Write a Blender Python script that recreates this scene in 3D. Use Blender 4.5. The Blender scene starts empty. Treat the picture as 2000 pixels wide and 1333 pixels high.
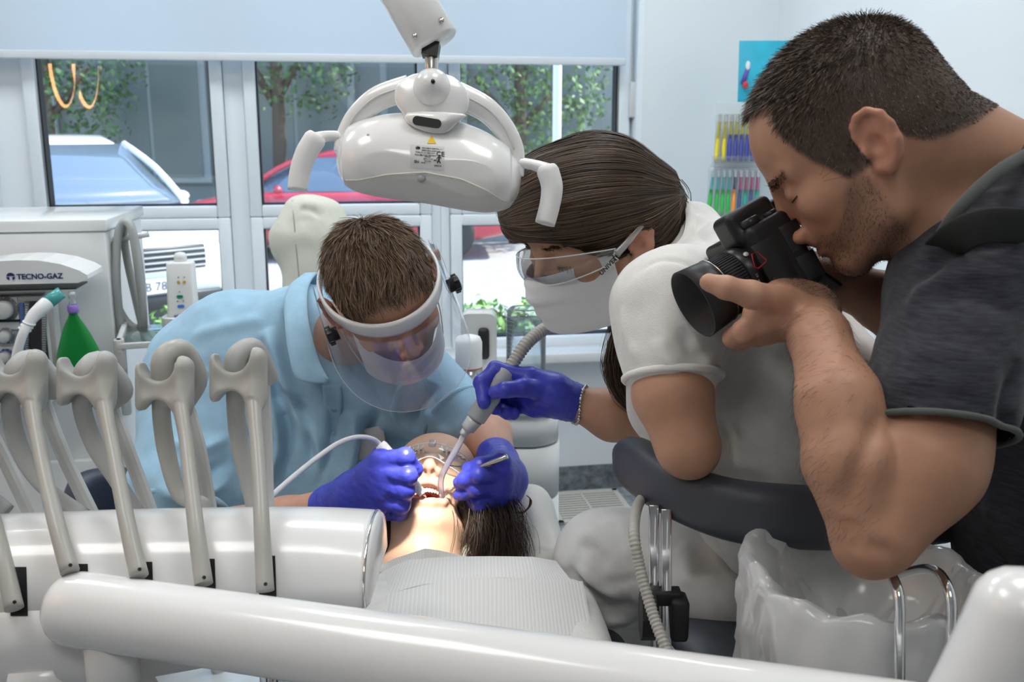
import bpy, bmesh, math, random
import numpy as np
from mathutils import Vector, Matrix

random.seed(7)
rng = np.random.default_rng(7)
SC = bpy.context.scene
COL = SC.collection
A = lambda *v: np.array(v, dtype=float)
R = math.radians

# ------------------------------------------------------------------ camera, world, sun, exposure
F_PX = 1889.0                       # focal length in pixels of the 2000x1333 frame
TILT = R(12.2)
CAM = A(0, 0, 1.4)
FW = A(0, math.cos(TILT), -math.sin(TILT))
UP = A(0, math.sin(TILT), math.cos(TILT))
RT = A(1, 0, 0)
cam_d = bpy.data.cameras.new('camera')
cam_d.sensor_width = 36.0
cam_d.lens = F_PX / 2000 * 36
cam_d.clip_start = 0.02
cam_d.clip_end = 200
cam_d.dof.use_dof = True
cam_d.dof.focus_distance = 1.22
cam_d.dof.aperture_fstop = 10.0
cam = bpy.data.objects.new('camera', cam_d)
cam.location = CAM
cam.rotation_euler = (math.pi / 2 - TILT, 0, 0)
COL.objects.link(cam)
SC.camera = cam

world = bpy.data.worlds.new('sky')
SC.world = world
world.use_nodes = True
wn = world.node_tree
bg = wn.nodes['Background']
sky = wn.nodes.new('ShaderNodeTexSky')
sky.sky_type = 'NISHITA'
sky.sun_disc = False
sky.sun_elevation = R(52)
sky.sun_rotation = R(75)
sky.dust_density = 0.6
wn.links.new(sky.outputs['Color'], bg.inputs['Color'])
bg.inputs['Strength'].default_value = 0.62

sun_d = bpy.data.lights.new('sun', 'SUN')
sun_d.energy = 7.0
sun_d.angle = R(1.0)
sun_d.color = (1.0, 0.95, 0.87)
sun = bpy.data.objects.new('sun', sun_d)
sun.rotation_euler = Vector((-0.62, -0.22, -0.95)).to_track_quat('-Z', 'Y').to_euler()
COL.objects.link(sun)

SC.view_settings.view_transform = 'Standard'
SC.view_settings.look = 'None'
SC.view_settings.exposure = 0.32
SC.view_settings.gamma = 1.0
SC.view_settings.use_curve_mapping = False
SC.cycles.max_bounces = 10
SC.cycles.transparent_max_bounces = 24
SC.cycles.transmission_bounces = 8
SC.cycles.caustics_reflective = False
SC.cycles.caustics_refractive = False
SC.cycles.sample_clamp_indirect = 6.0


# ------------------------------------------------------------------ placing: a sight line at a real distance
def P(px, py, t):
    """point at axial distance t (m) on the sight line through pixel (px, py)"""
    return CAM + t * (FW + ((px - 1000) / F_PX) * RT - ((py - 666.5) / F_PX) * UP)


def PZ(px, py, z):
    """point where the sight line meets the height z"""
    d = FW + ((px - 1000) / F_PX) * RT - ((py - 666.5) / F_PX) * UP
    return CAM + d * ((z - CAM[2]) / d[2])


# the window wall stands turned ten degrees
WY = R(10)
WU = A(math.cos(WY), math.sin(WY), 0)
WN = A(-math.sin(WY), math.cos(WY), 0)       # towards the street
W0 = A(0.308, 3.67, 0)
ZV = A(0, 0, 1)


def W(s, z, o=0.0):
    return W0 + s * WU + o * WN + z * ZV


def onwall(px, py, o=0.0):
    d = FW + ((px - 1000) / F_PX) * RT - ((py - 666.5) / F_PX) * UP
    t = np.dot(W0 + o * WN - CAM, WN) / np.dot(d, WN)
    p = CAM + t * d
    return float(np.dot(p - W0, WU)), float(p[2])


def nrm(v):
    v = np.asarray(v, float)
    return v / (np.linalg.norm(v) + 1e-12)


# ------------------------------------------------------------------ materials
MATS = {}


def mat(name, col, rough=0.5, metal=0.0, coat=0.0, spec=0.5, bump=0.0, bscale=200.0, vary=0.0, vscale=8.0,
        alpha=None, trans=0.0, ior=1.45, sss=0.0, emit=None, estr=0.0, attr=False, sheen=0.0, sub=None, aniso=None):
    if name in MATS:
        return MATS[name]
    m = bpy.data.materials.new(name)
    m.use_nodes = True
    nt = m.node_tree
    b = nt.nodes['Principled BSDF']
    b.inputs['Base Color'].default_value = (*col[:3], 1)
    b.inputs['Roughness'].default_value = rough
    b.inputs['Metallic'].default_value = metal
    b.inputs['Coat Weight'].default_value = coat
    b.inputs['Coat Roughness'].default_value = 0.08
    b.inputs['Specular IOR Level'].default_value = spec
    b.inputs['IOR'].default_value = ior
    b.inputs['Transmission Weight'].default_value = trans
    if sss:
        b.inputs['Subsurface Weight'].default_value = sss
        b.inputs['Subsurface Radius'].default_value = (1.0, 0.35, 0.2)
        b.inputs['Subsurface Scale'].default_value = 0.006
    if sheen:
        b.inputs['Sheen Weight'].default_value = sheen
    if emit:
        b.inputs['Emission Color'].default_value = (*emit, 1)
        b.inputs['Emission Strength'].default_value = estr
    src = None
    if attr:
        at = nt.nodes.new('ShaderNodeAttribute')
        at.attribute_name = 'Col'
        src = at.outputs['Color']
    if vary > 0:
        tc = nt.nodes.new('ShaderNodeTexCoord')
        nz = nt.nodes.new('ShaderNodeTexNoise')
        nz.inputs['Scale'].default_value = vscale
        nz.inputs['Detail'].default_value = 5
        nt.links.new(tc.outputs['Object'], nz.inputs['Vector'])
        mp = nt.nodes.new('ShaderNodeMapRange')
        mp.inputs['From Min'].default_value = 0.3
        mp.inputs['From Max'].default_value = 0.7
        mp.inputs['To Min'].default_value = 1 - vary
        mp.inputs['To Max'].default_value = 1 + vary
        nt.links.new(nz.outputs['Fac'], mp.inputs['Value'])
        mx = nt.nodes.new('ShaderNodeVectorMath')
        mx.operation = 'SCALE'
        if src is None:
            mx.inputs[0].default_value = col[:3]
        else:
            nt.links.new(src, mx.inputs[0])
        nt.links.new(mp.outputs['Result'], mx.inputs['Scale'])
        src = mx.outputs['Vector']
    if src is not None:
        nt.links.new(src, b.inputs['Base Color'])
    if bump > 0:
        tc = nt.nodes.new('ShaderNodeTexCoord')
        nz = nt.nodes.new('ShaderNodeTexNoise')
        nz.inputs['Scale'].default_value = bscale
        nz.inputs['Detail'].default_value = 3
        nt.links.new(tc.outputs['Object'], nz.inputs['Vector'])
        bp = nt.nodes.new('ShaderNodeBump')
        bp.inputs['Strength'].default_value = bump
        bp.inputs['Distance'].default_value = 0.002
        nt.links.new(nz.outputs['Fac'], bp.inputs['Height'])
        nt.links.new(bp.outputs['Normal'], b.inputs['Normal'])
    MATS[name] = m
    return m


def clear_mat(name, tint=(1, 1, 1), gloss=0.08, haze=0.0, rough=0.02, hazecol=(1, 1, 1), gmax=0.85):
    """thin clear sheet: straight-through light, fresnel gloss, a little haze"""
    if name in MATS:
        return MATS[name]
    m = bpy.data.materials.new(name)
    m.use_nodes = True
    nt = m.node_tree
    nt.nodes.remove(nt.nodes['Principled BSDF'])
    out = nt.nodes['Material Output']
    tr = nt.nodes.new('ShaderNodeBsdfTransparent')
    tr.inputs['Color'].default_value = (*tint, 1)
    gl = nt.nodes.new('ShaderNodeBsdfGlossy')
    gl.inputs['Roughness'].default_value = rough
    lw = nt.nodes.new('ShaderNodeLayerWeight')
    lw.inputs['Blend'].default_value = 0.22
    mp = nt.nodes.new('ShaderNodeMapRange')
    mp.inputs['To Min'].default_value = gloss
    mp.inputs['To Max'].default_value = gmax
    nt.links.new(lw.outputs['Fresnel'], mp.inputs['Value'])
    mp.inputs['From Min'].default_value = 0.06
    mix = nt.nodes.new('ShaderNodeMixShader')
    nt.links.new(mp.outputs['Result'], mix.inputs['Fac'])
    last = tr
    if haze > 0:
        df = nt.nodes.new('ShaderNodeBsdfDiffuse')
        df.inputs['Color'].default_value = (*hazecol, 1)
        tl = nt.nodes.new('ShaderNodeBsdfTranslucent')
        tl.inputs['Color'].default_value = (*hazecol, 1)
        ad = nt.nodes.new('ShaderNodeMixShader')
        ad.inputs['Fac'].default_value = 0.5
        nt.links.new(df.outputs[0], ad.inputs[1])
        nt.links.new(tl.outputs[0], ad.inputs[2])
        m2 = nt.nodes.new('ShaderNodeMixShader')
        m2.inputs['Fac'].default_value = haze
        nt.links.new(tr.outputs[0], m2.inputs[1])
        nt.links.new(ad.outputs[0], m2.inputs[2])
        last = m2
    nt.links.new(last.outputs[0], mix.inputs[1])
    nt.links.new(gl.outputs[0], mix.inputs[2])
    nt.links.new(mix.outputs[0], out.inputs['Surface'])
    MATS[name] = m
    return m


# ------------------------------------------------------------------ objects
WORLDM = {}


def tag(o, label=None, cat=None, group=None, kind=None):
    if label:
        o['label'] = label
    if cat:
        o['category'] = cat
    if group:
        o['group'] = group
    if kind:
        o['kind'] = kind
    return o


def thing(name, label, cat, loc=(0, 0, 0), group=None, kind=None):
    o = bpy.data.objects.new(name, None)
    o.empty_display_size = 0.05
    o.location = tuple(loc)
    COL.objects.link(o)
    WORLDM[o.name] = Matrix.Translation(Vector(tuple(loc)))
    return tag(o, label, cat, group, kind)


def put(name, me, material=None, parent=None, label=None, cat=None, group=None, kind=None):
    o = bpy.data.objects.new(name, me)
    COL.objects.link(o)
    if material is not None and len(me.materials) == 0:
        me.materials.append(material)
    if parent is not None:
        o.parent = parent
        o.matrix_parent_inverse = WORLDM[parent.name].inverted()
        WORLDM[o.name] = Matrix.Identity(4)
    else:
        n = len(me.vertices)
        co = np.empty(n * 3, np.float32)
        me.vertices.foreach_get('co', co)
        co = co.reshape(-1, 3)
        lo, hi = co.min(0), co.max(0)
        base = A((lo[0] + hi[0]) / 2, (lo[1] + hi[1]) / 2, lo[2])
        me.vertices.foreach_set('co', (co - base).astype(np.float32).ravel())
        o.location = tuple(base)
        WORLDM[o.name] = Matrix.Translation(Vector(tuple(base)))
    return tag(o, label, cat, group, kind)


def mesh_np(name, verts, faces, smooth=True, colors=None):
    """verts (n,3), faces (m,3|4) numpy"""
    verts = np.asarray(verts, np.float32)
    faces = np.asarray(faces, np.int32)
    me = bpy.data.meshes.new(name)
    k = faces.shape[1]
    me.vertices.add(len(verts))
    me.vertices.foreach_set('co', verts.ravel())
    me.loops.add(faces.size)
    me.loops.foreach_set('vertex_index', faces.ravel())
    me.polygons.add(len(faces))
    me.polygons.foreach_set('loop_start', np.arange(0, faces.size, k, dtype=np.int32))
    me.polygons.foreach_set('use_smooth', np.full(len(faces), smooth))
    me.update(calc_edges=True)
    if colors is not None:
        ca = me.color_attributes.new('Col', 'FLOAT_COLOR', 'POINT')
        c4 = np.ones((len(verts), 4), np.float32)
        c4[:, :3] = colors
        ca.data.foreach_set('color', c4.ravel())
    return me


class MB:
    """collects shapes into one mesh"""

    def __init__(s):
        s.v, s.f, s.sm, s.mi = [], [], [], []
        s.cur = 0

    def add(s, verts, faces, smooth=False):
        b = len(s.v)
        s.v.extend([tuple(map(float, p)) for p in verts])
        for f in faces:
            s.f.append([b + i for i in f])
            s.sm.append(smooth)
            s.mi.append(s.cur)
        return s

    def box(s, c, size, ax=None, bev=0.0):
        """box centred c, full sizes, ax = rows of local axes; bev chamfers all edges"""
        c = A(*c)
        h = np.array(size, float) / 2
        ax = np.eye(3) if ax is None else np.asarray(ax, float)
        if bev <= 0:
            vs = [c + (x * h[0]) * ax[0] + (y * h[1]) * ax[1] + (z * h[2]) * ax[2]
                  for x in (-1, 1) for y in (-1, 1) for z in (-1, 1)]
            fs = [(0, 1, 3, 2), (4, 6, 7, 5), (0, 4, 5, 1), (2, 3, 7, 6), (0, 2, 6, 4), (1, 5, 7, 3)]
            return s.add(vs, fs)
        bm = bmesh.new()
        bmesh.ops.create_cube(bm, size=1.0)
        for v in bm.verts:
            v.co = Vector((v.co.x * size[0], v.co.y * size[1], v.co.z * size[2]))
        bmesh.ops.bevel(bm, geom=bm.edges[:], offset=bev, segments=2, profile=0.5, affect='EDGES')
        bm.verts.index_update()
        vs = [c + v.co.x * ax[0] + v.co.y * ax[1] + v.co.z * ax[2] for v in bm.verts]
        fs = [[v.index for v in f.verts] for f in bm.faces]
        bm.free()
        return s.add(vs, fs, True)

    def tube(s, pts, rad, n=10, caps=True, smooth=True, sub=0, flat=None, closed=False):
        """round tube along points; rad scalar or list; sub = Catmull-Rom subdivisions per span; flat=(axis,factor) squashes the section"""
        pts = [np.asarray(p, float) for p in pts]
        rad = [rad] * len(pts) if np.isscalar(rad) else list(rad)
        if sub:
            pts, rad = crom(pts, rad, sub, closed)
        m = len(pts)
        T = []
        for i in range(m):
            if closed:
                T.append(nrm(pts[(i + 1) % m] - pts[i - 1]))
            else:
                T.append(nrm(pts[min(i + 1, m - 1)] - pts[max(i - 1, 0)]))
        ref = A(0, 0, 1) if abs(T[0][2]) < 0.9 else A(1, 0, 0)
        if flat is not None:
            ref = np.asarray(flat[0], float)
        N = nrm(ref - np.dot(ref, T[0]) * T[0])
        vs = []
        for i in range(m):
            if flat is not None:
                N = nrm(ref - np.dot(ref, T[i]) * T[i])
            else:
                N = nrm(N - np.dot(N, T[i]) * T[i])
            B = np.cross(T[i], N)
            q = flat[1] if flat is not None else 1.0
            for j in range(n):
                a = 2 * math.pi * j / n
                vs.append(pts[i] + rad[i] * (q * math.cos(a) * N + math.sin(a) * B))
        fs = []
        for i in range(m if closed else m - 1):
            for j in range(n):
                a, b = i * n + j, i * n + (j + 1) % n
                c, d = ((i + 1) % m) * n + (j + 1) % n, ((i + 1) % m) * n + j
                fs.append((a, b, c, d))
        s.add(vs, fs, smooth)
        if caps and not closed:
            s.f.append([len(s.v) - m * n + j for j in reversed(range(n))])
            s.sm.append(False)
            s.mi.append(s.cur)
            s.f.append([len(s.v) - n + j for j in range(n)])
            s.sm.append(False)
            s.mi.append(s.cur)
        return s

    def lathe(s, o, axis, prof, n=28, smooth=True, xdir=None):
        """prof = [(r, h)...] turned about axis through o"""
        o = np.asarray(o, float)
        axis = nrm(axis)
        ref = A(0, 0, 1) if abs(axis[2]) < 0.9 else A(1, 0, 0)
        if xdir is not None:
            ref = np.asarray(xdir, float)
        X = nrm(ref - np.dot(ref, axis) * axis)
        Y = np.cross(axis, X)
        vs, fs = [], []
        for r, h in prof:
            for j in range(n):
                a = 2 * math.pi * j / n
                vs.append(o + h * axis + max(r, 1e-5) * (math.cos(a) * X + math.sin(a) * Y))
        for i in range(len(prof) - 1):
            for j in range(n):
                fs.append((i * n + j, i * n + (j + 1) % n, (i + 1) * n + (j + 1) % n, (i + 1) * n + j))
        if prof[0][0] > 1e-4:
            fs.append(tuple(reversed(range(n))))
        if prof[-1][0] > 1e-4:
            fs.append(tuple((len(prof) - 1) * n + j for j in range(n)))
        return s.add(vs, fs, smooth)

    def prism(s, outline, o, X, Y, depth, smooth=False):
        """2-D outline [(x,y)] in axes X, Y at o, extruded by vector depth (both caps)"""
        o, X, Y, D = (np.asarray(q, float) for q in (o, X, Y, depth))
        n = len(outline)
        vs = [o + x * X + y * Y for x, y in outline] + [o + x * X + y * Y + D for x, y in outline]
        fs = [tuple(reversed(range(n))), tuple(range(n, 2 * n))]
        s.add(vs, fs, False)
        b = len(s.v) - 2 * n
        for j in range(n):
            s.f.append([b + j, b + (j + 1) % n, b + n + (j + 1) % n, b + n + j])
            s.sm.append(smooth)
            s.mi.append(s.cur)
        return s

    def loft(s, rings, closed=True, caps=True, smooth=True):
        m, n = len(rings), len(rings[0])
        vs = [p for r in rings for p in r]
        fs = []
        for i in range(m - 1):
            for j in range(n if closed else n - 1):
                fs.append((i * n + j, i * n + (j + 1) % n, (i + 1) * n + (j + 1) % n, (i + 1) * n + j))
        if caps and closed:
            fs.append(tuple(reversed(range(n))))
            fs.append(tuple((m - 1) * n + j for j in range(n)))
        return s.add(vs, fs, smooth)

    def ball(s, c, r, n=12, ax=None):
        """ellipsoid, r scalar or 3 radii"""
        r = A(r, r, r) if np.isscalar(r) else np.asarray(r, float)
        ax = np.eye(3) if ax is None else np.asarray(ax, float)
        c = np.asarray(c, float)
        vs, fs = [], []
        m = n // 2 + 1
        for i in range(m + 1):
            th = math.pi * i / m
            for j in range(n):
                ph = 2 * math.pi * j / n
                q = A(math.sin(th) * math.cos(ph), math.sin(th) * math.sin(ph), math.cos(th)) * r
                vs.append(c + q @ ax)
        for i in range(m):
            for j in range(n):
                fs.append((i * n + j, (i + 1) * n + j, (i + 1) * n + (j + 1) % n, i * n + (j + 1) % n))
        return s.add(vs, fs, True)

    def mesh(s, name='mesh'):
        me = bpy.data.meshes.new(name)
        me.from_pydata(s.v, [], s.f)
        me.polygons.foreach_set('use_smooth', s.sm)
        if max(s.mi, default=0) > 0:
            me.polygons.foreach_set('material_index', s.mi)
        bm = bmesh.new()
        bm.from_mesh(me)
        bmesh.ops.remove_doubles(bm, verts=bm.verts, dist=1e-6)
        bmesh.ops.recalc_face_normals(bm, faces=bm.faces)
        bm.to_mesh(me)
        bm.free()
        return me

    def build(s, name, material, parent=None, **kw):
        me = s.mesh(name)
        if isinstance(material, (list, tuple)):
            for m in material:
                me.materials.append(m)
            material = None
        return put(name, me, material, parent, **kw)


def crom(pts, rad, sub, closed=False):
    m = len(pts)
    op, orad = [], []
    for i in range(m if closed else m - 1):
        g = (lambda k: pts[k % m]) if closed else (lambda k: pts[min(max(k, 0), m - 1)])
        gr = (lambda k: rad[k % m]) if closed else (lambda k: rad[min(max(k, 0), m - 1)])
        p0, p1, p2, p3 = g(i - 1), g(i), g(i + 1), g(i + 2)
        for q in range(sub):
            t = q / sub
            op.append(0.5 * ((2 * p1) + (-p0 + p2) * t + (2 * p0 - 5 * p1 + 4 * p2 - p3) * t * t
                             + (-p0 + 3 * p1 - 3 * p2 + p3) * t ** 3))
            orad.append(gr(i) * (1 - t) + gr(i + 1) * t)
    if not closed:
        op.append(pts[-1])
        orad.append(rad[-1])
    return op, orad


def rrect(w, h, r, n=5):
    """rounded rectangle outline centred on 0"""
    r = min(r, w / 2 - 1e-5, h / 2 - 1e-5)
    o = []
    for cx, cy, a0 in ((w / 2 - r, h / 2 - r, 0), (-w / 2 + r, h / 2 - r, 90), (-w / 2 + r, -h / 2 + r, 180), (w / 2 - r, -h / 2 + r, 270)):
        for i in range(n + 1):
            a = R(a0 + 90 * i / n)
            o.append((cx + r * math.cos(a), cy + r * math.sin(a)))
    return o


def text_mesh(txt, o, X, Y, size, thick=0.0004, bold=0.0, spacing=1.0):
    """lettering as real thin geometry; o = left end of the baseline"""
    c = bpy.data.curves.new('lettering', 'FONT')
    c.body = txt
    c.size = size
    c.extrude = thick
    c.offset = bold
    c.resolution_u = 3
    c.space_character = spacing
    ob = bpy.data.objects.new('lettering', c)
    COL.objects.link(ob)
    dg = bpy.context.evaluated_depsgraph_get()
    me = bpy.data.meshes.new_from_object(ob.evaluated_get(dg))
    bpy.data.objects.remove(ob)
    bpy.data.curves.remove(c)
    X, Y, o = nrm(X), nrm(Y), np.asarray(o, float)
    Zn = np.cross(X, Y)
    n = len(me.vertices)
    co = np.empty(n * 3, np.float32)
    me.vertices.foreach_get('co', co)
    co = co.reshape(-1, 3)
    w = o + co[:, :1] * X + co[:, 1:2] * Y + co[:, 2:] * Zn
    me.vertices.foreach_set('co', w.astype(np.float32).ravel())
    me.materials.clear()
    me.update()
    return me


# ------------------------------------------------------------------ implicit surfaces: smooth unions meshed on a grid
class SDF:
    def __init__(s, lo, hi, h):
        s.lo = np.asarray(lo, float)
        s.h = h
        s.n = np.ceil((np.asarray(hi, float) - s.lo) / h).astype(int) + 1
        s.f = np.full(tuple(s.n), 1.0, np.float32)

    def reg(s, lo, hi):
        a = np.clip(np.floor((np.asarray(lo) - s.lo) / s.h).astype(int), 0, s.n)
        b = np.clip(np.ceil((np.asarray(hi) - s.lo) / s.h).astype(int) + 1, 0, s.n)
        if np.any(b <= a):
            return None, None
        sl = tuple(slice(a[i], b[i]) for i in range(3))
        g = [(s.lo[i] + s.h * np.arange(a[i], b[i])).astype(np.float32) for i in range(3)]
        return sl, (g[0][:, None, None], g[1][None, :, None], g[2][None, None, :])

    def apply(s, fn, lo, hi, k=0.0, mode='u'):
        m = k + 3 * s.h
        sl, X = s.reg(np.asarray(lo) - m, np.asarray(hi) + m)
        if sl is None:
            return s
        b = fn(*X)
        a = s.f[sl]
        if mode == 'u':
            r = np.minimum(a, b)
            if k > 0:
                e = np.maximum(k - np.abs(a - b), 0)
                r = r - e * e / (4 * k)
        elif mode == 's':
            b = -b
            r = np.maximum(a, b)
            if k > 0:
                e = np.maximum(k - np.abs(a - b), 0)
                r = r + e * e / (4 * k)
        s.f[sl] = r
        return s

    def cone(s, a, b, ra, rb=None, k=0.0, mode='u', sq=None):
        """round cone a->b; sq=(axis, factor>1) flattens along an axis"""
        rb = ra if rb is None else rb
        a, b = np.asarray(a, float), np.asarray(b, float)
        m = max(ra, rb)
        ba = b - a
        bs = ba.copy()
        if sq is not None:
            n, q = nrm(sq[0]), sq[1]
            bs = ba + (q - 1) * np.dot(ba, n) * n
        l2 = float(bs @ bs) + 1e-12

        def fn(X, Y, Z):
            x, y, z = X - a[0], Y - a[1], Z - a[2]
            if sq is not None:
                d = (x * n[0] + y * n[1] + z * n[2]) * (q - 1)
                x, y, z = x + d * n[0], y + d * n[1], z + d * n[2]
            t = np.clip((x * bs[0] + y * bs[1] + z * bs[2]) / l2, 0, 1)
            dd = np.sqrt((x - bs[0] * t) ** 2 + (y - bs[1] * t) ** 2 + (z - bs[2] * t) ** 2)
            dd = dd - (ra + (rb - ra) * t)
            return (dd / (1 + (q - 1) * 0.5) if sq is not None else dd).astype(np.float32)
        return s.apply(fn, np.minimum(a, b) - m, np.maximum(a, b) + m, k, mode)

    def chain(s, pts, rad, k=0.0, k2=None, sq=None):
        rad = [rad] * len(pts) if np.isscalar(rad) else rad
        for i in range(len(pts) - 1):
            s.cone(pts[i], pts[i + 1], rad[i], rad[i + 1], k if i == 0 else (k if k2 is None else k2), sq=sq)
        return s

    def ell(s, c, r, ax=None, k=0.0, mode='u'):
        c = np.asarray(c, float)
        r = A(r, r, r) if np.isscalar(r) else np.asarray(r, float)
        ax = np.eye(3) if ax is None else np.asarray(ax, float)
        ext = np.sqrt(((ax * r[:, None]) ** 2).sum(0))

        def fn(X, Y, Z):
            x, y, z = X - c[0], Y - c[1], Z - c[2]
            l = [(x * q[0] + y * q[1] + z * q[2]) for q in ax]
            k0 = np.sqrt((l[0] / r[0]) ** 2 + (l[1] / r[1]) ** 2 + (l[2] / r[2]) ** 2)
            k1 = np.sqrt((l[0] / r[0] ** 2) ** 2 + (l[1] / r[1] ** 2) ** 2 + (l[2] / r[2] ** 2) ** 2)
            return (k0 * (k0 - 1) / np.maximum(k1, 1e-6)).astype(np.float32)
        return s.apply(fn, c - ext, c + ext, k, mode)

    def box(s, c, half, ax=None, r=0.0, k=0.0, mode='u'):
        c = np.asarray(c, float)
        half = np.asarray(half, float)
        ax = np.eye(3) if ax is None else np.asarray(ax, float)
        ext = np.abs(ax * half[:, None]).sum(0)

        def fn(X, Y, Z):
            x, y, z = X - c[0], Y - c[1], Z - c[2]
            q = [np.abs(x * a[0] + y * a[1] + z * a[2]) - (half[i] - r) for i, a in enumerate(ax)]
            o = np.sqrt(np.maximum(q[0], 0) ** 2 + np.maximum(q[1], 0) ** 2 + np.maximum(q[2], 0) ** 2)
            i = np.minimum(np.maximum(q[0], np.maximum(q[1], q[2])), 0)
            return (o + i - r).astype(np.float32)
        return s.apply(fn, c - ext, c + ext, k, mode)

    def half(s, o, n, k=0.0):
        """cut everything on the +n side of the plane"""
        o, n = np.asarray(o, float), nrm(n)
        g = [(s.lo[i] + s.h * np.arange(s.n[i])).astype(np.float32) for i in range(3)]
        d = ((g[0][:, None, None] - o[0]) * n[0] + (g[1][None, :, None] - o[1]) * n[1] + (g[2][None, None, :] - o[2]) * n[2]).astype(np.float32)
        e = np.maximum(k - np.abs(s.f - d), 0) if k > 0 else 0
        s.f = np.maximum(s.f, d) + (e * e / (4 * k) if k > 0 else 0)
        return s

    def surf(s, smooth=1):
        f = s.f
        f = np.pad(f, 1, constant_values=1.0)
        lo = s.lo - s.h
        S = (f < 0)
        u = S.astype(np.uint8)
        c = (u[:-1, :-1, :-1] + u[1:, :-1, :-1] + u[:-1, 1:, :-1] + u[:-1, :-1, 1:]
             + u[1:, 1:, :-1] + u[1:, :-1, 1:] + u[:-1, 1:, 1:] + u[1:, 1:, 1:])
        act = (c > 0) & (c < 8)
        idx = np.argwhere(act)
        vid = np.full(act.shape, -1, np.int32)
        vid[act] = np.arange(len(idx))
        acc = np.zeros((len(idx), 3))
        cnt = np.zeros(len(idx))
        corners = [(i, j, k) for i in (0, 1) for j in (0, 1) for k in (0, 1)]
        val = {q: f[idx[:, 0] + q[0], idx[:, 1] + q[1], idx[:, 2] + q[2]] for q in corners}
        for q in corners:
            for ax in range(3):
                if q[ax] == 0:
                    q2 = tuple(q[i] + (1 if i == ax else 0) for i in range(3))
                    a, b = val[q], val[q2]
                    m = (a < 0) != (b < 0)
                    t = a[m] / (a[m] - b[m])
                    p = np.tile(np.array(q, float), (m.sum(), 1))
                    p[:, ax] += t
                    acc[m] += p
                    cnt[m] += 1
        v = lo + s.h * (idx + acc / cnt[:, None])
        quads = []
        for ax in range(3):
            b, d = (ax + 1) % 3, (ax + 2) % 3
            s0 = [slice(None)] * 3
            s1 = [slice(None)] * 3
            s0[ax] = slice(0, -1)
            s1[ax] = slice(1, None)
            ch = S[tuple(s0)] != S[tuple(s1)]
            e = np.argwhere(ch)
            e = e[(e[:, b] > 0) & (e[:, d] > 0) & (e[:, b] < act.shape[b]) & (e[:, d] < act.shape[d])]
            ob, od = np.zeros(3, int), np.zeros(3, int)
            ob[b] = 1
            od[d] = 1
            g = lambda x: vid[x[:, 0], x[:, 1], x[:, 2]]
            q = np.stack([g(e - ob - od), g(e - od), g(e), g(e - ob)], 1)
            fl = ~S[e[:, 0], e[:, 1], e[:, 2]]
            q[fl] = q[fl][:, ::-1]
            quads.append(q)
        q = np.concatenate(quads)
        q = q[(q >= 0).all(1)]
        for _ in range(smooth):
            a = np.zeros_like(v)
            n = np.zeros(len(v))
            for i in range(4):
                for j in (1, 3):
                    np.add.at(a, q[:, i], v[q[:, (i + j) % 4]]) if False else None
            for ax in range(3):
                tot = np.zeros(len(v))
                for i in range(4):
                    w = v[q[:, (i + 1) % 4], ax] + v[q[:, (i + 3) % 4], ax]
                    tot += np.bincount(q[:, i], weights=w, minlength=len(v))
                a[:, ax] = tot
            for i in range(4):
                n += 2 * np.bincount(q[:, i], minlength=len(v))
            v = 0.4 * v + 0.6 * a / np.maximum(n, 1)[:, None]
        return v, q


def vnormals(v, q):
    n = np.zeros_like(v)
    fn = np.cross(v[q[:, 2]] - v[q[:, 0]], v[q[:, 3]] - v[q[:, 1]]) if q.shape[1] == 4 else np.cross(v[q[:, 1]] - v[q[:, 0]], v[q[:, 2]] - v[q[:, 0]])
    for i in range(q.shape[1]):
        for ax in range(3):
            n[:, ax] += np.bincount(q[:, i], weights=fn[:, ax], minlength=len(v))
    return n / (np.linalg.norm(n, axis=1)[:, None] + 1e-12)


def seg_dist(v, a, b):
    ba = b - a
    t = np.clip(((v - a) @ ba) / (ba @ ba + 1e-12), 0, 1)
    return np.linalg.norm(v - a - t[:, None] * ba, axis=1), t


def folds(v, q, lines):
    """push the surface along its normals by soft ridges: lines = [(points, height, width)]"""
    n = vnormals(v, q)
    d = np.zeros(len(v))
    for pts, hgt, wid in lines:
        best = np.full(len(v), 9.0)
        w = np.zeros(len(v))
        m = len(pts) - 1
        for i in range(m):
            ds, t = seg_dist(v, np.asarray(pts[i], float), np.asarray(pts[i + 1], float))
            u = (i + t) / m
            c = ds < best
            best = np.where(c, ds, best)
            w = np.where(c, np.clip(4 * u, 0, 1) * np.clip(4 * (1 - u), 0, 1) if m else 1, w)
        d += hgt * w * np.exp(-(best / wid) ** 2)
    return v + n * d[:, None]


def fbm(v, scale, seed=0, oct=3):
    """cheap smooth pseudo-noise from sines"""
    r = np.random.default_rng(seed)
    o = np.zeros(len(v))
    amp, sc = 1.0, scale
    for _ in range(oct):
        for _k in range(3):
            d = nrm(r.normal(size=3))
            o += amp / 3 * np.sin(v @ d * sc * 6.28 + r.uniform(0, 6.28) + 1.7 * np.sin(v @ nrm(r.normal(size=3)) * sc * 4.1))
        amp *= 0.5
        sc *= 2.1
    return o


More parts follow.
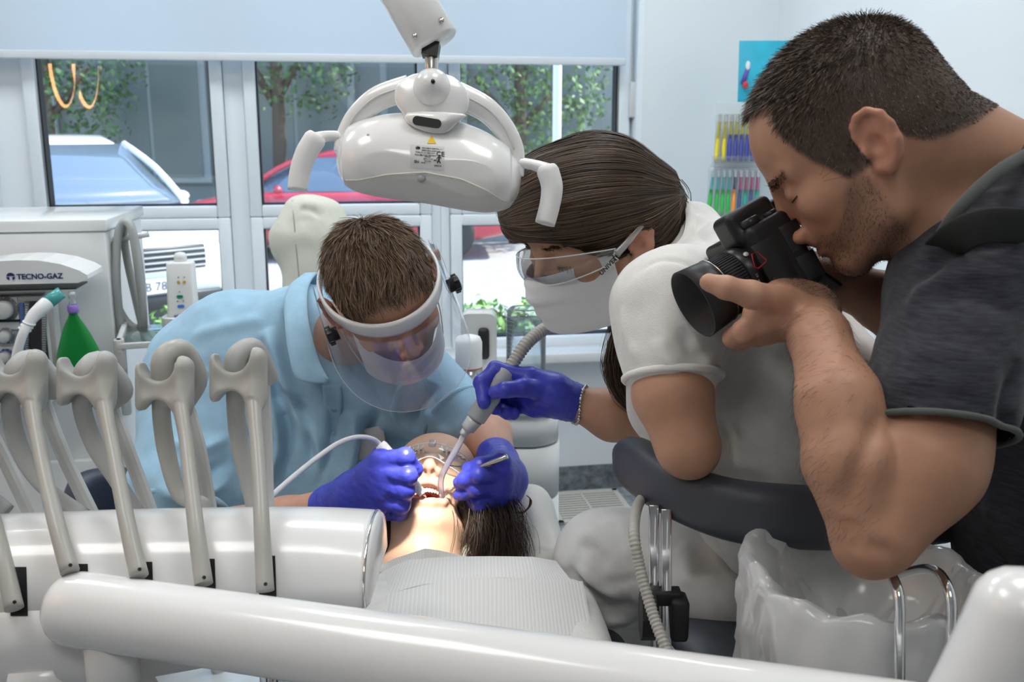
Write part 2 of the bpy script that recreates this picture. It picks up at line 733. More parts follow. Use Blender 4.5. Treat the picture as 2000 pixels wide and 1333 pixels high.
def strands(roots, path_fn, nseg, width, tipw=0.35, seed=1, nor=None):
    """thin ribbons: path_fn(i0..) returns (n, nseg+1, 3) points"""
    pts = path_fn
    n, m = pts.shape[0], pts.shape[1]
    T = np.gradient(pts, axis=1)
    r = np.random.default_rng(seed)
    rnd = r.normal(size=(n, 1, 3))
    if nor is not None:
        rnd = np.cross(T, nor[:, None, :]) + 0.35 * rnd * np.linalg.norm(T, axis=2, keepdims=True)
        side = rnd
    else:
        side = np.cross(T, np.broadcast_to(rnd, T.shape))
    side /= np.linalg.norm(side, axis=2, keepdims=True) + 1e-12
    wid = width * np.linspace(1, tipw, m)[None, :, None]
    a = pts - side * wid / 2
    b = pts + side * wid / 2
    v = np.stack([a, b], 2).reshape(n * m * 2, 3)
    base = (np.arange(n) * m * 2)[:, None] + (np.arange(m - 1) * 2)[None, :]
    q = np.stack([base, base + 1, base + 3, base + 2], -1).reshape(-1, 4)
    return v, q


class Frame:
    """local frame in centimetres: x forward, y left, z up"""

    def __init__(s, o, fwd, up, scale=0.01):
        s.o = np.asarray(o, float)
        s.x = nrm(fwd)
        s.z = nrm(np.asarray(up, float) - np.dot(up, s.x) * s.x)
        s.y = np.cross(s.z, s.x)
        s.s = scale
        s.ax = np.array([s.x, s.y, s.z])

    def __call__(s, x, y, z):
        return s.o + s.s * (x * s.x + y * s.y + z * s.z)

    def loc(s, v):
        return ((v - s.o) @ s.ax.T) / s.s


# ------------------------------------------------------------------ palette
M_WALL = mat('painted_wall', (0.80, 0.84, 0.86), 0.55, bump=0.03, bscale=90, vary=0.015, vscale=3)
M_WALLG = mat('glossy_panel_wall', (0.80, 0.84, 0.86), 0.22)
M_CEIL = mat('ceiling_paint', (0.86, 0.87, 0.86), 0.8)
M_PVC = mat('white_upvc', (0.82, 0.87, 0.90), 0.3, coat=0.2)
M_SEAL = mat('black_gasket', (0.015, 0.015, 0.017), 0.6)
M_WHITE = mat('white_gloss_plastic', (0.84, 0.85, 0.85), 0.22, coat=0.5)
M_WSAT = mat('white_satin_plastic', (0.82, 0.83, 0.83), 0.42)
M_WMETAL = mat('white_lacquer', (0.80, 0.81, 0.80), 0.25, coat=0.4)
M_GREY = mat('warm_grey_plastic', (0.46, 0.455, 0.43), 0.38)
M_GREYH = mat('grey_silicone_hose', (0.40, 0.41, 0.40), 0.42)
M_GREYL = mat('light_grey_plastic', (0.62, 0.63, 0.62), 0.4)
M_BLACK = mat('black_plastic', (0.012, 0.012, 0.013), 0.35)
M_BLACKM = mat('black_matte', (0.018, 0.018, 0.02), 0.6)
M_CHROME = mat('chrome', (0.82, 0.82, 0.82), 0.09, metal=1.0)
M_STEEL = mat('brushed_steel', (0.62, 0.60, 0.56), 0.25, metal=1.0)
M_GLASS = clear_mat('window_glass', (0.90, 0.95, 0.94), gloss=0.12, rough=0.0)
M_NAVY = mat('navy_leatherette', (0.045, 0.052, 0.078), 0.42, bump=0.05, bscale=350)


def mottled(name, c1, c2, sc=60, rough=0.5):
    m = bpy.data.materials.new(name)
    m.use_nodes = True
    nt = m.node_tree
    b = nt.nodes['Principled BSDF']
    b.inputs['Roughness'].default_value = rough
    tc = nt.nodes.new('ShaderNodeTexCoord')
    nz = nt.nodes.new('ShaderNodeTexNoise')
    nz.inputs['Scale'].default_value = sc
    nz.inputs['Detail'].default_value = 6
    nz.inputs['Roughness'].default_value = 0.7
    cr = nt.nodes.new('ShaderNodeValToRGB')
    cr.color_ramp.elements[0].position = 0.36
    cr.color_ramp.elements[0].color = (*c1, 1)
    cr.color_ramp.elements[1].position = 0.66
    cr.color_ramp.elements[1].color = (*c2, 1)
    nt.links.new(tc.outputs['Object'], nz.inputs['Vector'])
    nt.links.new(nz.outputs['Fac'], cr.inputs['Fac'])
    nt.links.new(cr.outputs['Color'], b.inputs['Base Color'])
    return m


M_FLOOR = mottled('mottled_grey_vinyl', (0.15, 0.17, 0.19), (0.42, 0.46, 0.49), 26)
M_COVE = mottled('mottled_dark_vinyl', (0.09, 0.10, 0.115), (0.27, 0.30, 0.32), 26)

# ------------------------------------------------------------------ room shell
CEIL = 2.75
S_L, S_R = -3.30, 0.70          # left and right corner along the window wall
S_REV = 0.178                   # right edge of the window niche
TW = 0.30                       # wall thickness


def wbox(mb, s0, s1, z0, z1, o0, o1, bev=0.0):
    return mb.box(W((s0 + s1) / 2, (z0 + z1) / 2, (o0 + o1) / 2), (abs(s1 - s0), abs(o1 - o0), abs(z1 - z0)), (WU, WN, ZV), bev)


def struct(name, mb, m, **kw):
    return mb.build(name, m, kind='structure', **kw)


BACK = 6.2                       # room depth from the window wall
mb = MB()
mb.box(W((S_L + S_R) / 2, -0.05, -BACK / 2 + 0.15), (S_R - S_L + 1.4, BACK + 0.4, 0.1), (WU, WN, ZV))
struct('floor', mb, M_FLOOR, label='mottled grey vinyl floor of the treatment room')
mb = MB()
mb.box(W((S_L + S_R) / 2, CEIL + 0.05, -BACK / 2 + 0.15), (S_R - S_L + 1.4, BACK + 0.4, 0.1), (WU, WN, ZV))
struct('ceiling', mb, M_CEIL, label='plain white ceiling of the treatment room')
# window wall: below the sill, beside and above the windows
mb = MB()
wbox(mb, S_L, S_REV, 0.10, 0.56, 0, TW)
wbox(mb, S_L, -2.09, 0.56, CEIL, 0, TW)
wbox(mb, S_L, S_REV, 2.46, CEIL, 0, TW)
wbox(mb, S_REV, S_R + 0.25, 0.0, CEIL, 0, TW)
struct('wall_window', mb, M_WALLG, label='white wall around and below the street windows')
mb = MB()
wbox(mb, S_R, S_R + 0.2, 0, CEIL, -BACK, 0.0)
struct('wall_right', mb, M_WALL, label='plain white side wall behind the toothbrush display')
mb = MB()
wbox(mb, S_L - 0.2, S_L, 0, CEIL, -BACK, 0.0)
struct('wall_left', mb, M_WALL, label='plain white side wall beside the cabinet')
mb = MB()
wbox(mb, S_L - 0.2, S_R + 0.2, 0, CEIL, -BACK - 0.2, -BACK)
struct('wall_back', mb, mat('back_wall_paint', (0.5, 0.5, 0.5), 0.6), label='plain wall facing the windows')
mb = MB()
wbox(mb, S_L, S_REV, 0.0, 0.10, -0.006, TW)
struct('baseboard_window', mb, M_COVE, label='dark mottled vinyl skirting below the window wall')
mb = MB()
wbox(mb, S_L, S_REV - 0.002, 0.545, 0.585, -0.10, 0.07, 0.006)
struct('trim_1', mb, M_WMETAL, label='white window sill board')
mb = MB()
wbox(mb, S_REV - 0.02, S_REV, 0.585, 2.46, 0.0, 0.07)
struct('trim_2', mb, M_PVC, label='white reveal board beside the right window')

# ------------------------------------------------------------------ windows: three columns, upper and lower light each
PZ0, PZ1, PZ2, PZ3 = 0.620, 1.057, 1.142, 2.36
for i, (s0, s1) in enumerate(((-1.942, -1.374), (-1.219, -0.650), (-0.494, 0.104))):
    win = thing('window_%d' % (i + 1), 'white framed street window, %s column of the three' % ('cabinet side', 'middle', 'display rack side')[i], None,
                W((s0 + s1) / 2, 0.585, 0.1), kind='structure')
    l = -2.09 if i == 0 else s0 - 0.0775
    r = S_REV - 0.02 if i == 2 else s1 + 0.0775
    mb = MB()      # fixed frame of this column
    wbox(mb, l, s0 - 0.045, 0.585, 2.46, 0.07, 0.15)
    wbox(mb, s1 + 0.045, r, 0.585, 2.46, 0.07, 0.15)
    wbox(mb, s0 - 0.045, s1 + 0.045, 2.41, 2.46, 0.07, 0.15)
    mb.build('frame', M_PVC, win)
    for z0, z1 in ((PZ0, PZ1), (PZ2, PZ3)):
        mb = MB()
        b = 0.0425
        wbox(mb, s0 - b, s0, z0 - b, z1 + b, 0.045, 0.14, 0.006)
        wbox(mb, s1, s1 + b, z0 - b, z1 + b, 0.045, 0.14, 0.006)
        wbox(mb, s0, s1, z0 - b, z0, 0.045, 0.14, 0.006)
        wbox(mb, s0, s1, z1, z1 + b, 0.045, 0.14, 0.006)
        sash = mb.build('sash', M_PVC, win)
        mb = MB()
        g = 0.005
        wbox(mb, s0, s0 + g, z0, z1, 0.075, 0.13)
        wbox(mb, s1 - g, s1, z0, z1, 0.075, 0.13)
        wbox(mb, s0, s1, z0, z0 + g, 0.075, 0.13)
        wbox(mb, s0, s1, z1 - g, z1, 0.075, 0.13)
        mb.build('gasket', M_SEAL, sash)
        mb = MB()
        mb.add([W(s0, z0, 0.10), W(s1, z0, 0.10), W(s1, z1, 0.10), W(s0, z1, 0.10)], [(0, 1, 2, 3)])
        mb.build('pane', M_GLASS, sash)
    if i == 2:      # hinge cover on the outer frame
        mb = MB()
        s_, z_ = onwall(1236, 195, 0.03)
        wbox(mb, s_ - 0.012, s_ + 0.012, z_ - 0.065, z_ + 0.065, 0.02, 0.07, 0.004)
        mb.build('hinge_cover', M_GREYL, win)

# roller blind
M_BLIND = mat('blind_fabric', (0.80, 0.86, 0.90), 0.8, bump=0.05, bscale=500)
nt = M_BLIND.node_tree
_b = nt.nodes['Principled BSDF']
_tl = nt.nodes.new('ShaderNodeBsdfTranslucent')
_tl.inputs['Color'].default_value = (0.66, 0.80, 0.92, 1)
_mx = nt.nodes.new('ShaderNodeMixShader')
_mx.inputs['Fac'].default_value = 0.38
nt.links.new(_b.outputs[0], _mx.inputs[1])
nt.links.new(_tl.outputs[0], _mx.inputs[2])
nt.links.new(_mx.outputs[0], nt.nodes['Material Output'].inputs['Surface'])
bl = thing('roller_blind', 'pale blue white roller blind half lowered over the street windows', 'blind', W(-1.0, 1.62, -0.02))
mb = MB()
wbox(mb, -2.2, 0.105, 1.66, 2.60, -0.021, -0.019)
mb.build('fabric', M_BLIND, bl)
mb = MB()
wbox(mb, -2.2, 0.105, 1.637, 1.664, -0.026, -0.014, 0.003)
mb.build('bottom_bar', mat('blind_bar', (0.66, 0.70, 0.73), 0.4), bl)
mb = MB()
mb.tube([W(-2.22, 2.62, -0.03), W(0.125, 2.62, -0.03)], 0.03, 14)
mb.build('roller', M_WSAT, bl)

# ceiling lights; the last panel is added as fill from behind the camera
M_LED = mat('led_diffuser', (0.9, 0.9, 0.9), 0.5, emit=(1.0, 0.98, 0.95), estr=7.0)
M_LEDC = mat('led_diffuser_cool', (0.9, 0.9, 0.9), 0.5, emit=(0.88, 0.95, 1.0), estr=8.5)
for i, (s, o) in enumerate(((-2.2, -1.0), (-1.1, -1.0), (0.0, -1.0), (-1.75, -2.7), (-0.35, -2.7), (-1.05, -4.3))):
    t = thing('ceiling_light', ('square ceiling panel nearest the supply cabinet by the windows', 'square ceiling panel above the dentist by the windows', 'square ceiling panel above the water unit by the windows', 'square ceiling panel above the delivery unit', 'square ceiling panel above the photographer', 'added square fill panel on the ceiling by the wall facing the windows')[i], 'ceiling light', W(s, CEIL - 0.03, o), 'ceiling panels')
    mb = MB()
    for a, b2, c, d in ((-0.31, 0.31, 0.30, 0.31), (-0.31, 0.31, -0.31, -0.30), (-0.31, -0.30, -0.30, 0.30), (0.30, 0.31, -0.30, 0.30)):
        wbox(mb, s + a, s + b2, CEIL - 0.03, CEIL, o + c, o + d)
    mb.build('frame', M_WSAT, t)
    mb = MB()
    wbox(mb, s - 0.30, s + 0.30, CEIL - 0.022, CEIL - 0.012, o - 0.30, o + 0.30)
    mb.build('diffuser', M_LEDC if i < 3 else M_LED, t)

# ring pendants deeper in the room: they show as reflections in the panes
M_RING = mat('pendant_glow', (0.9, 0.5, 0.2), 0.4, emit=(1.0, 0.50, 0.20), estr=9.0)
M_RINGB = mat('pendant_copper', (0.5, 0.28, 0.16), 0.35, metal=0.8)
for i, (px, py) in enumerate(((122, 116), (168, 118))):
    d = FW + ((px - 1000) / F_PX) * RT - ((py - 666.5) / F_PX) * UP
    s_, z_ = onwall(px, py, 0.10)
    hit = W(s_, z_, 0.10)
    dd = nrm(d) - 2 * np.dot(nrm(d), WN) * WN
    c = hit + dd * 2.9
    t = thing('pendant_lamp', ('copper ring pendant lamp hanging next to the side wall', 'copper ring pendant lamp hanging further from the side wall')[i], 'pendant lamp', (c[0], c[1], c[2] - 0.2), 'ring pendants')
    ax1 = nrm(np.cross(ZV, dd))
    ax = nrm(0.96 * ax1 + 0.27 * dd * A(1, 1, 0))
    ring = [c + 0.30 * (math.cos(2 * math.pi * k / 40) * ZV + math.sin(2 * math.pi * k / 40) * nrm(np.cross(ZV, ax))) for k in range(40)]
    MB().tube(ring, 0.016, 8, closed=True).build('ring', M_RINGB, t)
    MB().tube([q + (c - q) * 0.07 for q in ring], 0.011, 6, closed=True).build('glow_strip', M_RING, t)
    MB().tube([c + 0.30 * ZV, A(c[0], c[1], CEIL)], 0.002, 5).build('cord', M_BLACK, t)

# floor grille by the wall
gr = thing('floor_grille', 'cream slotted ventilation grille set in the floor by the skirting', 'grille', (PZ(1145, 990, 0)))
c0 = PZ(1150, 992, 0)
M_CREAM = mat('cream_lacquer', (0.62, 0.60, 0.54), 0.4)
mb = MB()
for sx in (-1, 1):
    mb.box(c0 + sx * 0.14 * WU + A(0, 0, 0.006), (0.02, 0.30, 0.012), (WU, WN, ZV))
    mb.box(c0 + sx * 0.14 * WN + A(0, 0, 0.006), (0.30, 0.02, 0.012), (WU, WN, ZV))
mb.box(c0 + A(0, 0, 0.006), (0.008, 0.28, 0.012), (WU, WN, ZV))
mb.build('frame', M_CREAM, gr)
MB().box(c0 + A(0, 0, 0.0015), (0.27, 0.27, 0.002), (WU, WN, ZV)).build('backing', mat('grille_dark', (0.10, 0.10, 0.10), 0.7), gr)
slat = MB().box((0, 0, 0), (0.266, 0.011, 0.009), (WU, WN, ZV)).mesh('slat')
for k in range(12):
    o = put('slat', slat, M_CREAM, gr)
    o.matrix_parent_inverse = Matrix.Identity(4)
    o.location = tuple(c0 - WORLDM[gr.name].translation + A(0, 0, 0.0065) + (k - 5.5) * 0.0225 * WN)

# ------------------------------------------------------------------ the street outside
GZ = -0.22
mb = MB()
mb.box(A(0, 20, GZ - 0.05) + 0.0 * WU, (60, 32.2, 0.1), (WU, WN, ZV))
mb.build('ground_street', mottled('pale_asphalt', (0.30, 0.30, 0.30), (0.40, 0.40, 0.39), 9, 0.8), kind='structure', label='pale sunlit asphalt street outside the windows')

# far house: shaded wall with shuttered openings
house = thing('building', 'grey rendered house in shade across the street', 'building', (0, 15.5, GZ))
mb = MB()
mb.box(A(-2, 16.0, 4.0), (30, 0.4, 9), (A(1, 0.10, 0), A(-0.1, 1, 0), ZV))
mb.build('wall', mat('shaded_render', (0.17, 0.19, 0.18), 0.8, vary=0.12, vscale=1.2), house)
M_SHUT = mat('house_window', (0.10, 0.13, 0.13), 0.25)
M_SHUF = mat('house_frame', (0.26, 0.29, 0.28), 0.5)
for x, z, w, h in ((-5.6, 1.9, 1.6, 2.4), (-3.4, 1.9, 1.7, 2.4), (-1.4, 2.1, 1.2, 2.0), (0.6, 2.1, 1.2, 2.0), (2.6, 2.1, 1.4, 2.0), (-7.8, 1.9, 1.5, 2.4), (4.6, 2.1, 1.4, 2.0)):
    y = 16.0 + 0.1 * (x + 2) - 0.2
    f = MB().box((x, y - 0.03, z), (w + 0.16, 0.08, h + 0.16)).build('window', M_SHUF, house)
    for sx in (-1, 1):
        MB().box((x + sx * w / 4, y - 0.075, z), (w / 2 - 0.06, 0.03, h)).build('pane', M_SHUT, f)

# trees and hedge: leaves as real blades
M_LEAF = mat('leaves', (0.09, 0.17, 0.05), 0.55, vary=0.35, vscale=3.0)
M_LEAFD = mat('leaves_dark', (0.05, 0.11, 0.035), 0.55, vary=0.35, vscale=2.0)
M_BARK = mat('bark', (0.09, 0.07, 0.05), 0.9)


def leaf_cloud(centres, radii, n, size, seed):
    r = np.random.default_rng(seed)
    k = r.integers(0, len(centres), n)
    d = r.normal(size=(n, 3))
    d /= np.linalg.norm(d, axis=1)[:, None]
    c = np.array(centres)[k] + d * np.array(radii)[k] * (r.uniform(0.55, 1.0, (n, 1)))
    u = r.normal(size=(n, 3))
    u /= np.linalg.norm(u, axis=1)[:, None]
    w = np.cross(u, d)
    w /= np.linalg.norm(w, axis=1)[:, None] + 1e-9
    L = size * r.uniform(0.6, 1.3, (n, 1))
    v = np.stack([c - u * L / 2, c + w * L * 0.28, c + u * L / 2, c - w * L * 0.28], 1).reshape(-1, 3)
    q = np.arange(4 * n).reshape(-1, 4)
    return mesh_np('leaves', v, q, True)


def plant(name, label, cat, base, centres, radii, n, size, seed, m, trunk_r, group=None):
    t = thing(name, label, cat, base, group)
    o = put('foliage', leaf_cloud(centres, radii, n, size, seed), m, t)
    o['kind'] = 'stuff'
    base = np.asarray(base, float)
    mb = MB()
    mb.tube([base, base + (np.array(centres[0]) - base) * 0.5 + A(0.05, 0, 0), np.array(centres[0])], [trunk_r, trunk_r * 0.7, trunk_r * 0.4], 8, sub=3)
    for c in centres[1:4]:
        mb.tube([base + (np.array(centres[0]) - base) * 0.5, np.array(c)], [trunk_r * 0.5, trunk_r * 0.2], 6)
    mb.build('trunk' if trunk_r > 0.03 else 'stem', M_BARK, t)


for i, (px, y, zc, lab) in enumerate(((130, 13.9, 2.8, 'leafy tree standing behind the white car'), (560, 14.2, 3.4, 'leafy tree standing behind the red car'),
                                      (1010, 14.4, 2.6, 'leafy tree near the white pole across the street'))):
    x = P(px, 200, y / 0.977)[0]
    b = A(x, y, GZ)
    cs = [b + A(dx, dy, zc + dz) for dx, dy, dz in ((0, 0, 0.6), (0.6, 0.2, -0.3), (-0.6, -0.2, -0.2), (0.3, 0.3, 1.4), (-0.5, 0, 1.2), (0.5, -0.3, -0.9))]
    plant('street_tree', lab, 'tree', b, cs, [A(0.9, 0.6, 0.8)] * 6, 3600, 0.10, 40 + i, M_LEAFD if i != 2 else M_LEAF, 0.13)

for i, (px, py, yy, n, sp) in enumerate(((330, 640, 4.6, 1500, 0.30), (420, 640, 4.75, 1200, 0.24), (940, 632, 5.1, 1500, 0.26), (1035, 635, 5.2, 1300, 0.22))):
    b = P(px, py, yy)
    b[2] = GZ
    top = P(px, 562 if i < 2 else 548, yy)[2]
    cs = [b + A(dx * sp, dy * 0.2, (top - GZ) * f) for dx, dy, f in ((0, 0, 0.72), (0.8, 0.3, 0.62), (-0.8, -0.2, 0.66), (0.3, -0.4, 0.40), (-0.4, 0.4, 0.42), (1.2, 0, 0.35), (-1.2, 0, 0.35))]
    plant('hedge_bush', ('small leaved sunlit bush outside, behind the handset charger', 'small leaved sunlit bush outside, left of the blue shirt shoulder',
                         'small leaved sunlit bush outside, behind the grey dispenser', 'small leaved sunlit bush outside, behind the water bottle')[i], 'bush', b, cs,
          [A(sp * 0.62, 0.24, 0.17)] * 7, n, 0.05, 60 + i, mat('hedge_leaves', (0.20, 0.36, 0.10), 0.5, vary=0.4, vscale=9.0), 0.02)

# white pole
b = P(1088, 200, 6.2)
mb = MB().tube([A(b[0], b[1], GZ), A(b[0], b[1], 4.2)], 0.028, 12)
po = thing('street_pole', 'slim white pole standing outside the right window', 'pole', (b[0], b[1], GZ))
mb.build('shaft', M_WSAT, po)
MB().lathe((b[0], b[1], GZ), ZV, [(0.09, 0), (0.09, 0.02), (0.035, 0.05)], 16).build('foot_plate', M_GREYL, po)

# ------------------------------------------------------------------ cars
M_GLASSCAR = mat('car_glass', (0.10, 0.14, 0.19), 0.04, coat=1.0, spec=0.9)
M_TYRE = mat('tyre', (0.02, 0.02, 0.02), 0.8)


def make_car(name, label, cat, o, heading, paint, L=4.4, Wd=1.82, suv=True, plate=None):
    """front towards +x of its own frame"""
    X = A(math.cos(heading), math.sin(heading), 0)
    Y = A(-X[1], X[0], 0)
    g = lambda x, y, z: np.asarray(o) + x * X + y * Y + z * ZV
    t = thing(name, label, cat, o)
    hh = 1.0 if suv else 0.9
    # lower body: stations along x with half width and top height
    def ring(x, hw, z0, z1, r=0.12, n=4):
        pts = rrect(2 * hw, z1 - z0, min(r, (z1 - z0) * 0.45), n)
        return [g(x, p[0], (z0 + z1) / 2 + p[1]) for p in pts]
    st = [(-L / 2, 0.66, 0.42, 0.86), (-L / 2 + 0.1, 0.80, 0.30, 0.95), (-L * 0.36, 0.88, 0.22, 1.0 * hh), (0, 0.90, 0.22, 0.98 * hh), (L * 0.18, 0.90, 0.22, 0.98 * hh),
          (L * 0.27, 0.88, 0.22, 0.95 * hh), (L * 0.40, 0.85, 0.22, 0.86 * hh), (L * 0.47, 0.78, 0.24, 0.76 * hh), (L / 2, 0.62, 0.34, 0.64 * hh)]
    MB().loft([ring(*q) for q in st]).build('body', paint, t)
    zr = 1.60 if suv else 1.42
    top = [(-L * 0.46, 0.70, 0.9, 1.02), (-L * 0.38, 0.66, 0.9, zr - 0.06), (-L * 0.2, 0.64, 0.9, zr), (0.02, 0.62, 0.9, zr - 0.01), (L * 0.07, 0.60, 0.9, zr - 0.07), (L * 0.10, 0.58, 0.9, zr - 0.13)]
    MB().loft([ring(a, b_, c, d, 0.10) for a, b_, c, d in top]).build('roof', paint, t)
    # windscreen: curved glass wedge between roof and bonnet
    zt, zb = zr - 0.10, 0.985 * hh
    rings = []
    for k in range(5):
        u = k / 4
        x = L * 0.095 + u * (L * 0.26 - L * 0.095)
        z = zt + (zb - zt) * u
        hw = 0.56 + u * 0.22
        rings.append([g(x + 0.10 * (1 - (j / 4 - 1) ** 2), hw * (j / 4 - 1), z + 0.012) for j in range(9)] + [g(x - 0.25, hw * (1 - j / 4), zb - 0.1) for j in range(9)])
    MB().loft(rings).build('windscreen', M_GLASSCAR, t)
    for sy in (-1, 1):
        MB().tube([g(L * 0.09, sy * 0.60, zr - 0.09), g(L * 0.18, sy * 0.71, (zr + zb) / 2), g(L * 0.265, sy * 0.80, zb)], 0.035, 8, sub=3).build('pillar', paint, t)
        MB().add([g(-L * 0.36, sy * 0.80, 0.98 * hh), g(L * 0.20, sy * 0.83, 0.98 * hh), g(L * 0.08, sy * 0.645, zr - 0.12), g(-L * 0.34, sy * 0.665, zr - 0.12)], [(0, 1, 2, 3)]).build('side_window', M_GLASSCAR, t)
        m = MB().ball(g(L * 0.17, sy * 0.96, 1.02 * hh), (0.06, 0.09, 0.055), 10, (X, Y, ZV)).build('mirror', paint, t)
        MB().ball(g(L * 0.465, sy * 0.62, 0.70 * hh), (0.10, 0.17, 0.07), 10, (X, Y, ZV)).build('headlight', mat('headlight', (0.55, 0.60, 0.65), 0.08, coat=1.0), t)
        for wx in (-L * 0.31, L * 0.31):
            w = MB().lathe(g(wx, sy * 0.74, 0.33), sy * Y, [(0.33, 0), (0.34, 0.04), (0.34, 0.15), (0.30, 0.17), (0.21, 0.17)], 24).build('wheel', M_TYRE, t)
            MB().lathe(g(wx, sy * 0.74, 0.33), sy * Y, [(0.21, 0.165), (0.19, 0.15), (0.05, 0.17), (0.01, 0.175)], 16).build('rim', M_STEEL, w)
    grl = MB().box(g(L * 0.497, 0, 0.62 * hh), (0.05, 0.86, 0.20), (X, Y, ZV), 0.02).build('grille', M_BLACK, t)
    for k in range(4):
        MB().box(g(L * 0.505, 0, 0.555 + 0.045 * k), (0.05, 0.84, 0.014), (X, Y, ZV)).build('grille_bar', M_CHROME, grl)
    MB().box(g(L * 0.50, 0, 0.28), (0.06, 1.1, 0.12), (X, Y, ZV), 0.02).build('air_intake', M_BLACK, t)
    if plate:
        pl = MB().box(g(L * 0.515, 0, 0.42), (0.015, 0.52, 0.112), (X, Y, ZV)).build('number_plate', mat('plate_white', (0.8, 0.8, 0.8), 0.4), t)
        put('plate_lettering', text_mesh(plate, g(L * 0.515 + 0.010, -0.21, 0.385), Y, ZV, 0.10, 0.001), mat('plate_black', (0.05, 0.05, 0.06), 0.5), pl)
    return t


_c = A(-4.40, 9.25, 0)
make_car('parked_car', 'white parked car seen through the window above the cabinet', 'car', (_c[0], _c[1], GZ), R(-45), mat('white_paint', (0.85, 0.86, 0.88), 0.15, coat=1.0), plate='AB 7815')
_c = P(672, 330, 13.0)
make_car('parked_car', 'red parked car standing behind the white car', 'car', (_c[0], _c[1], GZ), R(185), mat('red_paint', (0.42, 0.03, 0.05), 0.15, coat=1.0), suv=False)


from mathutils.bvhtree import BVHTree

# ------------------------------------------------------------------ white cabinet on the left
TOPZ = 1.20
fr = PZ(203, 428, TOPZ)                 # front right top corner
bk = PZ(240, 403, TOPZ)
CX = nrm(A(1, 0.17, 0))                 # along its front
CY = nrm(A(-0.17, 1, 0))
CW, CD = 0.72, 0.42
cab = thing('supply_cabinet', 'tall white cabinet carrying the sedation unit on its front', 'cabinet', (fr[0] - 0.3, fr[1] + 0.2, 0))
ccen = fr - CX * CW / 2 + CY * CD / 2
MB().box(A(ccen[0], ccen[1], (TOPZ - 0.03) / 2 + 0.03), (CW, CD, TOPZ - 0.09), (CX, CY, ZV), 0.004).build('body', M_WSAT, cab)
MB().box(A(ccen[0], ccen[1], TOPZ - 0.014), (CW + 0.012, CD + 0.012, 0.028), (CX, CY, ZV), 0.003).build('top_board', M_WHITE, cab)
MB().box(A(ccen[0], ccen[1], 0.04), (CW - 0.04, CD - 0.04, 0.08), (CX, CY, ZV)).build('plinth', M_GREY, cab)
_d = MB().box(fr - CX * 0.36 - CY * 0.012 + A(0, 0, -0.86), (0.70, 0.02, 0.55), (CX, CY, ZV), 0.004).build('door', M_WSAT, cab)
_o = PZ(205, 850, 0.45)
MB().lathe(fr - CX * 0.06 - CY * 0.022 + A(0, 0, -0.72), -CY, [(0.012, 0), (0.012, 0.004), (0.007, 0.004), (0.007, 0.0)], 20).build('lock', M_STEEL, _d)

# hook with grey hose coil on the cabinet side
side = lambda dy, dz: fr + CX * 0.004 + CY * dy + ZV * dz
hk = MB().tube([side(0.05, -0.055), side(0.05, -0.055) + CX * 0.085 + ZV * 0.012], 0.007, 10).build('hose_hook', M_GREYL, cab)


def cp(px, py):      # point on a plane just beside the cabinet's side
    d = FW + ((px - 1000) / F_PX) * RT - ((py - 666.5) / F_PX) * UP
    t = np.dot(fr + CY * 0.05 - CAM, CY) / np.dot(d, CY)
    return CAM + t * d + CX * 0.006


hose = thing('hose_coil', 'grey rubber hose looped over the hook beside the white cabinet', 'hose', cp(250, 800))
mb = MB()
off = lambda p, k: p - CY * k
loop = [(222, 470, 0.0), (216, 500, 0), (214, 540, 0.0), (222, 590, 0.0), (242, 628, 0.0), (265, 640, 0.01), (275, 625, 0.02), (276, 570, 0.02), (268, 500, 0.02), (255, 445, 0.015), (243, 432, 0.01),
        (236, 445, 0.0), (240, 500, -0.01), (255, 570, -0.01), (270, 625, 0.0), (278, 640, 0.015), (279, 600, 0.03), (270, 520, 0.035), (258, 450, 0.03), (246, 433, 0.02), (234, 440, 0.015), (228, 470, 0.02), (228, 540, 0.03), (234, 620, 0.03), (240, 700, 0.03), (245, 765, 0.03)]
mb.tube([off(cp(x, y), k) for x, y, k in loop], 0.0095, 10, sub=5)
mb.build('tubing', M_GREYH, hose)
mb = MB().lathe(off(cp(245, 762), 0.03), off(cp(248, 806), 0.03) - off(cp(245, 762), 0.03), [(0.0098, 0), (0.0125, 0.004), (0.0125, 0.05), (0.010, 0.055)], 14)
mb.build('end_fitting', M_GREYL, hose)

# ------------------------------------------------------------------ sedation unit with logo
fplane = fr - CY * 0.03


def fp(px, py, o=0.0):          # on the cabinet front, o metres in front of it
    d = FW + ((px - 1000) / F_PX) * RT - ((py - 666.5) / F_PX) * UP
    t = np.dot(fr - CY * (o + 0.024) - CAM, CY) / np.dot(d, CY)
    return CAM + t * d


gas = thing('sedation_unit', 'white gas sedation unit with dials and flow tubes on the cabinet', 'medical unit', fp(60, 790, 0.08))
# arched hood
c = fp(60, 540, 0.16)
px2m = np.linalg.norm(fp(160, 540, 0.16) - fp(60, 540, 0.16)) / 100
arch = [(-150, 8), (-120, 24), (-70, 32), (-20, 34), (20, 32), (60, 24), (95, 10), (110, 0), (112, -8), (92, -16), (-150, -16)]
MB().prism([(x * px2m, y * px2m) for x, y in arch], c, CX, ZV, CY * 0.14).build('hood', M_WHITE, gas)
MB().box(fp(14, 561, 0.10), (150 * 2 * px2m, 0.10, 3 * px2m), (CX, CY, ZV)).build('shadow_gap', M_BLACK, gas)
lg = put('lettering', text_mesh('TECNO-GAZ', fp(33, 546, 0.1615), CX, ZV, 15.5 * px2m, 0.0003, bold=0.0004), mat('navy_print', (0.02, 0.03, 0.12), 0.4), gas)
lc = fp(21, 541, 0.1612)
mb = MB()
hr = 8.5 * px2m
mb.prism([(hr * math.cos(R(a)), hr * math.sin(R(a)) * 1.0) for a in range(10, 171, 16)], lc, CX, ZV, -CY * 0.0004)
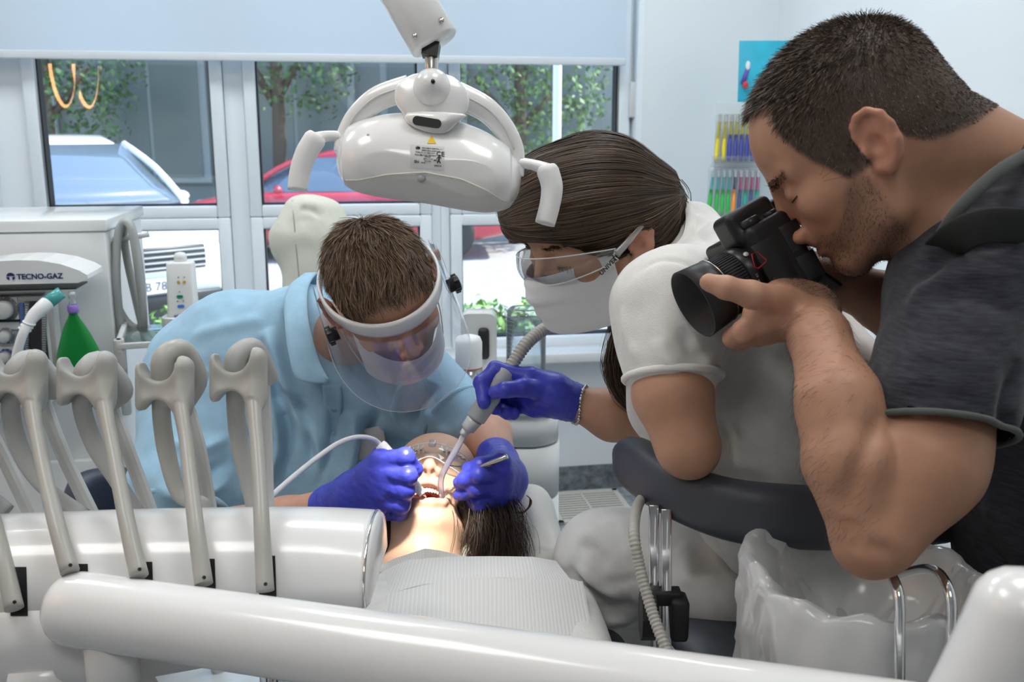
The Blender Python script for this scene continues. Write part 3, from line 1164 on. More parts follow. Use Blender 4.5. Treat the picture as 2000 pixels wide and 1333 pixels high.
mb.prism([(-hr, -0.0004), (-hr * 0.35, -0.0004), (-hr * 0.35, -hr * 0.9), (-hr * 0.85, -hr * 0.5)], lc, CX, ZV, -CY * 0.0004)
mb.prism([(hr, -0.0004), (hr * 0.85, -hr * 0.5), (hr * 0.35, -hr * 0.9), (hr * 0.35, -0.0004)], lc, CX, ZV, -CY * 0.0004)
mb.build('emblem', mat('navy_print', (0, 0, 0)), gas)
# body under the hood
MB().box(fp(-10, 652, 0.06), (240 * px2m, 0.12, 180 * px2m), (CX, CY, ZV), 0.004).build('housing', M_GREYL, gas)
MB().box(fp(-10, 741, 0.07), (240 * px2m, 0.14, 18 * px2m), (CX, CY, ZV), 0.003).build('foot', M_GREYL, gas)
MB().box(fp(40, 770, 0.06), (140 * px2m, 0.12, 40 * px2m), (CX, CY, ZV), 0.008).build('drawer', M_WSAT, gas)
MB().box(fp(-15, 613, 0.122), (105 * px2m, 0.006, 70 * px2m), (CX, CY, ZV), 0.001).build('dial_plate', mat('pale_panel', (0.70, 0.71, 0.72), 0.4), gas)
MB().box(fp(-15, 660, 0.122), (105 * px2m, 0.006, 28 * px2m), (CX, CY, ZV), 0.001).build('blue_plate', mat('blue_grey_panel', (0.25, 0.29, 0.38), 0.4), gas)
MB().box(fp(-12, 698, 0.122), (112 * px2m, 0.006, 44 * px2m), (CX, CY, ZV), 0.001).build('lower_plate', mat('pale_panel', (0, 0, 0)), gas)
for x, y, r_, rim in ((10, 604, 20, None), (12, 656, 13, None), (12, 696, 12, (0.05, 0.12, 0.35))):
    o = fp(x, y, 0.125)
    k = MB().lathe(o, -CY, [(r_ * px2m, 0), (r_ * px2m * 0.95, 0.020), (r_ * px2m * 0.85, 0.024)], 24).build('knob', M_GREYL, gas)
    rr = r_ * 1.35 * px2m
    MB().lathe(o + CY * 0.001, -CY, [(rr, 0), (rr, 0.002)], 28).build('scale_ring', mat('ring_%d' % r_, rim or (0.22, 0.22, 0.23), 0.4), k)
    mb = MB()
    for q in range(9):
        a = R(20 + 35 * q)
        mb.box(o - CY * 0.0018 + rr * 0.92 * (math.cos(a) * CX + math.sin(a) * ZV), (0.001, 0.001, 0.003), (CX, CY, ZV))
    mb.build('scale_mark', M_WSAT, k)
MB().box(fp(15, 627, 0.126), (48 * px2m, 0.006, 5 * px2m), (CX, CY, ZV)).build('slot', M_BLACK, gas)
MB().box(fp(49, 660, 0.124), (9 * px2m, 0.008, 150 * px2m), (CX, CY, ZV), 0.001).build('blue_flow_tube', mat('flow_blue', (0.08, 0.17, 0.42), 0.2), gas)
MB().box(fp(73, 652, 0.124), (36 * px2m, 0.008, 140 * px2m), (CX, CY, ZV), 0.001).build('flow_window', mat('flow_dark', (0.035, 0.035, 0.04), 0.15), gas)
for x in (52, 86):
    f = MB().tube([fp(x, 590, 0.130), fp(x, 716, 0.130)], 5 * px2m, 10).build('flow_tube', clear_mat('tube_clear', (0.8, 0.85, 0.9), 0.1, haze=0.25), gas)
    mb = MB()
    for q in range(26):
        mb.box(fp(x, 595 + q * 4.6, 0.1365), ((6 if q % 5 else 9) * px2m, 0.0004, 0.0009), (CX, CY, ZV))
    mb.build('graduation', mat('tick_white', (0.75, 0.75, 0.75), 0.5), f)
MB().ball(fp(86, 709, 0.131), 0.0045, 8).build('float_ball', mat('dark_red', (0.25, 0.04, 0.06), 0.3), gas)
MB().box(fp(103, 655, 0.124), (9 * px2m, 0.012, 165 * px2m), (CX, CY, ZV), 0.002).build('side_rail', M_GREY, gas)

# green breathing bag
bag = thing('breathing_bag', 'green rubber breathing bag hanging below the sedation unit hood', 'breathing bag', fp(165, 800, 0.19))
mb = MB()
MBt = 0.19
cc = lambda x, y, o=0.19: fp(x, y, o)
sec = [(143, 604, 8, 7), (143, 612, 8, 7), (144, 622, 12, 8), (146, 640, 22, 12), (150, 665, 34, 17), (155, 690, 43, 20), (157, 720, 44, 21), (160, 750, 38, 19), (164, 775, 27, 15), (167, 792, 17, 9), (169, 803, 6, 4)]
sec, = [[(np.array(q)) for q in sec]]
rings = []
for q in crom([np.array(q, float) for q in sec], [0] * len(sec), 3)[0]:
    x, y, w, d = q
    o = cc(x, y)
    n = 28
    rings.append([o + px2m * (w * math.cos(2 * math.pi * j / n) * (1 + 0.03 * math.sin(5 * math.pi * j / n + y * 0.08)) * CX + d * math.sin(2 * math.pi * j / n) * (1 - 0.25 * math.exp(-((j / n - 0.75) * 14) ** 2)) * -CY * -1) for j in range(n)])
mb.loft(rings)
mb.build('bladder', mat('green_rubber', (0.0, 0.22, 0.035), 0.35, vary=0.12, vscale=20), bag)
MB().lathe(cc(143, 608), ZV, [(9.5 * px2m, -0.004), (11 * px2m, 0.0), (11 * px2m, 0.012), (9 * px2m, 0.014)], 20).build('collar', mat('lilac_plastic', (0.30, 0.18, 0.60), 0.35), bag)
MB().lathe(cc(143, 597), ZV, [(7 * px2m, 0), (8 * px2m, 0.006), (5 * px2m, 0.012), (8 * px2m, 0.02), (8 * px2m, 0.03)], 18).build('connector', clear_mat('connector_clear', (0.85, 0.88, 0.9), 0.2, haze=0.3), bag)

# white breathing tube with teal connector
bt = thing('breathing_tube', 'white breathing tube with a teal end piece in front of the dials', 'tube', fp(30, 760, 0.22))
tp = [(93, 592, 0.21), (82, 602, 0.22), (66, 617, 0.23), (54, 635, 0.24), (44, 655, 0.25), (36, 680, 0.25), (30, 706, 0.25), (26, 735, 0.25)]
MB().tube([fp(*q) for q in tp], [0.0155, 0.0155, 0.0135, 0.0105, 0.0095, 0.0095, 0.0095, 0.0095], 14, sub=5).build('tubing', M_WSAT, bt)
mb = MB()
for u in range(3):
    a_, b_ = fp(57 - u * 4, 630 + u * 6, 0.238), fp(56 - u * 4, 633 + u * 6, 0.238)
    mb.tube([a_, b_], 0.0132, 14)
mb.build('ribbing', M_WSAT, bt)
MB().tube([fp(90, 595, 0.212), fp(104, 583, 0.205), fp(121, 571, 0.20)], [0.0135, 0.0145, 0.013], 16).build('end_piece', mat('teal_translucent', (0.10, 0.52, 0.50), 0.2, trans=0.3), bt)

# ------------------------------------------------------------------ glass shelf stand with handset charger
gst = thing('glass_stand', 'small stand with a glass shelf holding the white handset charger', 'stand', (PZ(345, 655, 0.93)[0], PZ(345, 655, 0.93)[1], 0))
g0 = PZ(345, 652, 0.93)
GX, GY = nrm(A(1, 0.32, 0)), nrm(A(-0.32, 1, 0))
MB().box(g0, (0.24, 0.22, 0.010), (GX, GY, ZV), 0.002).build('shelf', clear_mat('green_glass', (0.72, 0.86, 0.82), 0.12, haze=0.12, hazecol=(0.7, 0.85, 0.8)), gst)
mb = MB()
mb.box(g0 - GX * 0.121, (0.012, 0.23, 0.03), (GX, GY, ZV), 0.002)
mb.box(g0 - GY * 0.111, (0.25, 0.010, 0.014), (GX, GY, ZV), 0.002)
mb.build('rim', M_GREYL, gst)
mb = MB()
mb.box(g0 - GX * 0.121 - GY * 0.1 + A(0, 0, -0.02), (0.022, 0.026, 0.07), (GX, GY, ZV), 0.003)
mb.build('corner_bracket', mat('pinkish_grey', (0.55, 0.50, 0.50), 0.4), gst)
g1 = g0 + GX * 0.04
MB().tube([A(g1[0], g1[1], 0.03), A(g1[0], g1[1], 0.925)], 0.018, 14).build('post', M_WMETAL, gst)
MB().lathe((g1[0], g1[1], 0), ZV, [(0.20, 0), (0.20, 0.02), (0.03, 0.035)], 28).build('base', M_WMETAL, gst)

ch = thing('handset_charger', 'white handset charger with coloured buttons on the glass shelf', 'charger', PZ(360, 640, 0.936))
hb = PZ(360, 634, 0.936)
CXh = nrm(A(1, 0.12, 0))
CYh = nrm(A(-0.12, 1, 0))
k = np.linalg.norm(P(400, 600, np.dot(hb - CAM, FW)) - P(300, 600, np.dot(hb - CAM, FW))) / 100
MB().prism(rrect(78 * k, 0.085, 0.03), hb, CXh, CYh, ZV * 0.022).build('base', M_WSAT, ch)
rings = []
for z, w, d in ((0.02, 56, 0.05), (0.04, 54, 0.048), (0.15, 50, 0.042), (0.155, 46, 0.038)):
    rings.append([hb + CXh * x + CYh * (y + z * 0.06) + ZV * z for x, y in rrect(w * k, d, 0.008)])
MB().loft(rings).build('body', M_WSAT, ch)
MB().lathe(hb + ZV * 0.15 + CYh * 0.01, ZV, [(12 * k, 0), (12 * k, 0.018), (9 * k, 0.026), (2 * k, 0.028)], 18).build('dock_cap', M_WSAT, ch)
fc = lambda dx, dz: hb + CXh * dx * k - CYh * (0.0262 - dz * k * 0.06 - 0.0 * dz) + ZV * dz * k
for dx, dz, w, h, colr in ((-2, 86, 5, 5, (0.75, 0.42, 0.03)), (9, 86, 5, 5, (0.75, 0.42, 0.03)), (-1, 58, 12, 5, (0.0, 0.28, 0.16)), (0, 39, 13, 6, (0.10, 0.25, 0.75)), (-8, 20, 12, 5, (0.2, 0.2, 0.22)), (10, 22, 5, 13, (0.2, 0.2, 0.22)),
                           (-2, 95, 2, 2, (0.2, 0.2, 0.2)), (9, 95, 2, 2, (0.2, 0.2, 0.2)), (-1, 67, 2, 2, (0.2, 0.2, 0.2)), (-6, 49, 2, 2, (0.2, 0.2, 0.2)), (5, 49, 2, 2, (0.2, 0.2, 0.2))):
    MB().prism([(x, y) for x, y in rrect(w * k, h * k, min(w, h) * k / 2.05, 4)], fc(dx, dz) + CYh * 0.004, CXh, ZV, -CYh * 0.005).build('button', mat('button_%d_%d' % (colr[0] * 100, colr[2] * 100), colr, 0.35), ch)

# ------------------------------------------------------------------ cream fabric cover over a pole-mounted device
cv = thing('fabric_cover', 'cream cloth cover pulled over a tall device in front of the window', 'cover', (P(606, 500, 2.75)[0], P(606, 500, 2.75)[1], 0))
tcv = 2.75
pm = tcv / F_PX
lo, hi = P(500, 620, tcv) - A(0, 0.14, 0.05), P(710, 370, tcv) + A(0, 0.14, 0.02)
S = SDF(np.minimum(lo, hi), np.maximum(lo, hi), 0.0045)
cq = lambda x, y, dy=0.0: P(x, y, tcv) + A(0, dy, 0)
S.ell(cq(608, 410), (40 * pm, 0.055, 26 * pm), k=0)
S.cone(cq(592, 425), cq(575, 470), 40 * pm, 50 * pm, 0.03, sq=((0, 1, 0), 1.3))
S.cone(cq(640, 425), cq(650, 470), 36 * pm, 40 * pm, 0.03, sq=((0, 1, 0), 1.3))
S.cone(cq(610, 470), cq(600, 600), 62 * pm, 46 * pm, 0.04, sq=((0, 1, 0), 1.25))
v, q = S.surf(2)
v = folds(v, q, [([cq(572, 405, -0.1), cq(580, 470, -0.1), cq(585, 560, -0.1)], -0.012, 0.008), ([cq(590, 404, -0.08), cq(610, 400, -0.08), cq(630, 410, -0.08), cq(645, 418, -0.08)], -0.026, 0.012), ([cq(590, 392, -0.07), cq(615, 386, -0.07), cq(648, 396, -0.07)], 0.016, 0.016), ([cq(545, 415, -0.08), cq(558, 432, -0.09), cq(550, 455, -0.09)], -0.022, 0.012), ([cq(655, 400, -0.07), cq(668, 430, -0.08), cq(660, 480, -0.08)], -0.020, 0.014),
                 ([cq(560, 400, -0.06), cq(535, 440, -0.06), cq(530, 480, -0.06)], 0.008, 0.012), ([cq(640, 415, -0.1), cq(650, 460, -0.1), cq(640, 520, -0.1)], 0.006, 0.014),
                 ([cq(612, 425, -0.1), cq(618, 470, -0.1), cq(615, 540, -0.1)], 0.005, 0.012), ([cq(550, 430, -0.1), cq(560, 500, -0.1), cq(555, 560, -0.1)], 0.006, 0.014)])
v = v + 0.0018 * fbm(v, 9, 3)[:, None] * vnormals(v, q)
M_CLOTH = mat('cream_cloth', (0.66, 0.65, 0.56), 0.85, bump=0.15, bscale=900)
put('cloth', mesh_np('cloth', v, q), M_CLOTH, cv)
cb_ = BVHTree.FromPolygons([tuple(a_) for a_ in v], [tuple(map(int, f_)) for f_ in q])
sm_ = []
for x, y in ((571, 392), (573, 420), (576, 450), (579, 490), (583, 530), (586, 560)):
    h_ = cb_.ray_cast(Vector(CAM), Vector(nrm(P(x, y, 1) - CAM)))
    if h_[0] is not None:
        sm_.append(np.array(h_[0]))
MB().tube(sm_, 0.0016, 6, sub=4).build('seam', mat('seam_grey', (0.30, 0.29, 0.25), 0.8), cv)
b = cq(600, 600)
MB().tube([A(b[0], b[1], 0.03), A(b[0], b[1], b[2] + 0.02)], 0.022, 14).build('post', M_WMETAL, cv)
MB().lathe((b[0], b[1], 0), ZV, [(0.20, 0), (0.20, 0.02), (0.03, 0.04)], 28).build('base', M_WMETAL, cv)


# ------------------------------------------------------------------ instrument delivery unit in the foreground
def uprof(n=14):
    """section of the delivery head, (depth, height) in metres; front is -depth"""
    o = []
    for i in range(n + 1):          # rounded top from front to back
        a = math.pi - math.pi * i / n
        o.append((0.055 * math.cos(a), 0.030 * math.sin(a)))
    return o


unit = thing('delivery_unit', 'white dental delivery unit holding a row of grey whip arms', 'dental unit', (P(300, 1160, 1.0)[0], P(300, 1160, 1.0)[1], 0))
# upper shell: tube-like body
ax_pts = [(-160, 1090, 0.985), (0, 1082, 1.0), (250, 1070, 1.015), (560, 1062, 1.02), (700, 1064, 1.015), (724, 1065, 1.013)]
rings = []
hgt = [72, 70, 68, 64, 60, 57]
axp, hg = crom([P(*q) for q in ax_pts], hgt, 4)
for p_, h_ in zip(axp, hg):
    h_ = h_ * 1.0 / F_PX
    pr = []
    n = 16
    for i in range(n + 1):
        a = math.pi * (1 - i / n)
        pr.append(p_ + A(0, 1, 0) * 0.075 * math.cos(a) + ZV * h_ * (2 * math.sin(a) ** 0.8 - 1) * 1.0)
    rings.append(pr + [p_ + A(0, 0.075, -h_ * 1.15), p_ + A(0, -0.072, -h_ * 1.15)])
us_ = MB().loft(rings)
us_.build('upper_shell', M_WHITE, unit)
# end cap with a polished rim
e, eh = axp[-1], hg[-1] / F_PX
rim = []
for sc, dx in ((1.0, 0), (1.0, 0.004), (0.93, 0.008), (0.6, 0.011), (0.1, 0.012)):
    rim.append([e + A(dx, 0, 0) + (p_ - e) * sc for p_ in rings[-1]])
MB().loft(rim).build('end_cap', M_WHITE, unit)
MB().tube([p_ + A(0.003, 0, 0) for p_ in rings[-1]], 0.0016, 6, closed=True).build('cap_rim', M_CHROME, unit)
# lower shell
rings2 = []
for x, y, t, hw, z0 in ((-160, 1155, 0.985, 0.085, 0.115), (0, 1150, 1.0, 0.085, 0.105), (250, 1135, 1.015, 0.082, 0.10), (480, 1125, 1.02, 0.075, 0.085), (620, 1120, 1.015, 0.070, 0.095), (680, 1116, 1.013, 0.062, 0.075), (706, 1112, 1.01, 0.055, 0.05), (722, 1108, 1.01, 0.04, 0.022)):
    p_ = P(x, y, t)
    rings2.append([p_ + A(0, dy, dz - z0 / 2 + 0.012) for dy, dz in rrect(2 * hw, z0, min(0.04, z0 * 0.45), 6)])
ls_ = MB().loft(rings2)
ls_.build('lower_shell', M_WSAT, unit)
from mathutils.bvhtree import BVHTree
unit_bvh = BVHTree.FromPolygons(us_.v + ls_.v, us_.f + [[i + len(us_.v) for i in f] for f in ls_.f])


def on_unit(px, py, off=0.0008):
    d = nrm(P(px, py, 1.0) - CAM)
    h = unit_bvh.ray_cast(Vector(CAM), Vector(d))
    return np.array(h[0]) - d * off if h[0] is not None else P(px, py, 0.94)

MB().lathe(P(95, 1296, 0.99), -ZV, [(0.055, -0.02), (0.055, 0.012), (0.045, 0.02), (0.03, 0.022)], 30).build('swivel_cap', M_WHITE, unit)


# ------------------------------------------------------------------ whip arms
M_ARM = mat('whip_arm_grey', (0.42, 0.42, 0.395), 0.33)
M_HOSEW = mat('pale_ribbed_hose', (0.58, 0.59, 0.57), 0.4)
labels = ['grey whip arm at the far end of the delivery unit, holder out of sight', 'grey whip arm below the sedation unit dials, hose ball in its cradle', 'grey whip arm in front of the green breathing bag',
          'grey whip arm with a tall hose loop standing out of its cradle', 'grey whip arm nearest the blue shirt placket, hose arching to one side']
# slot pixel, arm path, head centre, hose path (front), rear tube
arms = [
    dict(slot=(36, 1156), arm=[(28, 1190, .925), (8, 1100, .945), (-18, 1000, .98), (-50, 880, 1.02), (-75, 790, 1.05)], head=(-95, 740), rear=[(-60, 770), (0, 880), (65, 1016)], hose=[(-110, 800), (-85, 870), (-50, 940), (15, 1000)]),
    dict(slot=(156, 1150), arm=[(137, 1118, .925), (112, 1030, .95), (90, 940, .985), (72, 850, 1.02), (60, 790, 1.05)], head=(32, 742), rear=[(78, 765), (120, 880), (182, 1010)], hose=[(20, 795), (40, 880), (85, 950), (165, 1008)]),
    dict(slot=(282, 1146), arm=[(272, 1126, .925), (252, 1040, .95), (232, 940, .985), (215, 850, 1.02), (200, 790, 1.05)], head=(168, 745), rear=[(215, 790), (250, 880), (297, 1008)], hose=[(160, 795), (185, 870), (225, 935), (270, 1006)]),
    dict(slot=(404, 1140), arm=[(398, 1142, .925), (384, 1040, .95), (372, 940, .985), (362, 850, 1.02), (350, 790, 1.05)], head=(320, 755), rear=[(365, 790), (390, 880), (412, 1006)], hose=[(315, 800), (325, 880), (350, 965), (395, 985), (402, 1002)]),
    dict(slot=(522, 1134), arm=[(518, 1155, .925), (512, 1040, .95), (507, 940, .985), (500, 850, 1.02), (493, 790, 1.05)], head=(464, 738), rear=[(512, 700), (518, 850), (522, 1004)], hose=[(460, 790), (468, 870), (488, 960), (498, 1004)]),
]
for i, a in enumerate(arms):
    hx, hy = a['head']
    th = 1.06
    root = thing('whip_arm', labels[i], 'whip arm', P(a['arm'][0][0], a['arm'][0][1], a['arm'][0][2]))
    # black slot in the shell, seen round the foot of the arm
    sx, sy = a['slot']
    MB().loft([[on_unit(sx + u * 17 + 3 * (w - 0.5), sy + (w - 0.5) * 96) for u in (-1, -0.5, 0, 0.5, 1)] for w in np.linspace(0, 1, 9)], closed=False, caps=False).build('slot_liner', M_BLACK, root)
    MB().tube([P(*q) for q in a['arm']], [0.0088, 0.0082, 0.0076, 0.0074, 0.0085], 14, sub=5).build('arm', M_ARM, root)
    foot = P(a['arm'][0][0] + 1, a['arm'][0][1] - 14, a['arm'][0][2] - 0.0095)
    MB().lathe(foot, A(0, -1, 0), [(0.0018, 0), (0.0018, 0.0012)], 10).build('screw', M_BLACK, root)
    # holder head: waisted plate with a cradle on top and an arch below
    sc = th / F_PX
    c = P(hx, hy, th)
    S = SDF(c - A(0.05, 0.07, 0.10), c + A(0.06, 0.04, 0.055), 0.0013)
    X_, Y_, Z_ = A(1, 0, 0), FW, UP
    ax3 = np.array([X_, Y_, Z_])
    S.box(c, (51 * sc, 0.017, 53 * sc), ax3, 0.011)
    S.cone(c + X_ * 36 * sc + Z_ * 38 * sc, c + X_ * 38 * sc - Z_ * 55 * sc, 17 * sc, 13 * sc, 0.014)
    S.cone(P(*a['arm'][4]) + Z_ * 0.012, P(*a['arm'][3]), 15 * sc, 12.5 * sc, 0.016)
    S.cone(c - X_ * 5 * sc + Z_ * 46 * sc - Y_ * 0.05, c - X_ * 5 * sc + Z_ * 46 * sc + Y_ * 0.05, 35 * sc, None, 0.005, 's')
    S.cone(c - X_ * 8 * sc - Z_ * 58 * sc - Y_ * 0.05, c - X_ * 8 * sc - Z_ * 58 * sc + Y_ * 0.05, 33 * sc, None, 0.005, 's')
    S.ell(c - X_ * 4 * sc - Y_ * 0.022 + Z_ * 2 * sc, (36 * sc, 0.010, 30 * sc), ax3, 0.006, 's')
    v, q = S.surf(1)
    put('holder', mesh_np('holder', v, q), M_ARM, root)
    # hose: up behind the plate, over the cradle, and down at the back
    loop = 0.040 if i == 3 else (0.032 if i == 4 else 0.021)
    hp = [P(x, y, 1.075) for x, y in reversed(a['hose'])]
    top = c + Z_ * 30 * sc + Y_ * 0.004
    hp += [c - X_ * 5 * sc + Y_ * 0.012 - Z_ * 15 * sc, top - X_ * 4 * sc + Z_ * (loop - 0.028), top + Y_ * 0.025 + X_ * (0.010 if i >= 3 else 0.004) + Z_ * (loop - 0.018), top + Y_ * 0.045 + X_ * 0.022 + Z_ * (loop - 0.05)]
    hp += [P(a['rear'][0][0], a['rear'][0][1], 1.125)]
    m = len(hp)
    MB().tube(hp, [0.0085] * (len(a['hose']) - 2) + [0.0100] * 2 + [0.0125] * (m - len(a['hose']) - 2) + [0.0105, 0.0085], 14, sub=6).build('hose', M_GREYH if i != 3 else M_ARM, root)
    rp = [hp[-1]] + [P(x, y, tt) for (x, y), tt in zip(a['rear'], (1.125, 1.12, 1.10))]
    MB().tube(rp, 0.0082, 10, sub=5, smooth=False).build('instrument_tube', M_HOSEW, root)

# ------------------------------------------------------------------ thick white tray arm across the front
ta = thing('tray_arm', 'thick white tubular tray arm running across the foreground', 'tray arm', (P(215, 1330, .9)[0], P(215, 1330, .9)[1], 0))
pts = [(150, 1190, .93), (400, 1226, .90), (800, 1285, .84), (1200, 1345, .78), (1600, 1405, .72), (2100, 1480, .66)]
pp, rr = crom([P(*q) for q in pts], [0.0355] * 6, 4)
d0 = nrm(pp[1] - pp[0])
end = [pp[0] - d0 * 0.0355 * math.sin(R(a)) * 0.85 for a in (88, 75, 60, 45, 30, 15)]
er = [0.0355 * math.cos(R(a)) for a in (88, 75, 60, 45, 30, 15)]
MB().tube(end + pp, er + rr, 36).build('tube', M_WHITE, ta)
_s = P(156, 1247, .915)
MB().tube([_s, _s + A(0.012, -0.001, -0.006)], 0.0032, 8).build('screw_hole', M_BLACK, ta)
p0 = P(214, 1240, .925)
MB().lathe(p0, -ZV, [(0.024, 0), (0.024, 0.05), (0.022, 0.055), (0.022, p0[2] - 0.03)], 26).build('post', M_WSAT, ta)
MB().lathe(A(p0[0], p0[1], 0), ZV, [(0.10, 0), (0.10, 0.025), (0.03, 0.04)], 28).build('base', M_WMETAL, ta)
p1 = P(180, 1330, .97)
MB().prism([(-0.035, 0.055), (0.02, 0.055), (0.06, -0.05), (-0.06, -0.05)], p1 + A(0, 0.0, -0.02), A(1, 0, 0), ZV, A(0, 0.05, 0)).build('bracket', M_WSAT, ta)

# white rounded arm at the lower right
sa = thing('support_arm', 'white rounded support arm in front of the dark shirt', 'support arm', (P(1950, 1300, .66)[0], P(1950, 1300, .66)[1], 0.0))
pts = [P(1995, 1195, .55), P(1960, 1270, .555), P(1900, 1390, .565), P(1800, 1560, .58)]
d0 = nrm(pts[1] - pts[0])
pp, rr = crom(pts, [0.0275] * 4, 4)
end = [pp[0] - d0 * 0.025 * math.sin(R(a)) for a in (88, 70, 50, 30, 12)]
er = [0.0275 * math.cos(R(a)) for a in (88, 70, 50, 30, 12)]
MB().tube(end + pp, er + rr, 32).build('tube', M_WHITE, sa)
b = pts[-1]
MB().tube([b, A(b[0], b[1], 0.02)], 0.028, 20).build('post', M_WMETAL, sa)
MB().lathe(A(b[0], b[1], 0), ZV, [(0.12, 0), (0.12, 0.02), (0.03, 0.04)], 24).build('base', M_WMETAL, sa)

# ------------------------------------------------------------------ dental lamp
TL = 1.08
sl = TL / F_PX
lamp = thing('dental_lamp', 'white dental operating lamp with two side grips above the patient', 'lamp', P(838, 400, TL))
roll = R(-9)
LX = math.cos(roll) * RT + math.sin(roll) * UP
LZ = -math.sin(roll) * RT + math.cos(roll) * UP
LY = FW
lq = lambda x, y, d=0.0: P(x, y, TL + d)
# shell
lo = lq(640, 440) - A(0, 0.10, 0.02)
hi = lq(1040, 200) + A(0, 0.14, 0.02)
S = SDF(np.minimum(lo, hi), np.maximum(lo, hi), 0.0017)
tx = np.array([LX, LY, LZ])
S.ell(lq(838, 318, 0.01), (150 * sl, 0.060, 92 * sl), tx)
S.ell(lq(738, 318, 0.0), (72 * sl, 0.046, 62 * sl), tx, 0.04)
S.ell(lq(942, 352, 0.0), (66 * sl, 0.046, 62 * sl), tx, 0.04)
S.box(lq(838, 347, 0.0), (160 * sl, 0.046, 46 * sl), tx, 0.030, 0.03)
S.cone(lq(700, 275, 0.0), lq(690, 285, 0.0), 0.012, 0.012, 0.02)
S.cone(lq(975, 322, 0.0), lq(985, 330, 0.0), 0.012, 0.012, 0.02)
S.half(lq(838, 394, 0.0) + FW * 0.0, nrm(0.45 * FW - 0.95 * LZ), 0.014)
vf, qf = S.surf(2)
# split in glossy cap and satin lower bezel along the curved seam
pxy = (vf - CAM)
dep = pxy @ FW
px_ = 1000 + F_PX * (pxy @ RT) / dep
py_ = 666.5 - F_PX * (pxy @ UP) / dep
seam = np.interp(px_, [660, 700, 760, 830, 900, 950, 985, 1010], [352, 352, 341, 337, 350, 372, 394, 392])
below = (py_ > seam)
fb = below[qf].all(1)


def submesh(v, q, keep):
    q2 = q[keep]
    u, inv = np.unique(q2, return_inverse=True)
    return v[u], inv.reshape(-1, 4)


put('shell', mesh_np('shell', *submesh(vf, qf, ~fb)), M_WHITE, lamp)
put('bezel', mesh_np('bezel', *submesh(vf, qf, fb)), mat('lamp_bezel', (0.62, 0.63, 0.62), 0.5), lamp)
for x, y in ((695, 337), (962, 372), (720, 265), (963, 299)):
    MB().lathe(lq(x, y, -0.046 if 700 < x < 940 else -0.036), -FW, [(0.0016, 0), (0.0016, 0.004)], 8).build('screw', M_BLACK if y > 330 else M_GREYL, lamp)
# hub: a flat shield with a lower lip that carries the sensor slot
hub_o = [(773, 168), (792, 152), (818, 142), (875, 145), (898, 160), (916, 184), (914, 218), (894, 236), (868, 262), (808, 250), (787, 222), (771, 200)]
lip_o = [(790, 219), (911, 222), (893, 238), (868, 262), (810, 251)]


def shield(pts, steps):
    cx, cy = np.mean([p_[0] for p_ in pts]), np.mean([p_[1] for p_ in pts])
    sm, _ = crom([A(x, y) for x, y in pts], [0] * len(pts), 3, True)
    sm = [0.5 * A(*q_) + 0.25 * (A(*sm[i - 1]) + A(*sm[(i + 1) % len(sm)])) for i, q_ in enumerate(sm)]
    return MB().loft([[lq(cx + (x - cx) * k, cy + (y - cy) * k, d) for x, y in sm] for k, d in steps])


hub = shield(hub_o, ((0.97, 0.022), (1.0, 0.018), (1.0, -0.026), (0.985, -0.031), (0.94, -0.035))).build('hub', M_WHITE, lamp)
shield(lip_o, ((1.0, -0.010), (1.02, -0.030), (1.0, -0.046), (0.93, -0.050))).build('hub_lip', M_WHITE, hub)
MB().prism([(x, y) for x, y in rrect(54 * sl, 17 * sl, 8 * sl, 6)], lq(834, 239, -0.0503), LX, LZ, -FW * 0.001).build('sensor_slot', M_BLACK, hub)
MB().ball(lq(844, 172, -0.030), (36 * sl, 0.026, 36 * sl), 28, tx).build('dome', M_WHITE, lamp)
MB().lathe(lq(846, 160, -0.0545), -FW, [(4 * sl, 0), (4 * sl, 0.003)], 12).build('screw_hole', M_BLACK, lamp)
# yoke
for name, path in (('yoke', [(800, 172), (740, 192), (700, 225), (678, 262), (668, 300)]), ('yoke', [(890, 184), (946, 212), (983, 250), (1004, 295), (1006, 345)])):
    d = [-0.012, -0.008, -0.004, 0.0, 0.0]
    pts = [lq(x, y, dd) for (x, y), dd in zip(path, d)]
    y_ = MB().tube(pts, [0.0150, 0.0140, 0.0125, 0.0115, 0.0100], 14, sub=6, flat=(FW, 0.62)).build(name, M_WHITE, lamp)
    MB().tube([p_ - FW * 0.0088 for p_ in pts[:-1]], 0.0012, 6, sub=6).build('groove', M_GREYL, y_)
# grips
for path, stub in (([(615, 272), (598, 300), (586, 335), (581, 372)], [(672, 268), (640, 266), (618, 272)]), ([(1070, 334), (1078, 365), (1074, 400), (1064, 438)], [(1008, 318), (1040, 322), (1068, 332)])):
    MB().tube([lq(x, y) for x, y in stub], [0.0065, 0.006, 0.008], 10, sub=3, flat=(FW, 1.0)).build('grip_stub', M_WHITE, lamp)
    pts = [lq(x, y, -0.004) for x, y in path]
    g = MB().tube([pts[0] - nrm(pts[1] - pts[0]) * 0.006] + pts, [0.009, 0.0125, 0.0122, 0.0115, 0.0112], 20, sub=5).build('grip', M_WSAT, lamp)
# rating plate and warning triangle on the shell
shell_bvh = BVHTree.FromPolygons([tuple(p_) for p_ in vf], [tuple(map(int, q_)) for q_ in qf])


def on_shell(px, py, off=0.0006):
    d = nrm(P(px, py, 1.0) - CAM)
    hit = shell_bvh.ray_cast(Vector(CAM), Vector(d))
    return np.array(hit[0]) - d * off


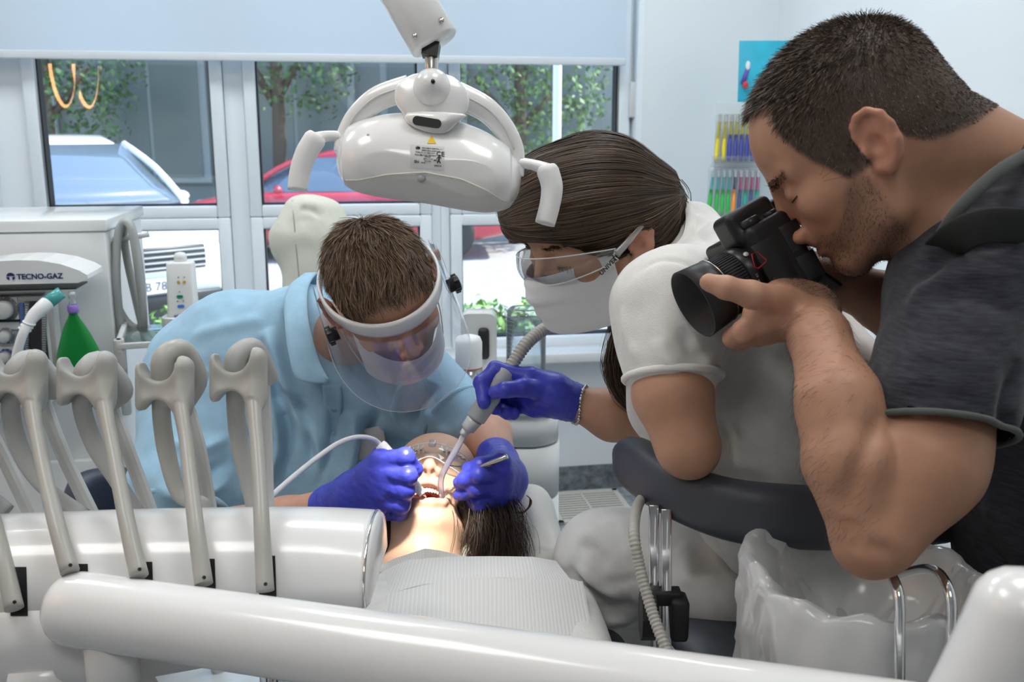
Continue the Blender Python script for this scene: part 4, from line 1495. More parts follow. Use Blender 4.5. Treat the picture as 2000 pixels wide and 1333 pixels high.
sx_ = np.linspace(676, 990, 40)
MB().tube([on_shell(x, np.interp(x, [660, 700, 760, 830, 900, 950, 985, 1010], [352, 352, 341, 337, 350, 372, 394, 392]), -0.0003) for x in sx_], 0.0011, 6).build('seam', mat('seam_cream', (0.75, 0.74, 0.66), 0.3), lamp)
MB().lathe(on_shell(823, 348, -0.0005), -FW, [(0.0048, 0), (0.0048, 0.0012)], 16).build('sensor', mat('sensor_grey', (0.42, 0.43, 0.43), 0.4), lamp)
mb = MB()
tri = [on_shell(*q) for q in ((843, 264), (834, 280), (852, 280))]
mb.add(tri + [p_ + FW * 0.001 for p_ in tri], [(0, 1, 2), (0, 3, 4, 1), (1, 4, 5, 2), (2, 5, 3, 0)])
mb.build('warning_triangle', mat('warning_yellow', (0.85, 0.55, 0.02), 0.4), lamp)
mb = MB()
gx, gy = 8, 6
grid = [[on_shell(801 + 67 * i / gx, 282 + 46 * j / gy + 5 * i / gx, 0.0003) for i in range(gx + 1)] for j in range(gy + 1)]
mb.loft(grid, closed=False, caps=False)
plate = mb.build('rating_plate', mat('plate_sticker', (0.70, 0.71, 0.71), 0.4), lamp)
PR = mat('print_black', (0.03, 0.03, 0.03), 0.5)
for k, (txt, x, y, sz) in enumerate((('DIPLOMAT DENTAL s.r.o.', 824, 290, 3.6), ('VRBOVSKA CESTA 17', 823, 294.5, 3.6), ('921 01 PIESTANY', 822, 299, 3.6), ('SLOVAK REPUBLIC', 821, 303.5, 3.6), ('TYPE:', 811, 298.5, 4.0), ('POWER:', 810, 303.5, 4.0),
                                      ('XENOS', 829, 307, 3.4), ('MAX. 12 VA', 827, 311, 3.4), ('24 V DC', 829, 315.5, 3.4), ('CE', 852, 304.5, 13), ('SN', 809, 318, 7), ('1010', 822, 319, 4), ('MD', 847, 315, 5), ('2020-10', 848, 325, 4))):
    o = on_shell(x, y, 0.0007)
    o2 = on_shell(x + 20, y + 1.5, 0.0007)
    o3 = on_shell(x, y - 10, 0.0007)
    put('print', text_mesh(txt, o, o2 - o, o3 - o, sz * sl, 0.00005, bold=0.00004 if sz < 6 else 0.0001), PR, plate)
mb = MB()
for a_, b_, w_ in (((858, 306), (857, 313), 1.3), ((857, 306), (862, 309), .8), ((857, 306), (853, 310), .8), ((857, 313), (860, 319), 1.0), ((857, 313), (854, 319), 1.0), ((813, 287), (813, 291), 1.0), ((816, 286), (816, 291), 1.4), ((819, 287), (819, 291), 1.4)):
    mb.tube([on_shell(*a_), on_shell(*b_)], w_ * sl, 6)
mb.ball(on_shell(858, 304), 1.6 * sl, 8)
mb.build('symbol', PR, plate)
# pin and ceiling arm
MB().lathe(lq(843, 140), UP, [(13 * sl, -0.003), (13.5 * sl, 0.0), (13.5 * sl, 42 * sl), (12 * sl, 44 * sl)], 20).build('pin', M_STEEL, lamp)
a0, a1 = lq(850, 86, 0.0), lq(764, -60, 0.01)
ar = []
D_ = nrm(a1 - a0)
nx = nrm(np.cross(D_, FW))
for u in (0.0, 0.02, 1.0, 3.0):
    c = a0 + (a1 - a0) * u
    k = (0.92 if u == 0 else 1.0)
    ar.append([c + nx * x * k + FW * y * k for x, y in rrect(0.056, 0.050, 0.022, 6)])
arm_top = a0 + (a1 - a0) * 3.0
MB().loft(ar).build('arm', M_WHITE, lamp)
MB().box(lq(842, 98, 0.0), (0.018, 0.02, 0.016), tx).build('joint', M_BLACK, lamp)
for k in (-1, 1):
    MB().lathe(a0 + nx * 0.017 * k + D_ * 0.012 - FW * 0.0245, -FW, [(0.003, 0), (0.003, 0.001)], 10).build('rivet', M_STEEL, lamp)
MB().tube([arm_top, A(arm_top[0], arm_top[1], CEIL)], 0.03, 18).build('ceiling_post', M_WHITE, lamp)
# the light it gives: towards the mouth
ld = bpy.data.lights.new('lamp_beam', 'SPOT')
ld.energy = 34.0
ld.color = (1.0, 0.93, 0.80)
ld.spot_size = R(17)
ld.spot_blend = 0.25
ld.shadow_soft_size = 0.03
lo_ = bpy.data.objects.new('lamp_beam', ld)
COL.objects.link(lo_)
src = lq(838, 372, 0.055)
tgt = P(838, 985, 1.40)
lo_.parent = lamp
lo_.matrix_parent_inverse = WORLDM[lamp.name].inverted()
lo_.location = tuple(src)
lo_.rotation_euler = Vector(tuple(tgt - src)).to_track_quat('-Z', 'Y').to_euler()
mb = MB()
lens_n = nrm(tgt - src)
for dx in (-0.05, 0.0, 0.05):
    mb.lathe(src + LX * dx - lens_n * 0.012, lens_n, [(0.022, 0), (0.022, 0.004), (0.015, 0.008), (0.002, 0.009)], 20)
mb.build('lens', mat('lamp_lens', (0.9, 0.9, 0.85), 0.1, emit=(1, 0.93, 0.8), estr=4.0), lamp)


# ------------------------------------------------------------------ white water unit behind the patient's head
wu = thing('water_unit', 'white rounded water unit column behind the patient', 'dental unit', (P(990, 800, 2.05)[0], P(990, 800, 2.05)[1], 0))
UZ = PZ(1000, 792, 0.83)
uy = UZ[1]
ux0, ux1 = P(862, 800, 2.0)[0], P(1098, 800, 2.0)[0]
ucx, uw = (ux0 + ux1) / 2, ux1 - ux0
uc = A(ucx, uy + 0.14, 0)


def ublock(name, z0, z1, w, d, m, r=0.07, parent=wu, dx=0.0):
    return MB().prism(rrect(w, d, r, 8), uc + A(dx, 0, z0), A(1, 0, 0), A(0, 1, 0), ZV * (z1 - z0), smooth=True).build(name, m, parent)


ublock('column', 0.0, 0.62, uw, 0.34, M_WSAT)
ublock('shoulder', 0.625, 0.74, uw, 0.34, M_WSAT)
ublock('neck_band', 0.745, 0.815, uw * 0.985, 0.335, M_WMETAL)
ublock('top_plate', 0.815, 0.832, uw * 1.0, 0.35, M_WHITE)
pp = P(1000, 960, 1.94)
MB().box(A(P(985, 960, 1.93)[0], uc[1] - 0.171, 0.47), (0.10, 0.006, 0.30), None, 0.003).build('dark_panel', mat('slate_panel', (0.16, 0.18, 0.20), 0.35), wu)
kc = P(972, 848, 1.72)
k = MB().lathe(kc, P(930, 832, 1.80) - kc, [(0.017, 0), (0.0185, 0.002), (0.0185, 0.045), (0.013, 0.05), (0.010, 0.12)], 26).build('swivel_knob', M_BLACK, wu)

# distilled water bottle
UT = 0.8335
wb = thing('water_bottle', 'clear upturned water bottle beside the suction hose', 'bottle', A(P(1028, 795, 2.1)[0], uc[1] + 0.05, UT))
bc = A(P(1029, 700, 2.13)[0], uc[1] + 0.07, UT)
br = 41 * 2.13 / F_PX
M_BOT = clear_mat('bottle_clear', (0.94, 0.97, 0.985), 0.08, haze=0.08, hazecol=(0.85, 0.92, 1.0))
bh = P(1029, 617, 2.13)[2] - UT
MB().lathe(bc, ZV, [(br * 0.9, 0.0), (br, 0.006), (br, bh - 0.022), (br * 0.93, bh - 0.006), (br * 0.80, bh), (br * 0.70, bh - 0.004), (0.001, bh - 0.006)], 36).build('wall', M_BOT, wb)
MB().lathe(bc, ZV, [(br * 0.88, 0.004), (br * 0.96, 0.008), (br * 0.96, bh * 0.84), (0.001, bh * 0.84)], 32).build('water', clear_mat('water_clear', (0.94, 0.975, 0.99), 0.03, haze=0.05, hazecol=(0.8, 0.9, 1.0)), wb)
mb = MB()
for k in range(14):
    a0_, a1_ = R(200), R(200 + (34 if k % 5 else 50))
    z = 0.03 + k * bh * 0.055
    mb.tube([bc + A(1.005 * br * math.cos(a0_ + (a1_ - a0_) * u / 6), 1.005 * br * math.sin(a0_ + (a1_ - a0_) * u / 6), z) for u in range(7)], 0.0006, 4)
mb.build('scale_marks', mat('scale_grey', (0.2, 0.24, 0.28), 0.5), wb)

# grey dispenser with a clear cup under its spout
dp = thing('cup_dispenser', 'grey dispenser with a clear filter bowl under its hood', 'dispenser', A(P(925, 790, 2.1)[0], uc[1], UT))
dc = A(P(930, 700, 2.08)[0], uc[1] + 0.06, UT)
dh = P(930, 633, 2.1)[2] - UT
dw = 74 * 2.08 / F_PX
MB().prism([(x, y + dh / 2) for x, y in rrect(dw, dh, 0.018, 6)], dc + A(0, -0.01, 0), A(1, 0, 0), ZV, A(0, 0.07, 0), smooth=True).build('housing', M_GREYL, dp)
fc_ = A(P(911, 790, 2.0)[0], uc[1] - 0.075, UT)
fr_ = 28 * 1.98 / F_PX
MB().lathe(fc_, ZV, [(fr_ * 1.02, 0), (fr_ * 1.02, 0.005)], 28).build('cup_base', M_STEEL, dp)
MB().lathe(fc_ + A(0, 0, 0.005), ZV, [(fr_ * 0.95, 0), (fr_, 0.006), (fr_, 0.06)], 28).build('filter_bowl', clear_mat('cup_clear', (0.92, 0.95, 0.96), 0.12, haze=0.08), dp)
MB().lathe(fc_ + A(0, 0, 0.02), ZV, [(fr_ * 0.3, 0), (fr_ * 0.4, 0.01), (fr_ * 0.65, 0.035), (fr_ * 0.65, 0.04)], 22).build('filter_insert', M_WSAT, dp)
MB().lathe(fc_ + A(0, 0, 0.066), ZV, [(fr_, 0), (fr_, 0.055), (fr_ * 0.85, 0.066), (fr_ * 0.4, 0.070)], 28).build('filter_head', M_WSAT, dp)
MB().lathe(fc_ + A(0, 0, 0.063), ZV, [(fr_ * 1.005, 0), (fr_ * 1.005, 0.003)], 28).build('seal_ring', mat('red_ring', (0.40, 0.10, 0.08), 0.4), dp)
MB().box(dc + A(0.012, -0.012, 0.09), (0.026, 0.02, 0.075), None, 0.009).build('slot', M_BLACK, dp)

# ------------------------------------------------------------------ assistant's stool
st = thing('operator_stool', 'slate grey stool with a curved wraparound backrest behind the white polo', 'stool', (P(1410, 1230, 1.05)[0], P(1410, 1230, 1.05)[1] + 0.05, 0))
M_SLATE = mat('slate_leatherette', (0.050, 0.056, 0.072), 0.45, bump=0.05, bscale=350)
top = [(1222, 848, 1.210), (1262, 862, 1.150), (1330, 905, 1.085), (1430, 935, 1.045), (1570, 948, 1.035), (1700, 952, 1.050), (1800, 954, 1.080), (1876, 962, 1.140)]
bot = [(1226, 946, 1.210), (1262, 978, 1.150), (1335, 1022, 1.085), (1440, 1060, 1.045), (1570, 1074, 1.035), (1700, 1073, 1.050), (1800, 1066, 1.080), (1872, 1056, 1.140)]
tp, _ = crom([P(*q) for q in top], [0] * 8, 5)
bp_, _ = crom([P(*q) for q in bot], [0] * 8, 5)
rings = []
m = len(tp)
for i in range(m):
    a_, b_ = tp[i], bp_[i]
    c_ = (a_ + b_) / 2
    zz = nrm(a_ - b_)
    hh = np.linalg.norm(a_ - b_) / 2
    tg = nrm(tp[min(i + 1, m - 1)] - tp[max(i - 1, 0)])
    nn = nrm(np.cross(tg, zz))
    e_ = min(i, m - 1 - i)
    k = [0.55, 0.85, 0.97, 1.0][min(e_, 3)]
    th_ = 0.022 * (0.5 if e_ == 0 else 1)
    rings.append([c_ + zz * x * k + nn * y for x, y in rrect(2 * hh, 2 * th_, th_ * 0.95, 5)])
MB().loft(rings).build('backrest', M_SLATE, st)
for x, dy in ((1277, 0.0), (1298, -0.012)):
    MB().box((P(x - 2, 990, 1.085) + P(x + 2, 1272, 1.085)) / 2 + A(0, dy, 0), (0.011, 0.008, np.linalg.norm(P(x, 985, 1.085) - P(x, 1275, 1.085))), np.array([RT, FW, UP]), 0.001).build('backrest_bar', M_CHROME, st)
MB().box(P(1290, 1165, 1.075), (0.045, 0.02, 0.016), None, 0.002).build('clamp', M_BLACKM, st)
kc = P(1258, 1203, 1.065)
mb = MB()
mb.prism([(0.021 * math.cos(R(a)), 0.024 * math.sin(R(a)) * 1.15) for a in range(0, 360, 45)], kc - RT * 0.004, FW, UP, RT * 0.016)
mb.build('clamp_knob', M_BLACKM, st)
MB().box(P(1325, 1205, 1.075), (0.02, 0.03, 0.05), None, 0.005).build('bracket', M_BLACKM, st)
sc_ = P(1585, 1225, 1.20)
zs = sc_[2]
mb = MB()
S = SDF(sc_ - A(0.25, 0.22, 0.06), sc_ + A(0.25, 0.22, 0.06), 0.005)
S.ell(sc_, (0.185, 0.17, 0.042), k=0)
S.half(sc_ - A(0, 0, 0.03), (0, 0, -1), 0.01)
v, q = S.surf(1)
put('seat', mesh_np('seat', v, q), M_SLATE, st)
MB().tube([sc_ - A(0, 0, 0.03), A(sc_[0], sc_[1], 0.09)], 0.025, 16).build('gas_lift', M_CHROME, st)
for k in range(5):
    a = R(72 * k + 20)
    e_ = A(sc_[0] + 0.20 * math.cos(a), sc_[1] + 0.20 * math.sin(a), 0.07)
    lg_ = MB().tube([A(sc_[0], sc_[1], 0.10), e_], [0.02, 0.014], 10).build('base_leg', M_CHROME, st)
    MB().lathe(e_ - A(0, 0.012, 0.042), A(0, 1, 0), [(0.027, 0), (0.027, 0.024)], 16).build('castor', M_BLACKM, lg_)

# grey spiral suction hose hanging beside the stool
sh = thing('spiral_hose', 'grey spiral hose hanging over the chrome bars of the stool', 'hose', P(1310, 1270, 1.0))


def spiral(path, r, name, parent, pitch=0.0042, m=None, sub=14):
    pts, _ = crom([np.asarray(q, float) for q in path], [0] * len(path), sub)
    L = np.cumsum([0] + [np.linalg.norm(pts[i + 1] - pts[i]) for i in range(len(pts) - 1)])
    n = int(L[-1] / pitch * 4)
    u = np.linspace(0, L[-1], n)
    pp_ = np.stack([np.interp(u, L, [p_[k] for p_ in pts]) for k in range(3)], 1)
    rad = [r * (1.0 if j % 4 in (0, 1) else 0.86) for j in range(n)]
    return MB().tube(list(pp_), rad, 14).build(name, m or M_GREYH, parent)


M_SPIRAL = mat('spiral_hose_grey', (0.42, 0.41, 0.38), 0.45)
hp = [(1262, 965, 1.16), (1245, 990, 1.09), (1238, 1040, 1.02), (1250, 1110, 1.005), (1272, 1190, .99), (1298, 1262, .97), (1330, 1345, .95), (1380, 1450, .93)]
spiral([P(*q) for q in hp], 0.0062, 'tubing', sh, m=M_SPIRAL)
e_ = P(1380, 1450, .93)
MB().tube([e_, A(e_[0], e_[1], 0.0)], 0.006, 10).build('lower_run', M_SPIRAL, sh)

# ------------------------------------------------------------------ spittoon bowl with plastic liner, chrome spouts, console
bw = thing('spittoon_bowl', 'white round spittoon bowl under the plastic liner', 'bowl', (P(1690, 1130, .95)[0], P(1690, 1130, .95)[1], 0))
BC = P(1692, 1130, 0.95)
BR = 0.105
MB().lathe(BC, ZV, [(0.02, -0.075), (0.06, -0.068), (0.088, -0.045), (0.098, -0.01), (BR - 0.004, 0.0), (BR, -0.004), (BR, -0.012), (0.103, -0.05), (0.09, -0.085), (0.05, -0.10), (0.035, -0.11), (0.035, -0.30)], 48).build('basin', mat('ceramic_white', (0.84, 0.85, 0.85), 0.15, coat=0.6), bw)
MB().tube([BC - A(0, 0, 0.28), A(BC[0], BC[1], 0.0)], 0.035, 20).build('column', M_WMETAL, bw)

ln = thing('bin_liner', 'crumpled translucent white plastic bag lining the spittoon bowl', 'plastic bag', BC - A(0, 0, 0.12))
n = 160
prof = [(0.004, -0.066), (0.045, -0.062), (0.075, -0.045), (0.088, -0.018), (0.094, 0.004), (0.103, 0.010), (0.111, 0.004), (0.112, -0.015), (0.113, -0.04), (0.110, -0.07), (0.108, -0.10), (0.110, -0.128)]
prof, _ = crom([A(*p_) for p_ in prof], [0] * len(prof), 3)
vs = []
m = len(prof)
for i, (r_, z_) in enumerate(prof):
    s = i / (m - 1)
    a = np.arange(n) / n * 2 * math.pi
    amp = 0.10 * np.clip((s - 0.35) * 2, 0.05, 1)
    w = (np.sin(a * 3 + 1.0) * 0.35 + np.sin(a * 7 + 2 + 3 * s) * 0.35 + np.abs(np.sin(a * 9.5 + 1.3 * np.sin(a * 2) + 4 * s)) * 0.8 - 0.4)
    bulge = 0.012 * np.exp(-((a - R(155)) / 0.5) ** 2) + 0.010 * np.exp(-((a - R(215)) / 0.35) ** 2)
    rr_ = r_ * (1 + amp * 0.55 * w * (0.4 + s)) + bulge * (1 if s > 0.35 else 0)
    up_ = 0.012 * np.exp(-((a - R(130)) / 0.6) ** 2) + 0.010 * np.exp(-((a - R(60)) / 0.4) ** 2) + 0.006 * np.exp(-((a - R(172)) / 0.2) ** 2)
    zz = z_ + up_ * math.exp(-((s - 0.45) / 0.16) ** 2) + 0.010 * np.sin(a * 5 + 0.7) * max(0, s - 0.6) * 2.5 + 0.004 * np.sin(a * 11 + 9 * s) * (0.3 + s)
    zz = zz - 0.022 * np.clip(np.sin(a * 2 - 0.9), 0, 1) * max(0, s - 0.7) * 3
    vs.append(np.stack([BC[0] + rr_ * np.cos(a), BC[1] + rr_ * np.sin(a), BC[2] + zz], 1))
v = np.concatenate(vs)
q = [(i * n + j, i * n + (j + 1) % n, (i + 1) * n + (j + 1) % n, (i + 1) * n + j) for i in range(m - 1) for j in range(n)]
v = v + 0.0022 * fbm(v, 28, 5, 2)[:, None] * vnormals(v, np.array(q))
put('film', mesh_np('film', v, np.array(q)), clear_mat('thin_polythene', (0.97, 0.98, 0.98), 0.04, haze=0.80, rough=0.18, hazecol=(0.97, 0.98, 0.98), gmax=0.3), ln)

for path, lab in (([(1757, 1360, .82), (1757, 1250, .825), (1757, 1185, .83), (1750, 1142, .84), (1733, 1116, .87), (1714, 1110, .905), (1703, 1126, .91)], 'chrome spout pipe ending above the bowl, under the elbow'),
                  ([(1856, 1360, .82), (1857, 1250, .825), (1858, 1185, .83), (1850, 1145, .838), (1832, 1119, .855), (1806, 1112, .88), (1775, 1118, .91), (1755, 1124, .93)], 'chrome rinsing pipe bent low over the bowl rim')):
    sp = thing('water_spout', lab, 'spout', (P(*path[0])[0], P(*path[0])[1], 0))
    MB().tube([P(*q) for q in path], 0.0046, 14, sub=6).build('pipe', M_CHROME, sp)
    e_ = P(*path[0])
    MB().tube([e_, A(e_[0], e_[1], 0)], 0.0046, 12).build('riser', M_CHROME, sp)
cs = thing('side_console', 'white console with a round touch button behind the bowl', 'console', (P(1930, 1110, 1.15)[0], P(1930, 1110, 1.15)[1], 0))
k0 = P(1915, 1100, 1.16)
MB().box(A(k0[0] + 0.02, k0[1] + 0.05, k0[2] / 2), (0.16, 0.26, k0[2]), None, 0.02).build('body', M_WHITE, cs)
bt_ = MB().lathe(A(k0[0] - 0.012, k0[1] - 0.012, k0[2]), ZV, [(0.013, 0), (0.013, 0.0012), (0.0005, 0.0014)], 24).build('button', M_GREYL, cs)
mb = MB()
b0 = A(k0[0] - 0.012, k0[1] - 0.012, k0[2] + 0.0018)
for a_, b_ in (((-.005, .004), (.005, .004)), ((-.004, .004), (-.003, -.005)), ((.004, .004), (.003, -.005)), ((-.003, -.005), (.003, -.005))):
    mb.tube([b0 + A(*a_, 0), b0 + A(*b_, 0)], 0.0005, 5)
mb.build('symbol', M_BLACKM, bt_)

# ------------------------------------------------------------------ counter along the right wall
ct = thing('worktop', 'long white worktop along the side wall', 'worktop', W(S_R - 0.23, 0.81, -1.3))
mb = MB()
wbox(mb, S_R - 0.46, S_R, 0.81, 0.85, -2.7, -0.02, 0.004)
mb.build('board', M_WHITE, ct)
for k in range(4):
    o0 = -0.06 - 0.65 * k
    cb = thing('base_cabinet', ('white base cabinet under the worktop, below the toothbrush display', 'white base cabinet under the worktop, below the phone', 'white base cabinet under the worktop, behind the stool', 'white base cabinet at the room end of the worktop')[k], 'cabinet', W(S_R - 0.2, 0, o0 - 0.32))
    mb = MB()
    wbox(mb, S_R - 0.42, S_R, 0.10, 0.808, o0 - 0.645, o0)
    mb.build('body', M_WMETAL, cb)
    mb = MB()
    wbox(mb, S_R - 0.44, S_R - 0.422, 0.11, 0.80, o0 - 0.64, o0 - 0.005, 0.002)
    d_ = mb.build('door', M_WHITE, cb)
    mb = MB()
    wbox(mb, S_R - 0.455, S_R - 0.442, 0.70, 0.712, o0 - 0.42, o0 - 0.22, 0.003)
    mb.build('handle', M_STEEL, d_)
ctz = 0.85


def cbox(name, label, cat, px, py, w, d, h, m, rot=0.1, parts=None):
    c_ = PZ(px, py, ctz)
    X = A(math.cos(rot), math.sin(rot), 0)
    Y = A(-math.sin(rot), math.cos(rot), 0)
    t_ = thing(name, label, cat, c_)
    return t_, c_, X, Y


t_, c_, X, Y = cbox('notebook_pack', 'small box with a red lid and green base on the worktop', 'box', 1653, 596, 0, 0, 0, None)
MB().box(c_ + A(0, 0, 0.010), (0.085, 0.06, 0.02), (X, Y, ZV), 0.001).build('base', mat('green_card', (0.01, 0.24, 0.10), 0.5), t_)
MB().box(c_ + A(0, 0, 0.035), (0.085, 0.06, 0.030), (X, Y, ZV), 0.001).build('lid', mat('red_card', (0.50, 0.09, 0.03), 0.5), t_)
t_, c_, X, Y = cbox('dish', 'small white dish with a sloped face on the worktop', 'dish', 1692, 634, 0, 0, 0, None)
MB().lathe(c_, ZV, [(0.032, 0), (0.045, 0.014), (0.047, 0.018), (0.043, 0.018), (0.03, 0.006)], 26).build('bowl', M_WHITE, t_)
MB().box(c_ + A(0, 0.01, 0.022), (0.06, 0.03, 0.006), (X, Y, nrm(ZV - 0.4 * Y)), 0.002).build('insert', M_GREYL, t_)
t_, c_, X, Y = cbox('gold_edged_phone', 'flat grey phone with a gold edge on the worktop', 'phone', 1700, 670, 0, 0, 0, None)
MB().prism(rrect(0.12, 0.07, 0.02), c_ + A(0, 0, 0.0), X, Y, ZV * 0.014, True).build('rim', mat('gold_edge', (0.70, 0.55, 0.30), 0.3, metal=0.7), t_)  # phone lying on the worktop, built as a thin gold-edged plate
MB().prism(rrect(0.114, 0.064, 0.018), c_ + A(0, 0, 0.0142), X, Y, ZV * 0.002, True).build('face', mat('grey_face', (0.45, 0.48, 0.50), 0.3), t_)

# ------------------------------------------------------------------ toothbrush display
ds = thing('toothbrush_display', 'card display stand with a blue header and two shelves for toothbrushes', 'display stand', PZ(1450, 540, ctz))
TD = 3.22
sd = TD / F_PX
hc = P(1495, 145, TD + 0.05)
DX, DZ, DY = RT, nrm(A(0, 0.08, 1)), nrm(A(0, 1, -0.08))
M_HEAD = mat('header_cyan', (0.03, 0.42, 0.58), 0.35, vary=0.25, vscale=6)
zb = PZ(1450, 520, ctz)
cx_, cz_ = P(1496, 260, TD + 0.05), None
MB().box(P(1500, 160, TD + 0.05), (118 * sd, 0.008, 158 * sd), (DX, DY, DZ), 0.001).build('header_card', M_HEAD, ds)
ht = (P(1500, 200, TD + 0.06)[2] - ctz)
MB().box(A(P(1470, 300, TD + 0.06)[0], P(1470, 300, TD + 0.06)[1] + 0.01, ctz + ht / 2), (150 * sd, 0.01, ht), None, 0.001).build('back_board', mat('display_board', (0.55, 0.62, 0.66), 0.4), ds)
hd = ds.children[0]
mb = MB()
for (x0, y0, x1, y1, w_) in ((1463, 118, 1478, 98, 2.2), (1450, 165, 1464, 122, 4.5)):
    mb.tube([P(x0, y0, TD + 0.040), P(x1, y1, TD + 0.040)], w_ * sd, 8, flat=(FW, 0.15))
mb.build('brush_print', mat('print_purple', (0.12, 0.10, 0.42), 0.4), hd)
mb = MB()
for (x, y, w_, h_) in ((1479, 94, 4, 10), (1461, 128, 5, 9)):
    mb.ball(P(x, y, TD + 0.036), (w_ * sd, 0.002, h_ * sd), 10)
mb.build('brush_head_print', mat('print_white', (0.8, 0.85, 0.88), 0.4), hd)
MB().box(P(1456, 106, TD + 0.040), (13 * sd, 0.003, 14 * sd), (DX, DY, DZ)).build('logo_box', mat('print_white', (0, 0, 0)), hd)
mb = MB()
for dx_, dz_, w_ in ((-3, 3, 4), (3, 3, 4), (-3, -2.5, 3), (2.5, -2.5, 5)):
    mb.box(P(1456 + dx_, 106 - dz_, TD + 0.0375), (w_ * sd, 0.001, 3 * sd), (DX, DY, DZ))
mb.build('logo_mark', mat('logo_blue', (0.35, 0.55, 0.62), 0.4), hd)
MB().ball(P(1456, 166, TD + 0.037), (6 * sd, 0.002, 7 * sd), 10).build('red_dot_print', mat('print_red', (0.6, 0.05, 0.08), 0.4), hd)
for y0, w_, dpt in ((322, 100, 0.03), (430, 112, 0.0)):
    MB().box(P(1440, y0 + 3, TD - 0.02 + dpt), (w_ * sd, 0.07, 0.006), None, 0.001).build('shelf', clear_mat('acrylic', (0.95, 0.97, 0.98), 0.06, haze=0.12), ds)
    MB().box(P(1440, y0 - 8, TD - 0.055 + dpt), (w_ * sd, 0.002, 0.03), None).build('shelf_lip', clear_mat('acrylic'), ds)
c_ = lambda k: mat('brush_col_%d' % k, [(0.75, 0.60, 0.02), (0.05, 0.06, 0.35), (0.03, 0.45, 0.08), (0.08, 0.55, 0.65), (0.85, 0.30, 0.05), (0.60, 0.05, 0.25), (0.05, 0.10, 0.22), (0.30, 0.18, 0.45), (0.02, 0.35, 0.30)][k], 0.35)
rows = [(225, 318, [(0, 0), (0, 0), (0, 1), (0, 1), (0, 1), (0, 1), (0, 1)], 1404, 11.2, TD + 0.0, 'yellow'), (333, 424, [(3, 2), (3, 2), (3, 2), (3, 2), (6, 4), (5, 6), (5, 8), (5, 6), (5, 8)], 1390, 11.0, TD - 0.03, 'mixed')]
blab = {'00': 'yellow toothbrush on the upper display shelf', '01': 'yellow and navy toothbrush on the upper display shelf', '32': 'green toothbrush with a turquoise head on the lower shelf',
        '64': 'orange toothbrush with a dark head on the lower display shelf', '56': 'navy and pink toothbrush on the lower display shelf', '58': 'teal and pink toothbrush on the lower display shelf'}
for y0, y1, cols, x0, dx, tt, nm in rows:
    for k, (ca, cb_) in enumerate(cols):
        x = x0 + k * dx
        lean = -6 if k == 0 else -3
        b0, b1 = P(x + lean, y1 - 1, tt), P(x + 2, y0, tt + 0.012)
        nth = ('first', 'second', 'third', 'fourth', 'fifth', 'sixth', 'seventh')
        lab = blab['%d%d' % (ca, cb_)]
        if nm == 'yellow':
            lab += ', ' + nth[k] + ' from the window end'
        elif ca != 6:
            lab += ', ' + nth[abs(k - 4) - 1] + ' from the orange one'
        t_ = thing('toothbrush', lab, 'toothbrush', b0, 'toothbrush packs')
        f = lambda u: b0 + (b1 - b0) * u
        MB().tube([f(0.02), f(0.3), f(0.58)], [3.6 * sd, 4.4 * sd, 3.4 * sd], 8, sub=3).build('handle', c_(cb_), t_)
        MB().tube([f(0.56), f(0.8), f(0.98)], [3.2 * sd, 2.4 * sd, 3.2 * sd], 8, sub=3).build('neck', c_(ca), t_)
        MB().box(f(0.92) - FW * 0.007, (4 * sd, 0.010, 13 * sd), None).build('bristles', mat('bristle', (0.7, 0.75, 0.8), 0.6), t_)
        MB().box(f(0.5) + FW * 0.002, (10.2 * sd, 0.016, 94 * sd), None, 0.003).build('pack', clear_mat('blister', (0.97, 0.98, 0.98), 0.06, haze=0.06), t_)


# ------------------------------------------------------------------ people: shared builders
M_SKIN = mat('skin', (0.5, 0.3, 0.2), 0.48, sss=0.12, bump=0.10, bscale=420, attr=True, vary=0.05, vscale=60)
M_HAIRB = mat('scalp_hair', (0.05, 0.035, 0.025), 0.5, attr=True)
M_GLOVE = mat('blue_nitrile', (0.045, 0.055, 0.46), 0.38, bump=0.12, bscale=160, vary=0.08, vscale=25)


